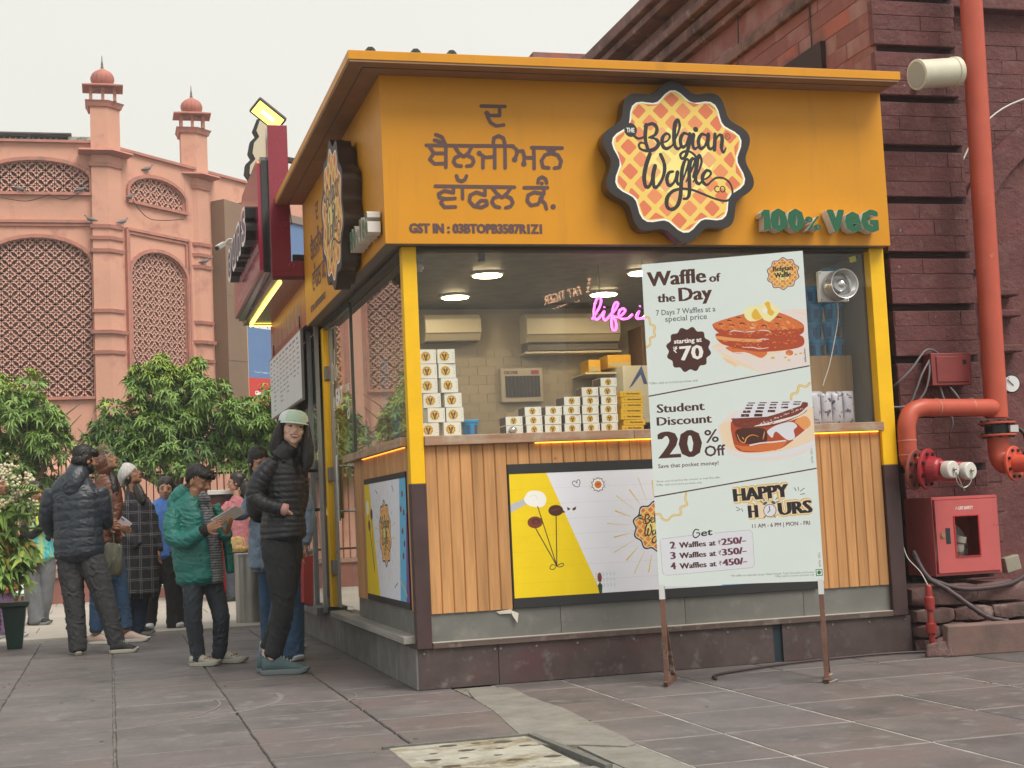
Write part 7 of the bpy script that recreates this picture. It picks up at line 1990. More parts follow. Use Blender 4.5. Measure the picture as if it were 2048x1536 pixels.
# people: measured joints in metres (x right, d away, z up from the feet)
PP={'woman':dict(base=[-0.617,1.52,0.0],torso=[(0.055,0,0.878,0.149,0.15),(0.051,0,0.954,0.153,0.15),(0.062,0,1.085,0.136,0.13),(0.063,0,1.217,0.143,0.13),(0.063,0,1.333,0.133,0.12),(0.086,0,1.415,0.086,0.09),(0.114,0,1.464,0.05,0.065)],arm=[(0.015,-0.06,1.38,0.056,0.07),(-0.046,-0.1,1.309,0.066,0.075),(-0.098,-0.12,1.223,0.063,0.07),(-0.111,-0.13,1.155,0.06,0.065),(-0.042,-0.16,1.112,0.053,0.055),(0.037,-0.17,1.089,0.046,0.05),(0.073,-0.17,1.078,0.043,0.045)],arm2=[(0.142,0.06,1.381,0.05,0.06),(0.169,0.08,1.281,0.046,0.06),(0.179,0.08,1.163,0.043,0.055),(0.167,0.0,1.064,0.04,0.05)],cuff=[(0.066,-0.17,1.081,0.036,0.042),(0.104,-0.165,1.067,0.04,0.04)],hand=[(0.09,-0.16,1.07),(0.111,-0.07,1.03)],leg1=[(0.02,-0.02,0.926,0.109,0.1),(0.018,-0.03,0.808,0.113,0.112),(0.036,-0.05,0.645,0.096,0.1),(0.047,-0.05,0.482,0.08,0.085),(0.024,-0.04,0.336,0.07,0.075),(-0.013,-0.02,0.207,0.063,0.068),(-0.042,-0.02,0.12,0.061,0.066)],leg2=[(0.076,0.04,0.909,0.093,0.09),(0.078,0.06,0.77,0.09,0.095),(0.049,0.1,0.572,0.08,0.085),(-0.0,0.12,0.391,0.066,0.075),(-0.06,0.13,0.245,0.056,0.065),(-0.103,0.13,0.161,0.053,0.062)],ank1=[(-0.042,-0.02,0.14),(-0.034,-0.02,0.062)],ank2=[(-0.102,0.13,0.181),(-0.098,0.13,0.089)],shoe1=[(-0.113,-0.03,-0.004),(0.19,-0.03,-0.018)],shoe2=[(-0.17,0.13,0.027),(0.079,0.13,0.008)],head=(0.139,-0.0,1.602),neck=[(0.102,0,1.404,0.043,0.05),(0.127,-0.01,1.512,0.043,0.05)],scale=0.003318,),'denim':dict(base=[-0.49,3.181,-0.0],torso=[(0.027,0,0.819,0.116,0.13),(0.015,0,1.05,0.124,0.12),(-0.011,0,1.225,0.124,0.11),(-0.038,0,1.342,0.085,0.08)],arm=[(-0.097,-0.02,1.306,0.047,0.06),(-0.125,-0.06,1.172,0.047,0.055),(-0.164,-0.12,1.051,0.047,0.05),(-0.232,-0.16,1.062,0.039,0.045)],skirt=[(-0.006,0,1.013,0.14,0.14),(-0.029,0,0.649,0.132,0.15)],leg1=[(-0.014,0,0.744,0.078,0.09),(-0.022,0,0.4,0.066,0.075),(-0.025,0,0.058,0.058,0.07)],leg2=[(0.058,0.05,0.739,0.078,0.09),(0.062,0.05,0.393,0.066,0.075),(0.059,0.05,0.05,0.058,0.07)],shoe1=[(-0.088,0,0.012),(0.066,-0.05,0.002)],shoe2=[(-0.001,0.08,0.012),(0.146,0.05,-0.0)],head=(-0.061,0,1.468),neck=[(-0.047,0,1.304,0.035,0.045),(-0.055,0,1.401,0.035,0.045)],hand=[(-0.232,-0.16,1.062),(-0.275,-0.2,1.042)],scale=0.003878,),'jeans':dict(base=[-0.409,2.429,0.0],torso=[(0.019,0,0.786,0.102,0.13),(0.026,0,1.002,0.105,0.12),(0.019,0,1.201,0.109,0.11),(0.002,0,1.347,0.065,0.08)],arm=[(0.094,0,1.27,0.047,0.06),(0.125,0,1.124,0.047,0.06),(0.145,-0.02,0.978,0.044,0.055),(0.115,-0.05,0.836,0.036,0.05)],hand=[(0.114,-0.05,0.818),(0.095,-0.06,0.741)],leg1=[(0.008,-0.02,0.805,0.08,0.1),(0.014,-0.03,0.5,0.073,0.09),(0.009,-0.03,0.251,0.073,0.085),(-0.002,-0.03,0.031,0.076,0.09)],leg2=[(-0.061,0.05,0.806,0.073,0.09),(-0.099,0.08,0.464,0.065,0.08),(-0.154,0.1,0.213,0.062,0.08),(-0.176,0.1,0.07,0.062,0.08)],shoe1=[(-0.049,0.1,0.064),(0.054,-0.12,-0.005)],shoe2=[(-0.277,0.15,0.048),(-0.123,0.1,0.046)],bag=[(0.083,-0.08,0.728),(0.118,0.16,0.741),(0.105,0.16,0.37),(0.073,-0.08,0.411)],head=(-0.009,0.1,1.497),neck=[(0.001,0,1.329,0.033,0.045),(-0.004,0.05,1.422,0.033,0.045)],scale=0.003637,),'man':dict(base=[-1.808,4.203,0.0],torso=[(-0.106,0,0.79,0.201,0.15),(-0.112,0,0.863,0.205,0.155),(-0.117,0,1.046,0.196,0.145),(-0.129,0,1.23,0.205,0.14),(-0.135,0,1.34,0.201,0.12),(-0.121,0,1.405,0.156,0.1),(-0.104,0,1.474,0.082,0.08)],hood=[(-0.1,0.03,1.503,0.09,0.09),(-0.115,-0.06,1.432,0.098,0.08),(-0.133,-0.1,1.351,0.078,0.055),(-0.151,-0.11,1.291,0.041,0.03)],arm=[(-0.323,0,1.333,0.065,0.07),(-0.358,0.0,1.22,0.07,0.07),(-0.386,0.03,1.108,0.065,0.065),(-0.367,0.09,1.008,0.057,0.06),(-0.317,0.14,0.98,0.049,0.055)],arm2=[(0.055,0.02,1.324,0.07,0.07),(0.078,0.03,1.2,0.074,0.07),(0.08,0.06,1.094,0.07,0.065),(0.086,0.12,1.036,0.057,0.06)],leg1=[(-0.194,0,0.847,0.102,0.1),(-0.189,0,0.685,0.102,0.11),(-0.165,0,0.482,0.086,0.095),(-0.149,0,0.28,0.078,0.085),(-0.137,0,0.038,0.072,0.08)],leg2=[(-0.031,0,0.839,0.106,0.1),(0.022,0,0.655,0.106,0.11),(0.079,0,0.47,0.09,0.095),(0.128,0,0.287,0.078,0.085),(0.176,0,0.084,0.07,0.08)],shoe1=[(-0.112,-0.06,-0.013),(-0.223,0.2,-0.009)],shoe2=[(0.135,-0.05,-0.001),(0.348,0.0,-0.0)],head=(-0.05,0.02,1.574),neck=[(-0.1,0,1.453,0.053,0.06),(-0.063,0.02,1.542,0.053,0.06)],scale=0.004094,),'hood':dict(base=[-1.712,5.21,0.0],torso=[(0.015,0,0.873,0.124,0.13),(0.018,0,1.04,0.124,0.13),(0.032,0,1.238,0.133,0.125),(0.026,0,1.37,0.124,0.11),(0.001,0,1.46,0.071,0.08)],arm=[(0.089,-0.04,1.323,0.062,0.06),(0.115,-0.05,1.167,0.062,0.06),(0.082,-0.1,1.046,0.053,0.055),(0.176,-0.16,1.008,0.044,0.045)],hand=[(0.168,-0.16,1.008),(0.234,-0.18,0.997)],phone=(0.226,-0.18,1.049),leg1=[(-0.021,0,0.866,0.089,0.1),(-0.073,0,0.517,0.071,0.085),(-0.099,0,0.118,0.058,0.07)],leg2=[(0.045,0.05,0.862,0.089,0.1),(0.099,0.08,0.506,0.071,0.085),(0.138,0.1,0.129,0.058,0.07)],shoe1=[(-0.164,0,-0.027),(0.025,0,-0.027)],shoe2=[(0.082,0.1,-0.004),(0.264,0.1,-0.008)],bag=(0.118,-0.16,0.741),strap=[(0.096,-0.13,1.321),(0.111,-0.14,1.08),(0.12,-0.16,0.854)],head=(0.016,0.02,1.593),neck=[(0.001,0,1.447,0.044,0.05),(0.009,0.01,1.527,0.044,0.05)],scale=0.004434,),'plaid':dict(base=[-1.397,6.059,0.0],torso=[(-0.019,0,0.392,0.185,0.17),(-0.013,0,0.607,0.18,0.165),(-0.008,0,0.842,0.171,0.155),(-0.017,0,1.03,0.157,0.145),(-0.023,0,1.196,0.152,0.13),(-0.026,0,1.267,0.133,0.11),(-0.038,0,1.333,0.071,0.08)],arm=[(0.091,0.0,1.204,0.057,0.06),(0.125,0.0,1.024,0.057,0.06),(0.164,-0.02,0.872,0.052,0.055),(0.183,-0.03,0.787,0.043,0.045)],arm2=[(-0.105,-0.08,1.213,0.057,0.06),(-0.123,-0.1,1.036,0.057,0.06),(-0.044,-0.16,0.903,0.052,0.05),(0.022,-0.17,0.844,0.043,0.045)],hand=[(0.183,-0.03,0.787),(0.185,-0.03,0.683)],leg1=[(-0.096,0,0.518,0.085,0.1),(-0.129,0,0.285,0.071,0.085),(-0.154,0,0.063,0.066,0.075)],leg2=[(0.017,0.04,0.51,0.085,0.1),(-0.029,0.05,0.278,0.071,0.085),(-0.054,0.05,0.036,0.066,0.075)],shoe1=[(-0.122,0.05,-0.026),(0.1,0.05,-0.037)],shoe2=[(-0.244,0.12,0.011),(-0.031,0.12,0.001)],head=(-0.063,0,1.491),neck=[(-0.043,0,1.315,0.047,0.05),(-0.055,0,1.419,0.047,0.05)],scale=0.004743,),'blue':dict(base=[-1.163,6.853,0.0],torso=[(-0.002,0,0.713,0.151,0.13),(-0.007,0,0.897,0.141,0.12),(0.003,0,1.097,0.141,0.12),(0.016,0,1.211,0.141,0.1),(0.033,0,1.27,0.07,0.07)],arm=[(-0.115,0,1.187,0.05,0.055),(-0.14,0,1.003,0.05,0.05),(-0.126,-0.03,0.829,0.04,0.045)],arm2=[(0.141,0,1.175,0.05,0.055),(0.156,0,0.99,0.05,0.05),(0.144,-0.05,0.842,0.04,0.045)],hand=[(-0.126,-0.03,0.829),(-0.124,-0.03,0.72)],leg1=[(-0.051,0,0.75,0.101,0.11),(-0.096,0,0.529,0.096,0.095),(-0.143,0,0.283,0.085,0.085),(-0.169,0,0.037,0.085,0.085)],leg2=[(0.059,0.0,0.745,0.101,0.11),(0.083,0,0.52,0.096,0.095),(0.107,0,0.272,0.09,0.085),(0.109,0,-0.005,0.096,0.09)],shoe1=[(-0.19,0.1,0.011),(-0.119,-0.12,0.015)],shoe2=[(0.081,0.12,-0.013),(0.182,-0.1,-0.006)],head=(0.041,0,1.38),neck=[(0.032,0,1.24,0.04,0.045),(0.039,0,1.31,0.04,0.045)],scale=0.005027,),'boy':dict(base=[-0.987,2.501,0.0],torso=[(-0.079,0,0.606,0.159,0.13),(-0.09,0,0.713,0.17,0.135),(-0.108,0,0.856,0.166,0.13),(-0.126,0,1.0,0.166,0.125),(-0.13,0,1.108,0.159,0.11),(-0.114,0,1.172,0.108,0.09),(-0.098,0,1.207,0.072,0.075)],shirt=[(0.05,-0.0,0.592,0.047,0.09),(0.049,-0.02,0.814,0.047,0.1),(0.018,-0.03,1.012,0.047,0.1),(-0.016,-0.02,1.146,0.036,0.08)],flap=[(0.132,0.08,0.646,0.029,0.05),(0.119,0.08,0.808,0.032,0.05),(0.09,0.07,0.99,0.032,0.05),(0.048,0.05,1.136,0.032,0.05)],hood=[(-0.162,0.03,1.254,0.061,0.08),(-0.233,0.02,1.185,0.069,0.085),(-0.258,0.01,1.132,0.051,0.07),(-0.221,-0.04,1.112,0.036,0.04)],arm=[(-0.226,-0.08,1.105,0.058,0.065),(-0.24,-0.11,1.007,0.065,0.07),(-0.223,-0.13,0.907,0.065,0.07),(-0.131,-0.18,0.89,0.061,0.06),(-0.043,-0.22,0.921,0.054,0.055),(0.002,-0.23,0.947,0.047,0.05)],cuff=[(-0.002,-0.23,0.948,0.043,0.045),(0.038,-0.235,0.96,0.04,0.042)],arm2=[(0.033,0.08,1.083,0.047,0.055),(0.102,0.04,0.953,0.047,0.05),(0.14,-0.08,0.911,0.043,0.048),(0.159,-0.14,0.932,0.036,0.042)],hand=[(0.031,-0.235,0.96),(0.113,-0.25,0.998)],hand2=[(0.163,-0.14,0.939),(0.195,-0.2,1.015)],menu=[(0.079,-0.3,1.028),(0.226,-0.16,1.123),(0.279,-0.05,1.085),(0.128,-0.19,0.976)],leg1=[(-0.102,-0.02,0.65,0.072,0.075),(-0.116,-0.04,0.503,0.072,0.09),(-0.118,-0.05,0.345,0.061,0.085),(-0.106,-0.03,0.184,0.054,0.075),(-0.091,-0.02,0.034,0.051,0.07)],leg2=[(-0.005,0.03,0.644,0.072,0.075),(0.029,0.05,0.491,0.072,0.09),(0.066,0.04,0.34,0.061,0.085),(0.055,0.06,0.204,0.054,0.075),(0.032,0.08,0.047,0.051,0.07)],shoe1=[(-0.151,-0.04,-0.003),(0.066,-0.06,-0.007)],shoe2=[(0.005,0.1,0.007),(0.232,0.08,0.009)],head=(-0.059,0,1.313),neck=[(-0.099,0,1.179,0.047,0.055),(-0.077,-0.01,1.256,0.047,0.055)],scale=0.003608,),'pink':dict(base=[-0.066,11.276,0.0],torso=[(-0.011,0,0.709,0.165,0.14),(-0.005,0,0.924,0.165,0.13),(0.008,0,1.12,0.158,0.125),(0.013,0,1.283,0.132,0.1),(0.002,0,1.356,0.066,0.07)],arm=[(-0.083,-0.05,1.268,0.059,0.055),(-0.154,-0.1,1.18,0.053,0.05),(-0.249,-0.15,1.184,0.046,0.045)],hand=[(-0.249,-0.15,1.184),(-0.307,-0.18,1.2)],leg1=[(-0.083,0,0.732,0.099,0.1),(-0.092,0,0.407,0.079,0.085),(-0.09,0,0.05,0.059,0.07)],leg2=[(0.026,0.05,0.726,0.099,0.1),(0.029,0.05,0.399,0.079,0.085),(0.031,0.05,0.041,0.059,0.07)],shoe1=[(-0.065,0,0.009),(-0.16,-0.05,0.017)],shoe2=[(0.069,0.05,-0.013),(-0.02,0,-0.006)],head=(0.007,0,1.546),neck=[(0.014,0,1.316,0.046,0.05),(0.011,0,1.434,0.046,0.05)],scale=0.006586,),'tiedye':dict(base=[-2.44,8.71,0.0],torso=[(0.046,0,0.716,0.144,0.14),(0.027,0,0.897,0.138,0.13),(0.014,0,1.09,0.127,0.12),(0.006,0,1.227,0.121,0.1),(0.002,0,1.31,0.066,0.07)],arm=[(-0.098,-0.02,1.232,0.055,0.06),(-0.122,-0.04,1.042,0.055,0.055),(-0.038,-0.1,0.957,0.05,0.05),(0.103,-0.14,1.076,0.044,0.045)],arm2=[(0.121,0,1.222,0.055,0.06),(0.14,0,1.029,0.055,0.055),(0.11,-0.05,0.922,0.05,0.05)],hand=[(0.098,-0.14,1.076),(0.181,-0.16,1.105)],leg1=[(-0.052,0,0.764,0.094,0.11),(-0.067,0,0.547,0.088,0.1),(-0.05,0,0.274,0.088,0.095),(-0.022,0,0.028,0.083,0.095)],leg2=[(0.092,0.03,0.757,0.094,0.11),(0.096,0.04,0.537,0.083,0.1),(0.065,0.05,0.265,0.072,0.085),(0.001,0.1,0.058,0.066,0.08)],shoe1=[(-0.066,0,0.003),(0.133,-0.04,-0.009)],shoe2=[(-0.154,0.1,0.043),(-0.065,0.1,0.039)],head=(-0.007,0,1.448),neck=[(0.001,0,1.282,0.039,0.05),(-0.003,0,1.365,0.039,0.05)],scale=0.005522,),'purple':dict(base=[-2.665,6.893,0.0],torso=[(0.037,0,0.461,0.098,0.14),(0.025,0,0.606,0.098,0.13),(-0.005,0,0.85,0.108,0.13),(-0.02,0,1.143,0.118,0.12),(-0.023,0,1.289,0.069,0.08)],arm=[(0.088,-0.03,1.138,0.044,0.055),(0.121,-0.05,0.942,0.044,0.05),(0.106,-0.1,0.799,0.039,0.045)],hand=[(0.106,-0.1,0.799),(0.065,-0.12,0.773)],leg1=[(0.018,0,0.51,0.069,0.1),(0.014,0,0.269,0.059,0.085),(0.016,0,0.052,0.059,0.08)],leg2=[(-0.1,0.03,0.514,0.069,0.1),(-0.117,0.04,0.272,0.059,0.085),(-0.124,0.05,0.055,0.059,0.08)],shoe1=[(-0.049,0,-0.027),(0.107,0,-0.029)],shoe2=[(-0.191,0.1,0.0),(-0.054,0.1,-0.006)],head=(-0.034,0,1.485),neck=[(-0.028,0,1.28,0.039,0.05),(-0.031,0,1.377,0.039,0.05)],scale=0.004902,),}
# people
PR_=np.array((math.cos(YAW),-math.sin(YAW),0));PD_=np.array((math.sin(YAW),math.cos(YAW),0));PZ_=np.array((0,0,1.))
def folds(P,size,aniso,seed):
 """soft creases: warped ridge waves, stretched across the limb when aniso > 1"""
 r=np.random.default_rng(seed)
 warp=sum(np.sin(P@(r.normal(size=3)*2.2/size)+r.uniform(0,6))for _ in range(3))*.9
 out=np.zeros(len(P))
 for _ in range(4):
  k=r.normal(size=3);k[2]*=aniso;k=k/np.linalg.norm(k)*math.pi/size
  out+=(1-np.abs(np.sin((P@k)*.5+warp+r.uniform(0,6))))**2.2
 amp=.5+.5*np.sin(P@(r.normal(size=3)*1.4/size)+r.uniform(0,6))
 return((out/4-.3)*(.35+amp)).astype(np.float32)
def remesh(o,vox,smooth=2,disp=None):
 """voxel-union the closed pieces of a mesh into one continuous surface (no operators)"""
 md=o.modifiers.new('r','REMESH');md.mode='VOXEL';md.voxel_size=vox;md.use_smooth_shade=True
 if smooth:
  sm=o.modifiers.new('s','SMOOTH');sm.factor=.5;sm.iterations=smooth
 dg=bpy.context.evaluated_depsgraph_get()
 me=bpy.data.meshes.new_from_object(o.evaluated_get(dg))
 old=o.data
 o.modifiers.clear();o.data=me
 if disp:
  n=len(me.vertices)
  P=np.empty(n*3,np.float32);me.vertices.foreach_get('co',P);P=P.reshape(-1,3)
  Nn=np.empty(n*3,np.float32);me.vertices.foreach_get('normal',Nn);Nn=Nn.reshape(-1,3)
  tot=np.zeros(n,np.float32)
  for e in disp:tot+=folds(P,e[0],e[2]if len(e)>2 else 1.0,len(tot)+int(e[0]*1000))*e[1]
  P+=Nn*tot[:,None]
  me.vertices.foreach_set('co',P.ravel());me.update()
 bpy.data.meshes.remove(old)
 return o
class Fig:
 def __init__(s,key,label,group='people on the plaza',vox=.0075):
  s.d=PP[key];s.o=np.array(s.d['base']);s.o[2]=0;s.vox=vox
  s.t=thing('person',label,'person',tuple(s.o),group)
 def W(s,p):return s.o+PR_*p[0]+PD_*p[1]+PZ_*p[2]
 def limb(s,b,pts,n=16,quilt=None,cap=True,grow=0.0,sub=None,sc=1.0):
  """elliptical loft; ring = half-width across the view, half-depth along it"""
  P=np.array(pts,float)
  k=len(P)
  L=np.concatenate([[0],np.cumsum(np.linalg.norm(np.diff(P[:,:3],axis=0),axis=1))])
  step=sub or(.010 if quilt else .025)
  S=np.linspace(0,L[-1],max(4,int(L[-1]/step)))
  q=np.array([np.interp(S,L,P[:,i])for i in range(5)]).T
  for _ in range(3 if not quilt else 6):
   q[1:-1]=.25*q[:-2]+.5*q[1:-1]+.25*q[2:]
  rings=[]
  for i in range(len(q)):
   t=nrm(q[min(i+1,len(q)-1),:3]-q[max(i-1,0),:3])
   side=nrm(np.array((t[2],0,-t[0]))if abs(t[0])+abs(t[2])>.15 else np.array((1,0,0)))
   dep=np.cross(t,side)
   f=1.0
   if quilt:
    ph=(S[i]+quilt[2])/quilt[0]if len(quilt)>2 else S[i]/quilt[0]
    f=1+quilt[1]*(abs(math.sin(math.pi*ph))**.38-.8)
   rx,rd=(q[i,3]*sc+grow)*f,(q[i,4]*sc+grow)*f
   rings.append([s.W(q[i,:3]+side*rx*math.cos(a)+dep*rd*math.sin(a))for a in np.linspace(0,2*math.pi,n,endpoint=False)])
  if cap:
   for e in(0,-1):
    c=np.mean(rings[e],axis=0);r2=rings[e];nx=rings[1]if e==0 else rings[-2]
    out=nrm(c-np.mean(nx,axis=0))
    ext=np.linalg.norm(np.array(r2[0])-c)*.25
    e1=[c+(np.array(v)-c)*.72+out*ext for v in r2]
    rings=([e1]+rings)if e==0 else(rings+[e1])
  b.ring_loft(rings)
  return b
 def garment(s,name,mat,limbs,vox=None,smooth=1,disp=((.06,.012),),quilt=None,grow=0,raw=False,label=None,quilts=None):
  b=MB()
  for i,l in enumerate(limbs):
   s.limb(b,l,quilt=(quilts[i]if quilts else quilt),grow=grow,n=20)
  o=b.build(name,mat,s.t,smooth='all')
  if not raw:remesh(o,vox or s.vox,smooth,disp)
  if label:o['label']=label
  return o
 def hand(s,b,p0,p1,spread=(0,1,0),sc=1.0,curl=.5,thumb=1,droop=None):
  """palm from wrist p0 towards p1, four fingers and a thumb, in local metres"""
  p0,p1=np.array(p0,float),np.array(p1,float)
  d=nrm(p1-p0);w=nrm(np.array(spread,float)-d*(np.array(spread,float)@d));nn=np.cross(d,w)
  if droop is not None:nn=nn*droop
  L=.085*sc
  def tube(pts,r):b.tube([s.W(p)for p in pts],r,8)
  rings=[]
  for f,wd,th in((0,.024,.017),(.3,.034,.016),(.7,.041,.014),(1.0,.038,.011)):
   c=p0+d*L*f
   rings.append([s.W(c+w*wd*sc*math.cos(a)+nn*th*sc*math.sin(a))for a in np.linspace(0,2*math.pi,12,endpoint=False)])
  b.ring_loft(rings)
  for i,(off,fl)in enumerate(((-.029,.062),(-.0095,.075),(.0105,.070),(.030,.054))):
   base=p0+d*(L*.92)+w*off*sc
   dd=nrm(d+w*off*2.2)
   k1=base+dd*fl*.42*sc;d2=nrm(dd+nn*curl);k2=k1+d2*fl*.34*sc;d3=nrm(d2+nn*curl);k3=k2+d3*fl*.28*sc
   tube([base-dd*.02,k1,k2,k3],[.0095*sc,.0088*sc,.008*sc,.0062*sc])
  tb=p0+d*L*.25-w*.028*sc*thumb
  t1=tb+nrm(d*.7-w*.8*thumb+nn*.3)*.042*sc;t2=t1+nrm(d+nn*.5-w*.2*thumb)*.032*sc
  tube([p0+d*L*.2,tb,t1,t2],[.013*sc,.012*sc,.0098*sc,.0075*sc])
 def shoe(s,a,c,mat,sole,wide=.046,h=.105,name='shoe',sole_h=.030,foot='left'):
  a,c=s.W(a),s.W(c);a[2]=c[2]=0
  L=np.linalg.norm(c-a)
  if L<.2:c=a+(c-a)/L*.26;L=.26
  if L>.31:c=a+(c-a)/L*.31;L=.31
  d=(c-a)/L;w=np.array((d[1],-d[0],0))
  t=MB();n=14
  rings=[]
  for f,wd,z0,z1 in((0.0,.45,.02,.6),(.02,.68,.02,.9),(.10,.80,.02,1.0),(.22,.82,.02,1.02),(.34,.80,.02,1.05),(.44,.82,.02,.98),(.56,.90,.02,.80),(.68,.97,.02,.66),(.8,.98,.02,.58),(.90,.86,.02,.50),(.965,.6,.02,.40),(1.0,.3,.02,.28)):
   cc=a+d*L*f
   rings.append([cc+w*wide*wd*math.cos(q)*(1 if math.sin(q)<0 else .9)+PZ_*(sole_h*.5+(h*z1-sole_h*.5)*(.5+.5*math.copysign(abs(math.sin(q))**.8,math.sin(q))))for q in np.linspace(0,2*math.pi,n,endpoint=False)])
  t.ring_loft(rings);o=t.build(name,mat,s.t,smooth='all')
  b=MB();rings=[]
  for z,g in((.001,.90),(.004,1.0),(sole_h*.8,1.06),(sole_h,1.0)):
   ring=[]
   for q in np.linspace(0,2*math.pi,28,endpoint=False):
    x=.5-.52*math.cos(q);wd=abs(math.sin(q))**.6*(.80 if x<.45 else .80+.18*math.sin(min(1,(x-.45)/.35)*math.pi/2))
    zz=z+(.012*max(0,x-.82)/.18 if z>.003 else .006*max(0,x-.82)/.18)
    ring.append(a+d*L*(.5+(x-.5)*g)+w*math.copysign(wide*wd*g,math.sin(q))+PZ_*zz)
   rings.append(ring)
  b.ring_loft(rings);b.build('sole',sole,o,smooth=40)
  lc=MB()
  for k in range(4):
   f=.42+.07*k;z=h*(1.03,.96,.86,.79)[k];p=a+d*L*f
   lc.tube([p-w*wide*.4+PZ_*(z-.012),p+PZ_*z,p+w*wide*.4+PZ_*(z-.012)],.0025,5)
  if name=='shoe':lc.build('lace',M('lace_pale',(.4,.42,.42),.7),o,smooth='all')
  return o
 def head(s,b,yaw,pitch=0,roll=0,sc=1.0,female=True,smile=0,skin=None,cen=None):
  """yaw: 0 faces the viewer, + turns to the right of the picture"""
  c=np.array(s.d['head']if cen is None else cen,float)
  cy,sy=math.cos(yaw),math.sin(yaw)
  F=np.array((sy,-cy,0));Rr=np.array((cy,sy,0));U=PZ_.copy()
  cp,sp=math.cos(pitch),math.sin(pitch)
  F,U=F*cp+U*sp,U*cp-F*sp
  cr,sr=math.cos(roll),math.sin(roll)
  Rr,U=Rr*cr+U*sr,U*cr-Rr*sr
  s.hc,s.hF,s.hR,s.hU,s.hs=c,F,Rr,U,sc
  M3=np.array([PR_*v[0]+PD_*v[1]+PZ_*v[2]for v in(Rr,F,U)]).T
  s.M3=M3
  H=lambda x,y,z:s.W(c)+M3@(np.array((x,y,z))*sc)
  s.H=H
  E=lambda x,y,z,a,d,e,n=18,m=12:b.ell(H(x,y,z),np.array((a,d,e))*sc,n,m,R=M3)
  E(0,-.012,.030,.074,.092,.082);E(0,.012,.0,.066,.076,.080)
  E(0,.032,-.040,.057,.053,.056);E(0,.050,-.072,.030,.030,.026);E(0,.062,-.083,.018,.016,.016)
  E(.040,.020,-.050,.018,.035,.032);E(-.040,.020,-.050,.018,.035,.032)
  for q in(-1,1):
   E(q*.034,.058,-.022,.024,.022,.022);E(q*.030,.070,.026,.026,.013,.009)
   E(q*.073,-.004,-.008,.008,.020,.031,10,8);E(q*.077,.0,-.022,.007,.010,.014,8,6)
   E(q*.0135,.086,-.024,.009,.010,.008,8,6)
  b.tube([H(0,.078,.020),H(0,.090,.0),H(0,.103,-.018),H(0,.094,-.028)],[.009*sc,.010*sc,.0135*sc,.009*sc],10)
  E(0,.078,-.045,.024,.012,.016)
  return s
 def face(s,smile=0,lips=None,brows=True,beard=None,eyes=True,look=(0,0),glasses=None):
  H=s.H;sc=s.hs
  M3=s.M3
  for q in(-1,1):
   if eyes:
    b=MB();b.ell(H(q*.031,.0765,.006),np.array((.0135,.0075,.0048 if not smile else .0036))*sc,12,8,R=M3);e=b.build('eye',M('eye_white',(.55,.52,.49),.3),s.t,smooth='all')
    b=MB();b.ell(H(q*.031+.002*look[0],.0815,.0055),np.array((.0062,.003,.0045 if not smile else .0034))*sc,10,6,R=M3);b.build('iris',M('iris_dark',(.02,.012,.008),.2),e,smooth='all')
    b=MB();b.tube([H(q*.016,.079,.006),H(q*.031,.0858,.0125 if not smile else .011),H(q*.046,.075,.008)],[.0012*sc,.0024*sc,.0012*sc],5);b.build('eyelid',M('lash_dark',(.02,.014,.012),.5),e,smooth='all')
   if brows:
    b=MB();b.tube([H(q*.012,.083,.027),H(q*.030,.0835,.034),H(q*.050,.067,.028)],[.0035*sc,.004*sc,.0015*sc],6,sq=.6);b.build('eyebrow',M('brow_dark',(.02,.013,.01),.7),s.t,smooth='all')
  lm=lips or M('lip_brown',(.22,.08,.065),.4)
  if smile:
   b=MB();b.ell(H(0,.0855,-.0515),np.array((.026,.0075,.0095))*sc,16,10,R=M3);mo=b.build('mouth',M('mouth_dark',(.06,.012,.012),.5),s.t,smooth='all')
   b=MB();b.ell(H(0,.0888,-.0505),np.array((.0235,.006,.0055))*sc,16,8,R=M3);b.build('teeth',M('teeth',(.78,.74,.66),.25),mo,smooth='all')
   b=MB();b.tube([H(-.028,.080,-.044),H(-.014,.091,-.0435),H(0,.0935,-.0445),H(.014,.091,-.0435),H(.028,.080,-.044)],[.002*sc,.0036*sc,.004*sc,.0036*sc,.002*sc],7)
   b.tube([H(-.028,.080,-.046),H(-.016,.089,-.0585),H(0,.092,-.062),H(.016,.089,-.0585),H(.028,.080,-.046)],[.002*sc,.004*sc,.005*sc,.004*sc,.002*sc],7);b.build('lips',lm,s.t,smooth='all')
   b=MB()
   for q in(-1,1):b.tube([H(q*.021,.083,-.028),H(q*.031,.078,-.04),H(q*.034,.072,-.052)],[.0015*sc,.0022*sc,.0012*sc],5)
  else:
   b=MB();b.tube([H(-.021,.082,-.052),H(-.007,.0912,-.0485),H(0,.0918,-.0498),H(.007,.0912,-.0485),H(.021,.082,-.052)],[.002*sc,.004*sc,.004*sc,.004*sc,.002*sc],7)
   b.tube([H(-.019,.082,-.054),H(0,.091,-.0585),H(.019,.082,-.054)],[.002*sc,.0055*sc,.002*sc],7);b.build('lips',lm,s.t,smooth='all')
  if glasses:
   b=MB()
   for q in(-1,1):
    b.tube([H(q*.033+.021*math.cos(a),.093-.004*abs(math.cos(a)),.004+.017*math.sin(a))for a in np.linspace(0,2*math.pi,17)],.0014*sc,5)
    b.tube([H(q*.054,.088,.010),H(q*.074,.05,.012),H(q*.079,.0,.008)],.0015*sc,5)
   b.tube([H(-.012,.096,.008),H(.012,.096,.008)],.0014*sc,5)
   g_=thing('glasses',glasses,'glasses',tuple(s.W(s.hc)))
   b.build('frame',M('glasses_metal',(.25,.2,.17),.3,metal=.8),g_,smooth='all')
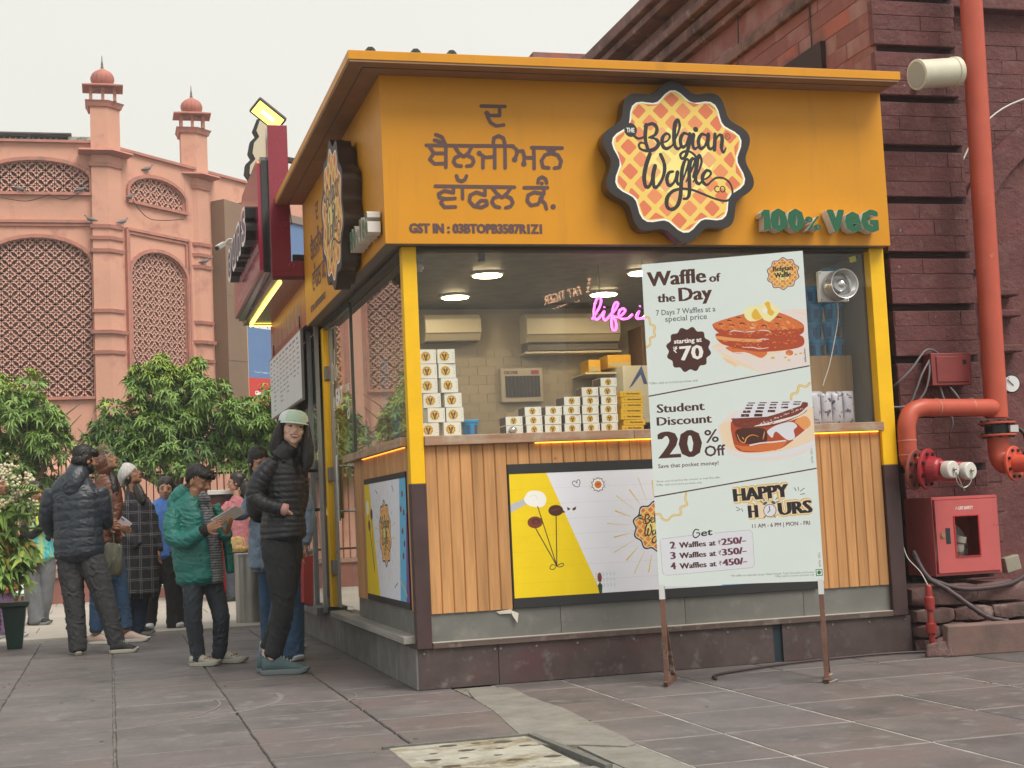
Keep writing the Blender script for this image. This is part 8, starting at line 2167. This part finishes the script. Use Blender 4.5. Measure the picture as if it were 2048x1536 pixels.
 def hair(s,pieces,mat,vox=.006,disp=((.018,.009,.3),),name='hair',chains=(),smooth=1):
  b=MB()
  for x,y,z,a,d,e in pieces:b.ell(s.H(x,y,z),np.array((a,d,e))*s.hs,18,12,R=s.M3)
  for c in chains:s.limb(b,c,n=14,sub=.02)
  o=b.build(name,mat,s.t,smooth='all')
  return remesh(o,vox,smooth,disp)
 def body(s,skin,extra,legs=True):
  """one continuous figure: head, neck, trunk, arms, legs and hands"""
  b=MB()
  extra(b)
  d=s.d
  s.limb(b,d['torso'],sc=.80)
  s.limb(b,d['neck'])
  for k in('arm','arm2'):
   if k in d:s.limb(b,d[k],sc=.72)
  for k in('leg1','leg2'):
   l=[list(p)for p in d[k]]
   l[-1][2]=max(.07,l[-1][2]-.03)
   s.limb(b,l,sc=.68)
   f=d['shoe'+k[-1]]
   a_,c_=np.array(f[0],float),np.array(f[1],float);m_=a_+(c_-a_)*.30
   b.tube([s.W((l[-1][0],l[-1][1],l[-1][2])),s.W((m_[0],m_[1],.055)),s.W((a_[0]+(c_[0]-a_[0])*.7,a_[1]+(c_[1]-a_[1])*.7,.04))],[.038,.035,.022],10)
  o=b.build('body',skin,s.t,smooth='all')
  return remesh(o,s.vox*.72,1,None)
SKIN_E=M('skin_light',(.80,.52,.40),.5,var=(12,.05),spec=.35)
SKIN_B=M('skin_brown',(.36,.18,.105),.5,var=(12,.06),spec=.4)
SKIN_M=M('skin_medium',(.48,.26,.18),.5,var=(12,.05),spec=.4)
HAIR=M('hair_black',(.008,.0065,.007),.5,bump=(160,.5,.003),wood=(2,90),spec=.5)
HAIRB=M('hair_brown_black',(.022,.014,.012),.45,bump=(150,.5,.003),wood=(2,90))
PUF=M('puffer_black',(.012,.013,.019),.45,bump=(45,.35,.004),spec=.5)
TRO=M('trousers_charcoal',(.013,.014,.018),.8,bump=(26,.35,.006),var=(9,.12))
LIPP=M('lip_pink',(.36,.12,.11),.4)
def upper(l,n):return l[:n]
f=Fig('woman','smiling woman in a pale green cap and black puffer jacket beside the kiosk',vox=.0065)
d=f.d
def ex(b):
 f.head(b,math.radians(20),math.radians(2),math.radians(-8),1.07)
 f.hand(b,d['hand'][0],d['hand'][1],(.2,-1,.3),.95,curl=.45,thumb=1)
 for a_ in('ank1','ank2'):b.tube([f.W(p)for p in d[a_]],.034,10)
f.body(SKIN_E,ex)
f.face(smile=1,lips=LIPP)
f.garment('puffer_jacket',PUF,[d['torso'][:-1],d['arm'],d['arm2']],vox=.006,disp=((.03,.007,.4),),quilts=[(.038,.09),(.038,.14),(.038,.12)],smooth=0)
f.garment('collar',PUF,[[(.06,-.02,1.42,.075,.10),(.09,-.025,1.455,.08,.095),(.12,-.03,1.487,.068,.085)]],disp=((.04,.008),))
b=MB();f.limb(b,d['cuff'],n=14);b.build('shirt_cuff',M('cuff_pink',(.55,.30,.28),.7,bump=(50,.3)),f.t,smooth='all')
f.garment('trousers',TRO,[d['leg1'],d['leg2']],disp=((.07,.016,2.2),(.025,.005,2.5)),vox=.0075)
TEAL=M('shoe_teal_grey',(.07,.115,.125),.8,bump=(120,.4,.002),var=(30,.15));SOLT=M('sole_teal_grey',(.13,.165,.17),.7)
b=MB()
for k in('ank1','ank2'):p0,p1=np.array(d[k][0]),np.array(d[k][1]);b.tube([f.W(p0*.25+p1*.75),f.W(p1-np.array((0,0,.01)))],.037,12)
b.build('sock',M('sock_black',(.02,.02,.022),.9),f.t,smooth='all')
f.shoe(d['shoe1'][0],d['shoe1'][1],TEAL,SOLT,wide=.052,h=.12,sole_h=.036);f.shoe(d['shoe2'][0],d['shoe2'][1],TEAL,SOLT,wide=.052,h=.12,sole_h=.036)
f.hair([(0,-.024,.026,.086,.096,.088)],HAIR,chains=[[(.066,.0,1.645,.026,.055),(.056,-.015,1.60,.034,.065),(.040,-.02,1.55,.047,.068),(.028,-.02,1.50,.058,.07),(.045,-.02,1.455,.062,.065),(.075,-.05,1.415,.045,.045),(.09,-.09,1.37,.02,.03)],[(.225,.02,1.64,.020,.045),(.232,.0,1.59,.022,.055),(.238,-.01,1.53,.030,.06),(.236,-.03,1.46,.042,.06),(.236,-.05,1.39,.044,.05),(.225,-.06,1.33,.032,.035),(.205,-.07,1.30,.012,.015)],[(.13,.07,1.62,.085,.06),(.13,.06,1.52,.105,.06),(.13,.05,1.44,.11,.06),(.13,.03,1.40,.10,.06)]],disp=((.022,.009,.18),(.01,.004,.15)),vox=.005)
CAPM=M('cap_mint',(.50,.63,.52),.8,bump=(180,.2,.001));CAPW=M('cap_white',(.66,.70,.70),.8,bump=(180,.2,.001))
cp=thing('cap','pale mint and white cap worn by the smiling woman','cap',tuple(f.W(f.hc)))
b=MB()
rings=[]
for z,r_ in((.028,1.0),(.045,1.01),(.07,.98),(.09,.90),(.106,.74),(.117,.5),(.122,.2),(.1225,.02)):
 rings.append([f.H(.092*r_*math.cos(a),-.012+.104*r_*math.sin(a),z)for a in np.linspace(0,2*math.pi,32,endpoint=False)])
b.ring_loft(rings)
b.m=[0 if(i%32)in(5,6,7,8,9,10)or True and 4<=(i%32)<=11 else 1 for i in range(len(b.f))]
b.build('crown',[CAPM,CAPW],cp,smooth='all')
b=MB();top,bot=[],[]
n_=15
for i in range(n_+1):
 a=math.radians(18+144*i/n_)
 ex_=1.0
 inner=(.091*math.cos(a),-.012+.103*math.sin(a))
 w_=math.sin(math.pi*i/n_)**.6
 outr=(.095*math.cos(a)*(1+.02*w_),-.012+.103*math.sin(a)+.066*w_)
 zz=.030-.010*w_
 top.append((f.H(inner[0],inner[1],.034),f.H((inner[0]+outr[0])/2,(inner[1]+outr[1])/2,.034-.002*w_),f.H(outr[0],outr[1],zz)))
 bot.append((f.H(inner[0],inner[1],.030),f.H((inner[0]+outr[0])/2,(inner[1]+outr[1])/2,.030-.002*w_),f.H(outr[0],outr[1],zz-.003)))
vs=[v for r_ in top for v in r_]+[v for r_ in bot for v in r_];m_=3*(n_+1)
fs=[]
for i in range(n_):
 for j in range(2):
  a=3*i+j;fs+=[(a,a+3,a+4,a+1),(m_+a,m_+a+1,m_+a+4,m_+a+3)]
 fs.append((3*i+2,3*i+5,m_+3*i+5,m_+3*i+2))
b.add(vs,fs);b.build('brim',CAPM,cp,smooth=40)
bp_=thing('backpack','plain black backpack on the back of the smiling woman','backpack',tuple(f.W((-.06,.1,1.1))))
b=MB();f.limb(b,[(-.10,.10,1.03,.07,.10),(-.12,.12,1.08,.10,.13),(-.10,.12,1.2,.10,.13),(-.07,.12,1.32,.085,.12),(-.05,.1,1.37,.05,.08)],n=18);o=b.build('bag',M('backpack_black',(.012,.012,.013),.6),bp_,smooth='all');remesh(o,.008,2,((.05,.01),))
f=Fig('denim','young woman in a denim jacket half hidden behind the woman in the cap',vox=.008);d=f.d
def ex(b):f.head(b,math.radians(38),math.radians(-22),math.radians(5),.93);f.hand(b,d['hand'][0],d['hand'][1],(.2,-.5,1),.9)
f.body(SKIN_M,ex);f.face()
DEN=M('denim_light',(.13,.19,.28),.85,bump=(90,.3,.002),var=(20,.15));JEAN=M('jeans_blue',(.035,.085,.17),.85,bump=(90,.3,.002),var=(6,.25));JEAND=M('jeans_dark',(.016,.03,.065),.85,bump=(90,.3,.002),var=(8,.2))
f.garment('denim_jacket',DEN,[d['torso'],d['arm']],disp=((.05,.014),));f.garment('skirt',M('skirt_pale_denim',(.20,.27,.36),.85,var=(12,.15)),[d['skirt']],disp=((.06,.02),));f.garment('jeans',JEAN,[d['leg1'],d['leg2']])
f.hair([(0,-.022,.046,.0825,.099,.084),(.050,-.02,.005,.035,.06,.06),(-.050,-.02,.005,.035,.06,.06),(0,-.06,.0,.068,.05,.06)],HAIR,chains=[[(-.10,.05,1.47,.03,.05),(-.12,.05,1.40,.03,.045),(-.10,.04,1.32,.03,.04)],[(.02,.05,1.49,.045,.06),(.05,.05,1.40,.05,.06),(.05,.04,1.28,.04,.05)]],vox=.008)
SW=M('sneaker_white',(.55,.56,.58),.6);SB_=M('sneaker_blue',(.22,.30,.46),.6)
f.shoe(d['shoe1'][0],d['shoe1'][1],SW,SW);f.shoe(d['shoe2'][0],d['shoe2'][1],SW,SW)
f=Fig('jeans','person in blue shirt and jeans almost hidden behind the woman in the cap',vox=.0085);d=f.d
def ex(b):f.head(b,math.radians(160),0,0,.9);f.hand(b,d['hand'][0],d['hand'][1],(0,1,0),.95,curl=.7)
f.body(SKIN_M,ex)
f.garment('shirt',M('shirt_pale_blue',(.24,.32,.46),.8,bump=(60,.2)),[d['torso'],d['arm']],disp=((.05,.018),));f.garment('jeans',JEAN,[d['leg1'],d['leg2']],disp=((.05,.016,2.5),(.03,.005,2)))
f.hair([(0,-.022,.046,.0825,.099,.084),(.050,-.02,.005,.035,.06,.06),(-.050,-.02,.005,.035,.06,.06),(0,-.06,.0,.068,.05,.06)],HAIR,vox=.009)
f.shoe(d['shoe1'][0],d['shoe1'][1],SB_,SW,wide=.052,h=.095);f.shoe(d['shoe2'][0],d['shoe2'][1],SB_,SW)
bg_=thing('shopping_bag','flat red shopping bag held low between the woman in the cap and the door','bag',tuple(f.W(d['bag'][0])))
q_=[f.W(p)for p in d['bag']];nb_=np.cross(q_[1]-q_[0],q_[3]-q_[0]);nb_=nrm(nb_)*.018
b=MB();b.add([p+nb_ for p in q_]+[p-nb_ for p in q_],[(0,1,2,3),(7,6,5,4),(0,4,5,1),(1,5,6,2),(2,6,7,3),(3,7,4,0)]);b.build('bag',M('bag_red',(.55,.045,.06),.35),bg_,bev=.003)
hp=(q_[0]+q_[1])/2
b=MB();b.tube(spline([q_[0]*.75+q_[1]*.25,hp+PZ_*.05,q_[1]*.75+q_[0]*.25],5),.004,6);b.build('handle',M('bag_red'),bg_,smooth='all')
f=Fig('man','bearded man in a navy hooded puffer jacket and dark grey trousers seen from behind',vox=.0075);d=f.d
NVP=M('puffer_navy',(.022,.030,.045),.4,bump=(40,.45,.004),spec=.5)
def ex(b):
 f.head(b,math.radians(128),math.radians(-12),0,1.0,female=False)
 b.tube([f.W((-.04,.09,1.06)),f.W((-.0,.15,1.06))],.03,8)
 f.hand(b,d['arm'][-1][:3],np.array(d['arm'][-1][:3])+np.array((.05,.03,.0)),(0,0,1),1.0)
 f.hand(b,d['arm2'][-1][:3],np.array(d['arm2'][-1][:3])+np.array((.02,.05,.0)),(0,0,1),1.0)
f.body(SKIN_B,ex);f.face(glasses='thin metal glasses worn by the bearded man')
f.garment('puffer_jacket',NVP,[d['torso'],d['arm'],d['arm2']],vox=.0068,disp=((.04,.010,.5),(.02,.004,.4)),quilts=[(.075,.05),(.065,.07),(.065,.07)],smooth=0)
f.garment('hood',NVP,[d['hood']],disp=((.05,.014),))
GT=M('trousers_dark_grey',(.040,.041,.047),.85,bump=(26,.4,.006),var=(8,.15))
f.garment('trousers',GT,[d['leg1'],d['leg2']],disp=((.06,.020,2.5),(.025,.006,2)))
f.hair([(0,-.022,.046,.0825,.099,.084),(.050,-.02,.005,.035,.06,.06),(-.050,-.02,.005,.035,.06,.06),(0,-.06,.0,.068,.05,.06),(0,-.055,-.015,.076,.062,.062),(0,.03,.066,.074,.066,.046)],HAIR,disp=((.02,.016),))
f.hair([(0,.058,-.078,.036,.034,.030),(.044,.026,-.052,.022,.038,.034),(-.044,.026,-.052,.022,.038,.034)],HAIR,name='beard',disp=((.015,.008),))
BSH=M('sneaker_black',(.015,.018,.02),.7,bump=(90,.4,.002));SCR=M('sole_cream',(.42,.40,.33),.7)
f.shoe(d['shoe1'][0],d['shoe1'][1],BSH,SCR);f.shoe(d['shoe2'][0],d['shoe2'][1],BSH,SCR,wide=.052,sole_h=.032)
f=Fig('hood','woman in a rust brown jacket with fur hood behind the bearded man',vox=.008);d=f.d
RST=M('jacket_rust',(.135,.048,.026),.5,bump=(40,.4,.004),var=(7,.12))
def ex(b):f.head(b,math.radians(85),math.radians(32),0,.95);f.hand(b,d['hand'][0],d['hand'][1],(0,-.3,1),.95,curl=.6)
f.body(SKIN_B,ex);f.face(look=(1,0),glasses='thin glasses of the woman with the fur hood')
f.garment('jacket',RST,[d['torso'],d['arm']],quilts=[(.06,.06),(.05,.08)],disp=((.04,.012),))
f.hair([(0,-.035,.022,.105,.095,.115),(0,-.04,-.05,.085,.08,.08)],RST,name='hood',disp=((.04,.01),))
b=MB()
rs=np.random.default_rng(8)
for k in range(900):
 a=rs.uniform(-2.6,2.6);r0=rs.uniform(.9,1.12)
 p=f.H(.098*math.sin(a)*r0,.045+rs.uniform(-.02,.03),.03+.115*math.cos(a)*r0)
 v=rs.normal(size=3)*.012+(p-f.W(f.hc))*.12
 b.add([p,p+np.array((.0022,0,0)),p+v],[(0,1,2)])
b.build('fur_trim',M('fur_tan',(.36,.27,.18),.9,var=(60,.4)),f.t)
f.hair([(0,-.022,.046,.0825,.099,.084),(.050,-.02,.005,.035,.06,.06),(-.050,-.02,.005,.035,.06,.06),(0,-.06,.0,.068,.05,.06)],HAIR,vox=.009,chains=[[(.055,.03,1.50,.035,.05),(.085,-.02,1.42,.05,.06),(.10,-.05,1.34,.05,.055),(.12,-.06,1.27,.03,.03)]])
f.garment('jeans',JEAN,[d['leg1'],d['leg2']])
PNK=M('sneaker_blush',(.60,.46,.39),.75,bump=(120,.3,.002));SWH_=M('sole_white',(.62,.60,.57),.6)
f.shoe(d['shoe1'][0],d['shoe1'][1],PNK,SWH_,wide=.048,h=.095);f.shoe(d['shoe2'][0],d['shoe2'][1],PNK,SWH_,wide=.048,h=.095)
ph=thing('phone','pale phone with two dark lenses held by the woman in rust brown','phone',tuple(f.W(d['phone'])))
u1=nrm(PR_*.75-PZ_*.6);w1=nrm(PR_*.55+PZ_*.7-PD_*.1);n1=nrm(np.cross(u1,w1));c1=f.W(d['phone'])
b=MB();b.obox(c1,u1,nrm(np.cross(n1,u1)),n1,.055,.034,.0045);b.build('case',M('phone_lilac',(.55,.48,.55),.3),ph,bev=.003)
for q in(.0,1):b=MB();cc_=c1-u1*(.042-.018*q)+nrm(np.cross(n1,u1))*.016;b.cyl(cc_-n1*.007,cc_+n1*.007,.007,n=10);b.build('lens',DARK,ph)
hb=thing('handbag','olive grey leather handbag hanging beside the woman in rust brown','handbag',tuple(f.W(d['bag'])))
OLV=M('bag_olive',(.10,.098,.07),.45,bump=(30,.3,.004),var=(9,.15))
x,dd_,z=d['bag']
b=MB();f.limb(b,[(x-.01,dd_,z-.13,.07,.04),(x,dd_,z-.10,.09,.055),(x,dd_,z,.085,.05),(x-.01,dd_,z+.09,.085,.035),(x,dd_,z+.12,.08,.02)],n=18,sub=.02);o=b.build('bag',OLV,hb,smooth='all');remesh(o,.008,1,((.05,.02),))
b=MB();b.tube([f.W(p)for p in spline([np.array(q)for q in d['strap']],5)],.008,6);b.build('strap',OLV,hb,smooth='all')
f=Fig('plaid','woman in a white knit beanie and long dark plaid coat looking up',vox=.0085);d=f.d
def ex(b):f.head(b,math.radians(70),math.radians(28),0,.95);f.hand(b,d['hand'][0],d['hand'][1],(0,1,0),.9,curl=.5)
f.body(SKIN_B,ex);f.face(lips=M('lip_dark',(.16,.05,.05),.4),glasses='round metal glasses of the woman in the beanie')
PLD=M('coat_charcoal',(.022,.020,.026),.9,bump=(80,.3,.002))
N,L=PLD.node_tree.nodes,PLD.node_tree.links
tcp=N.new('ShaderNodeTexCoord');spx=N.new('ShaderNodeSeparateXYZ');L.new(tcp.outputs['Object'],spx.inputs[0])
prev=None
for ax,per,w_,ph_ in(('X',.105,.055,0),('X',.105,.05,.14),('Z',.105,.055,0),('Z',.105,.05,.14)):
 ma=N.new('ShaderNodeMath');ma.operation='MULTIPLY_ADD';ma.inputs[1].default_value=1/per;ma.inputs[2].default_value=ph_;L.new(spx.outputs[ax],ma.inputs[0])
 fr=N.new('ShaderNodeMath');fr.operation='FRACT';L.new(ma.outputs[0],fr.inputs[0])
 lt=N.new('ShaderNodeMath');lt.operation='LESS_THAN';lt.inputs[1].default_value=w_;L.new(fr.outputs[0],lt.inputs[0])
 if prev is None:prev=lt
 else:
  mx=N.new('ShaderNodeMath');mx.operation='MAXIMUM';L.new(prev.outputs[0],mx.inputs[0]);L.new(lt.outputs[0],mx.inputs[1]);prev=mx
mc=N.new('ShaderNodeMix');mc.data_type='RGBA';mc.inputs['A'].default_value=(.020,.019,.025,1);mc.inputs['B'].default_value=(.16,.15,.17,1);L.new(prev.outputs[0],mc.inputs['Factor']);L.new(mc.outputs['Result'],N['Principled BSDF'].inputs['Base Color'])
f.garment('plaid_coat',PLD,[d['torso'],d['arm'],d['arm2']],disp=((.09,.022),));f.garment('jeans',JEAND,[d['leg1'],d['leg2']])
f.hair([(0,-.022,.046,.0825,.099,.084),(.050,-.02,.005,.035,.06,.06),(-.050,-.02,.005,.035,.06,.06),(0,-.06,.0,.068,.05,.06)],HAIRB,vox=.009,chains=[[(-.06,.03,1.47,.04,.05),(-.08,.02,1.38,.045,.055),(-.09,-.02,1.28,.05,.055),(-.03,-.06,1.24,.04,.04)],[(-.01,-.05,1.40,.04,.03),(.03,-.09,1.32,.05,.03),(.06,-.10,1.24,.04,.025)]])
BN=M('beanie_white',(.58,.57,.56),.95,bump=(70,.8,.004),wood=(2,60))
bn=thing('beanie','white ribbed knit beanie on the woman in the plaid coat','hat',tuple(f.W(f.hc)))
b=MB()
rings=[]
for z,r_ in((-.012,.97),(.012,1.04),(.045,1.05),(.08,.96),(.112,.72),(.130,.4),(.136,.05)):
 rings.append([f.H(.090*r_*math.cos(a),-.028-.018*(z/.13)+.100*r_*math.sin(a),z+.028*math.sin(a)*1)for a in np.linspace(0,2*math.pi,48,endpoint=False)])
rings=[[np.array(p)+(np.array(p)-f.W(f.hc))*(.035 if i%2 else 0)for i,p in enumerate(r_)]for r_ in rings]
b.ring_loft(rings);b.build('knit',BN,bn,smooth='all')
f.shoe(d['shoe1'][0],d['shoe1'][1],BSH,M('sole_grey',(.22,.22,.21),.7));f.shoe(d['shoe2'][0],d['shoe2'][1],BSH,MATS['sole_grey'])
f=Fig('blue','woman in a bright blue sweater and wide black trousers standing behind the boy',vox=.0095);d=f.d
def ex(b):f.head(b,math.radians(12),math.radians(-6),math.radians(-3),1.0);f.hand(b,d['hand'][0],d['hand'][1],(0,1,0),.9)
f.body(SKIN_M,ex);f.face(lips=LIPP)
f.garment('sweater',M('sweater_blue',(.075,.20,.56),.85,bump=(60,.3,.003)),[d['torso'],d['arm'],d['arm2']],disp=((.07,.018),));f.garment('trousers',M('trousers_black',(.010,.010,.012),.8),[d['leg1'],d['leg2']],disp=((.1,.02),))
f.hair([(0,-.022,.046,.0825,.099,.084),(.050,-.02,.005,.035,.06,.06),(-.050,-.02,.005,.035,.06,.06),(0,-.06,.0,.068,.05,.06),(0,-.09,-.01,.05,.04,.05)],HAIRB,vox=.009,chains=[[(.10,.08,1.40,.05,.05),(.13,.08,1.36,.05,.05),(.12,.08,1.31,.03,.04)]])
f.shoe(d['shoe1'][0],d['shoe1'][1],SW,SW);f.shoe(d['shoe2'][0],d['shoe2'][1],SW,SW)
f=Fig('boy','boy in a teal green puffer jacket reading a menu card',vox=.0068);d=f.d
TG=M('puffer_teal',(.014,.17,.145),.42,bump=(34,.5,.005),var=(5,.1),spec=.5)
def ex(b):
 f.head(b,math.radians(62),math.radians(-24),math.radians(0),.98)
 f.hand(b,d['hand'][0],d['hand'][1],(.35,-.25,-.9),.92,curl=.35,thumb=-1);f.hand(b,d['hand2'][0],d['hand2'][1],(.5,.1,.8),.92,curl=.5)
f.body(SKIN_B,ex);f.face()
SHT=M('shirt_stripe',(.32,.33,.35),.85,bump=(60,.2,.002))
N,L=SHT.node_tree.nodes,SHT.node_tree.links
wv=N.new('ShaderNodeTexWave');wv.wave_type='BANDS';wv.bands_direction='Z';wv.inputs['Scale'].default_value=17;wv.inputs['Distortion'].default_value=3.5;wv.inputs['Detail'].default_value=3;wv.inputs['Detail Scale'].default_value=7
tcs=N.new('ShaderNodeTexCoord');L.new(tcs.outputs['Object'],wv.inputs['Vector']);rp_=N.new('ShaderNodeValToRGB');rp_.color_ramp.interpolation='CONSTANT';rp_.color_ramp.elements[0].color=(.045,.05,.065,1);rp_.color_ramp.elements[1].position=.42;rp_.color_ramp.elements[1].color=(.20,.21,.23,1);L.new(wv.outputs['Fac'],rp_.inputs[0]);L.new(rp_.outputs[0],N['Principled BSDF'].inputs['Base Color'])
f.garment('shirt',SHT,[d['shirt']],disp=((.05,.014),))
f.garment('shirt_collar',SHT,[[(-.02,-.09,1.175,.045,.03),(.01,-.10,1.20,.05,.035)]],disp=None)
f.garment('puffer_jacket',TG,[d['torso'],d['arm'],d['flap'],d['arm2']],vox=.0062,disp=((.05,.016),(.022,.007,.5)),quilts=[(.105,.045,.03),(.075,.06),(.1,.05),(.075,.06)],smooth=0)
f.garment('hood',TG,[d['hood']],disp=((.04,.018),))
b=MB();f.limb(b,d['cuff'],n=14);b.build('cuff',M('cuff_black',(.012,.012,.014),.9,wood=(2,80)),f.t,smooth='all')
BJ=M('jeans_charcoal',(.022,.030,.042),.85,bump=(60,.35,.003),var=(6,.25),stain=(7,(.07,.08,.095),.60,.8))
f.garment('jeans',BJ,[d['leg1'],d['leg2']],disp=((.045,.016,3),(.02,.005,2)))
f.hair([(0,-.030,.038,.084,.098,.084),(0,.045,.070,.072,.056,.040),(0,-.055,.0,.074,.055,.050),(.02,.085,.062,.04,.022,.022)],HAIR,disp=((.018,.014),))
CLG=M('clog_grey',(.36,.35,.30),.65)
for a_,c_ in(d['shoe1'],d['shoe2']):
 o=f.shoe(a_,c_,CLG,CLG,wide=.054,h=.085,name='clog',sole_h=.032)
 a3,c3=f.W(a_),f.W(c_);a3[2]=c3[2]=0;L_=min(.31,np.linalg.norm(c3-a3));dn=nrm(c3-a3);wn_=np.array((dn[1],-dn[0],0))
 b=MB()
 for fr,ww,zz in((.62,.028,.056),(.72,.032,.046),(.66,.008,.062),(.78,.014,.046),(.84,.03,.036),(.56,.036,.054)):
  for sg in(1,-1):b.ell(a3+dn*L_*fr+wn_*ww*sg+PZ_*zz,.0065,7,5)
 b.build('vent_hole',DARK,o,smooth='all')
mn=thing('menu_card','large white printed menu card in the hands of the boy','menu',tuple(f.W(d['menu'][0])))
q_=[f.W(p)for p in d['menu']];q_=[q_[0],q_[1],q_[2],q_[3]]
Um=q_[1]-q_[0];Vm=q_[3]-q_[0];Wm_=np.linalg.norm(Um);Hm_=np.linalg.norm(Vm);Um/=Wm_;Vm/=Hm_
A=Art(Wm_,Hm_,None,M('menu_card_white',(.80,.80,.84),.4));A.yup=True
rq=random.Random(2)
for i in range(int(Wm_/.055)):
 for j in range(int(Hm_/.016)):
  if rq.random()<.85:A.stroke([(.012+i*.055,.01+j*.016),(.012+i*.055+rq.uniform(.02,.04),.01+j*.016)],.005,MT if 'MT' in globals()else INK,n=4)
nm_=nrm(np.cross(Um,Vm))
A.build('print',q_[0]+nm_*.0016,Um,Vm,mn)
A2=Art(Wm_,Hm_,None,M('menu_card_white'));A2.yup=True
for i in range(3):
 for j in range(int(Hm_/.02)):A2.stroke([(.02+i*Wm_/3,.015+j*.02),(.02+i*Wm_/3+.07,.015+j*.02)],.006,M('menu_back_brown',(.18,.09,.06),.5),n=4)
A2.build('print',q_[0]-nm_*.0016,Um,Vm,mn)
b=MB();b.add([p+nm_*.001 for p in q_]+[p-nm_*.001 for p in q_],[(0,1,2,3),(7,6,5,4),(0,4,5,1),(1,5,6,2),(2,6,7,3),(3,7,4,0)]);b.build('card',MATS['menu_card_white'],mn)
f=Fig('pink','woman in a pink jacket with a dark ponytail turned away by the red counter',vox=.012);d=f.d
def ex(b):f.head(b,math.radians(-80),0,0,1.08);f.hand(b,d['hand'][0],d['hand'][1],(0,0,1),1.0)
f.body(SKIN_M,ex);f.face(glasses='thin glasses of the woman in pink')
f.garment('jacket',M('jacket_pink',(.42,.15,.17),.85,var=(14,.2),bump=(40,.3,.004)),[d['torso'],d['arm']],disp=((.07,.02),));f.garment('trousers',M('trousers_slate',(.07,.08,.10),.85,var=(5,.2)),[d['leg1'],d['leg2']])
tz=d['torso'][0]
f.garment('gold_hem',M('hem_gold',(.45,.32,.12),.7,var=(30,.3)),[[(tz[0],0,tz[2]-.03,.165,.145),(tz[0],0,tz[2]+.12,.163,.143)]],disp=((.05,.02),))
f.hair([(0,-.022,.046,.0825,.099,.084),(.050,-.02,.005,.035,.06,.06),(-.050,-.02,.005,.035,.06,.06),(0,-.06,.0,.068,.05,.06),(0,-.10,-.0,.06,.06,.06)],HAIRB,vox=.011,chains=[[(.12,.0,1.50,.08,.07),(.17,.0,1.40,.09,.07),(.20,.0,1.28,.06,.05)]])
f.shoe(d['shoe1'][0],d['shoe1'][1],BSH,BSH);f.shoe(d['shoe2'][0],d['shoe2'][1],BSH,BSH)
f=Fig('tiedye','woman in a yellow and turquoise tie-dye top, black cardigan and wide grey jeans',vox=.010);d=f.d
def ex(b):f.head(b,math.radians(48),math.radians(-14),0,.98);f.hand(b,d['hand'][0],d['hand'][1],(0,0,1),.95)
f.body(SKIN_B,ex);f.face()
TD=M('tie_dye',(.62,.66,.05),.8,streak=((.03,.42,.50),11,.42,.58),stain=(9,(.02,.10,.2),.60,.68))
f.garment('top',TD,[d['torso']],disp=((.07,.02),));f.garment('cardigan',M('cardigan_black',(.012,.011,.014),.9),[d['arm'],d['arm2'],[(-.12,.0,.86,.045,.12),(-.14,.0,1.1,.05,.12),(-.11,.0,1.24,.06,.1),(-.03,.03,1.30,.05,.08)]],disp=((.05,.014),))
f.garment('wide_jeans',M('jeans_grey',(.15,.16,.175),.85,bump=(60,.3,.003),var=(4,.25)),[d['leg1'],d['leg2']],disp=((.09,.026),))
f.hair([(0,-.022,.046,.0825,.099,.084),(.050,-.02,.005,.035,.06,.06),(-.050,-.02,.005,.035,.06,.06),(0,-.06,.0,.068,.05,.06)],HAIRB,vox=.010,chains=[[(-.07,.05,1.46,.04,.06),(-.10,.05,1.36,.04,.05)]])
f.shoe(d['shoe1'][0],d['shoe1'][1],BSH,MATS['sole_grey']);f.shoe(d['shoe2'][0],d['shoe2'][1],BSH,BSH)
f=Fig('purple','person in an orange top and purple trousers behind the potted plant at the left edge',vox=.010);d=f.d
def ex(b):f.head(b,math.radians(60),0,0,.95);f.hand(b,d['hand'][0],d['hand'][1],(0,0,1),.95)
f.body(SKIN_B,ex);f.face()
f.garment('orange_top',M('top_orange',(.42,.17,.045),.85,var=(6,.15),bump=(40,.3,.004)),[d['torso'],d['arm']],disp=((.07,.022),));f.garment('purple_trousers',M('trousers_purple',(.20,.12,.24),.85,bump=(30,.5,.006),var=(6,.15)),[d['leg1'],d['leg2']],disp=((.04,.02),))
f.hair([(0,-.022,.046,.0825,.099,.084),(.050,-.02,.005,.035,.06,.06),(-.050,-.02,.005,.035,.06,.06),(0,-.06,.0,.068,.05,.06)],HAIRB,vox=.011)
f.shoe(d['shoe1'][0],d['shoe1'][1],M('sneaker_grey_green',(.20,.24,.24),.7),SW);f.shoe(d['shoe2'][0],d['shoe2'][1],MATS['sneaker_grey_green'],SW)
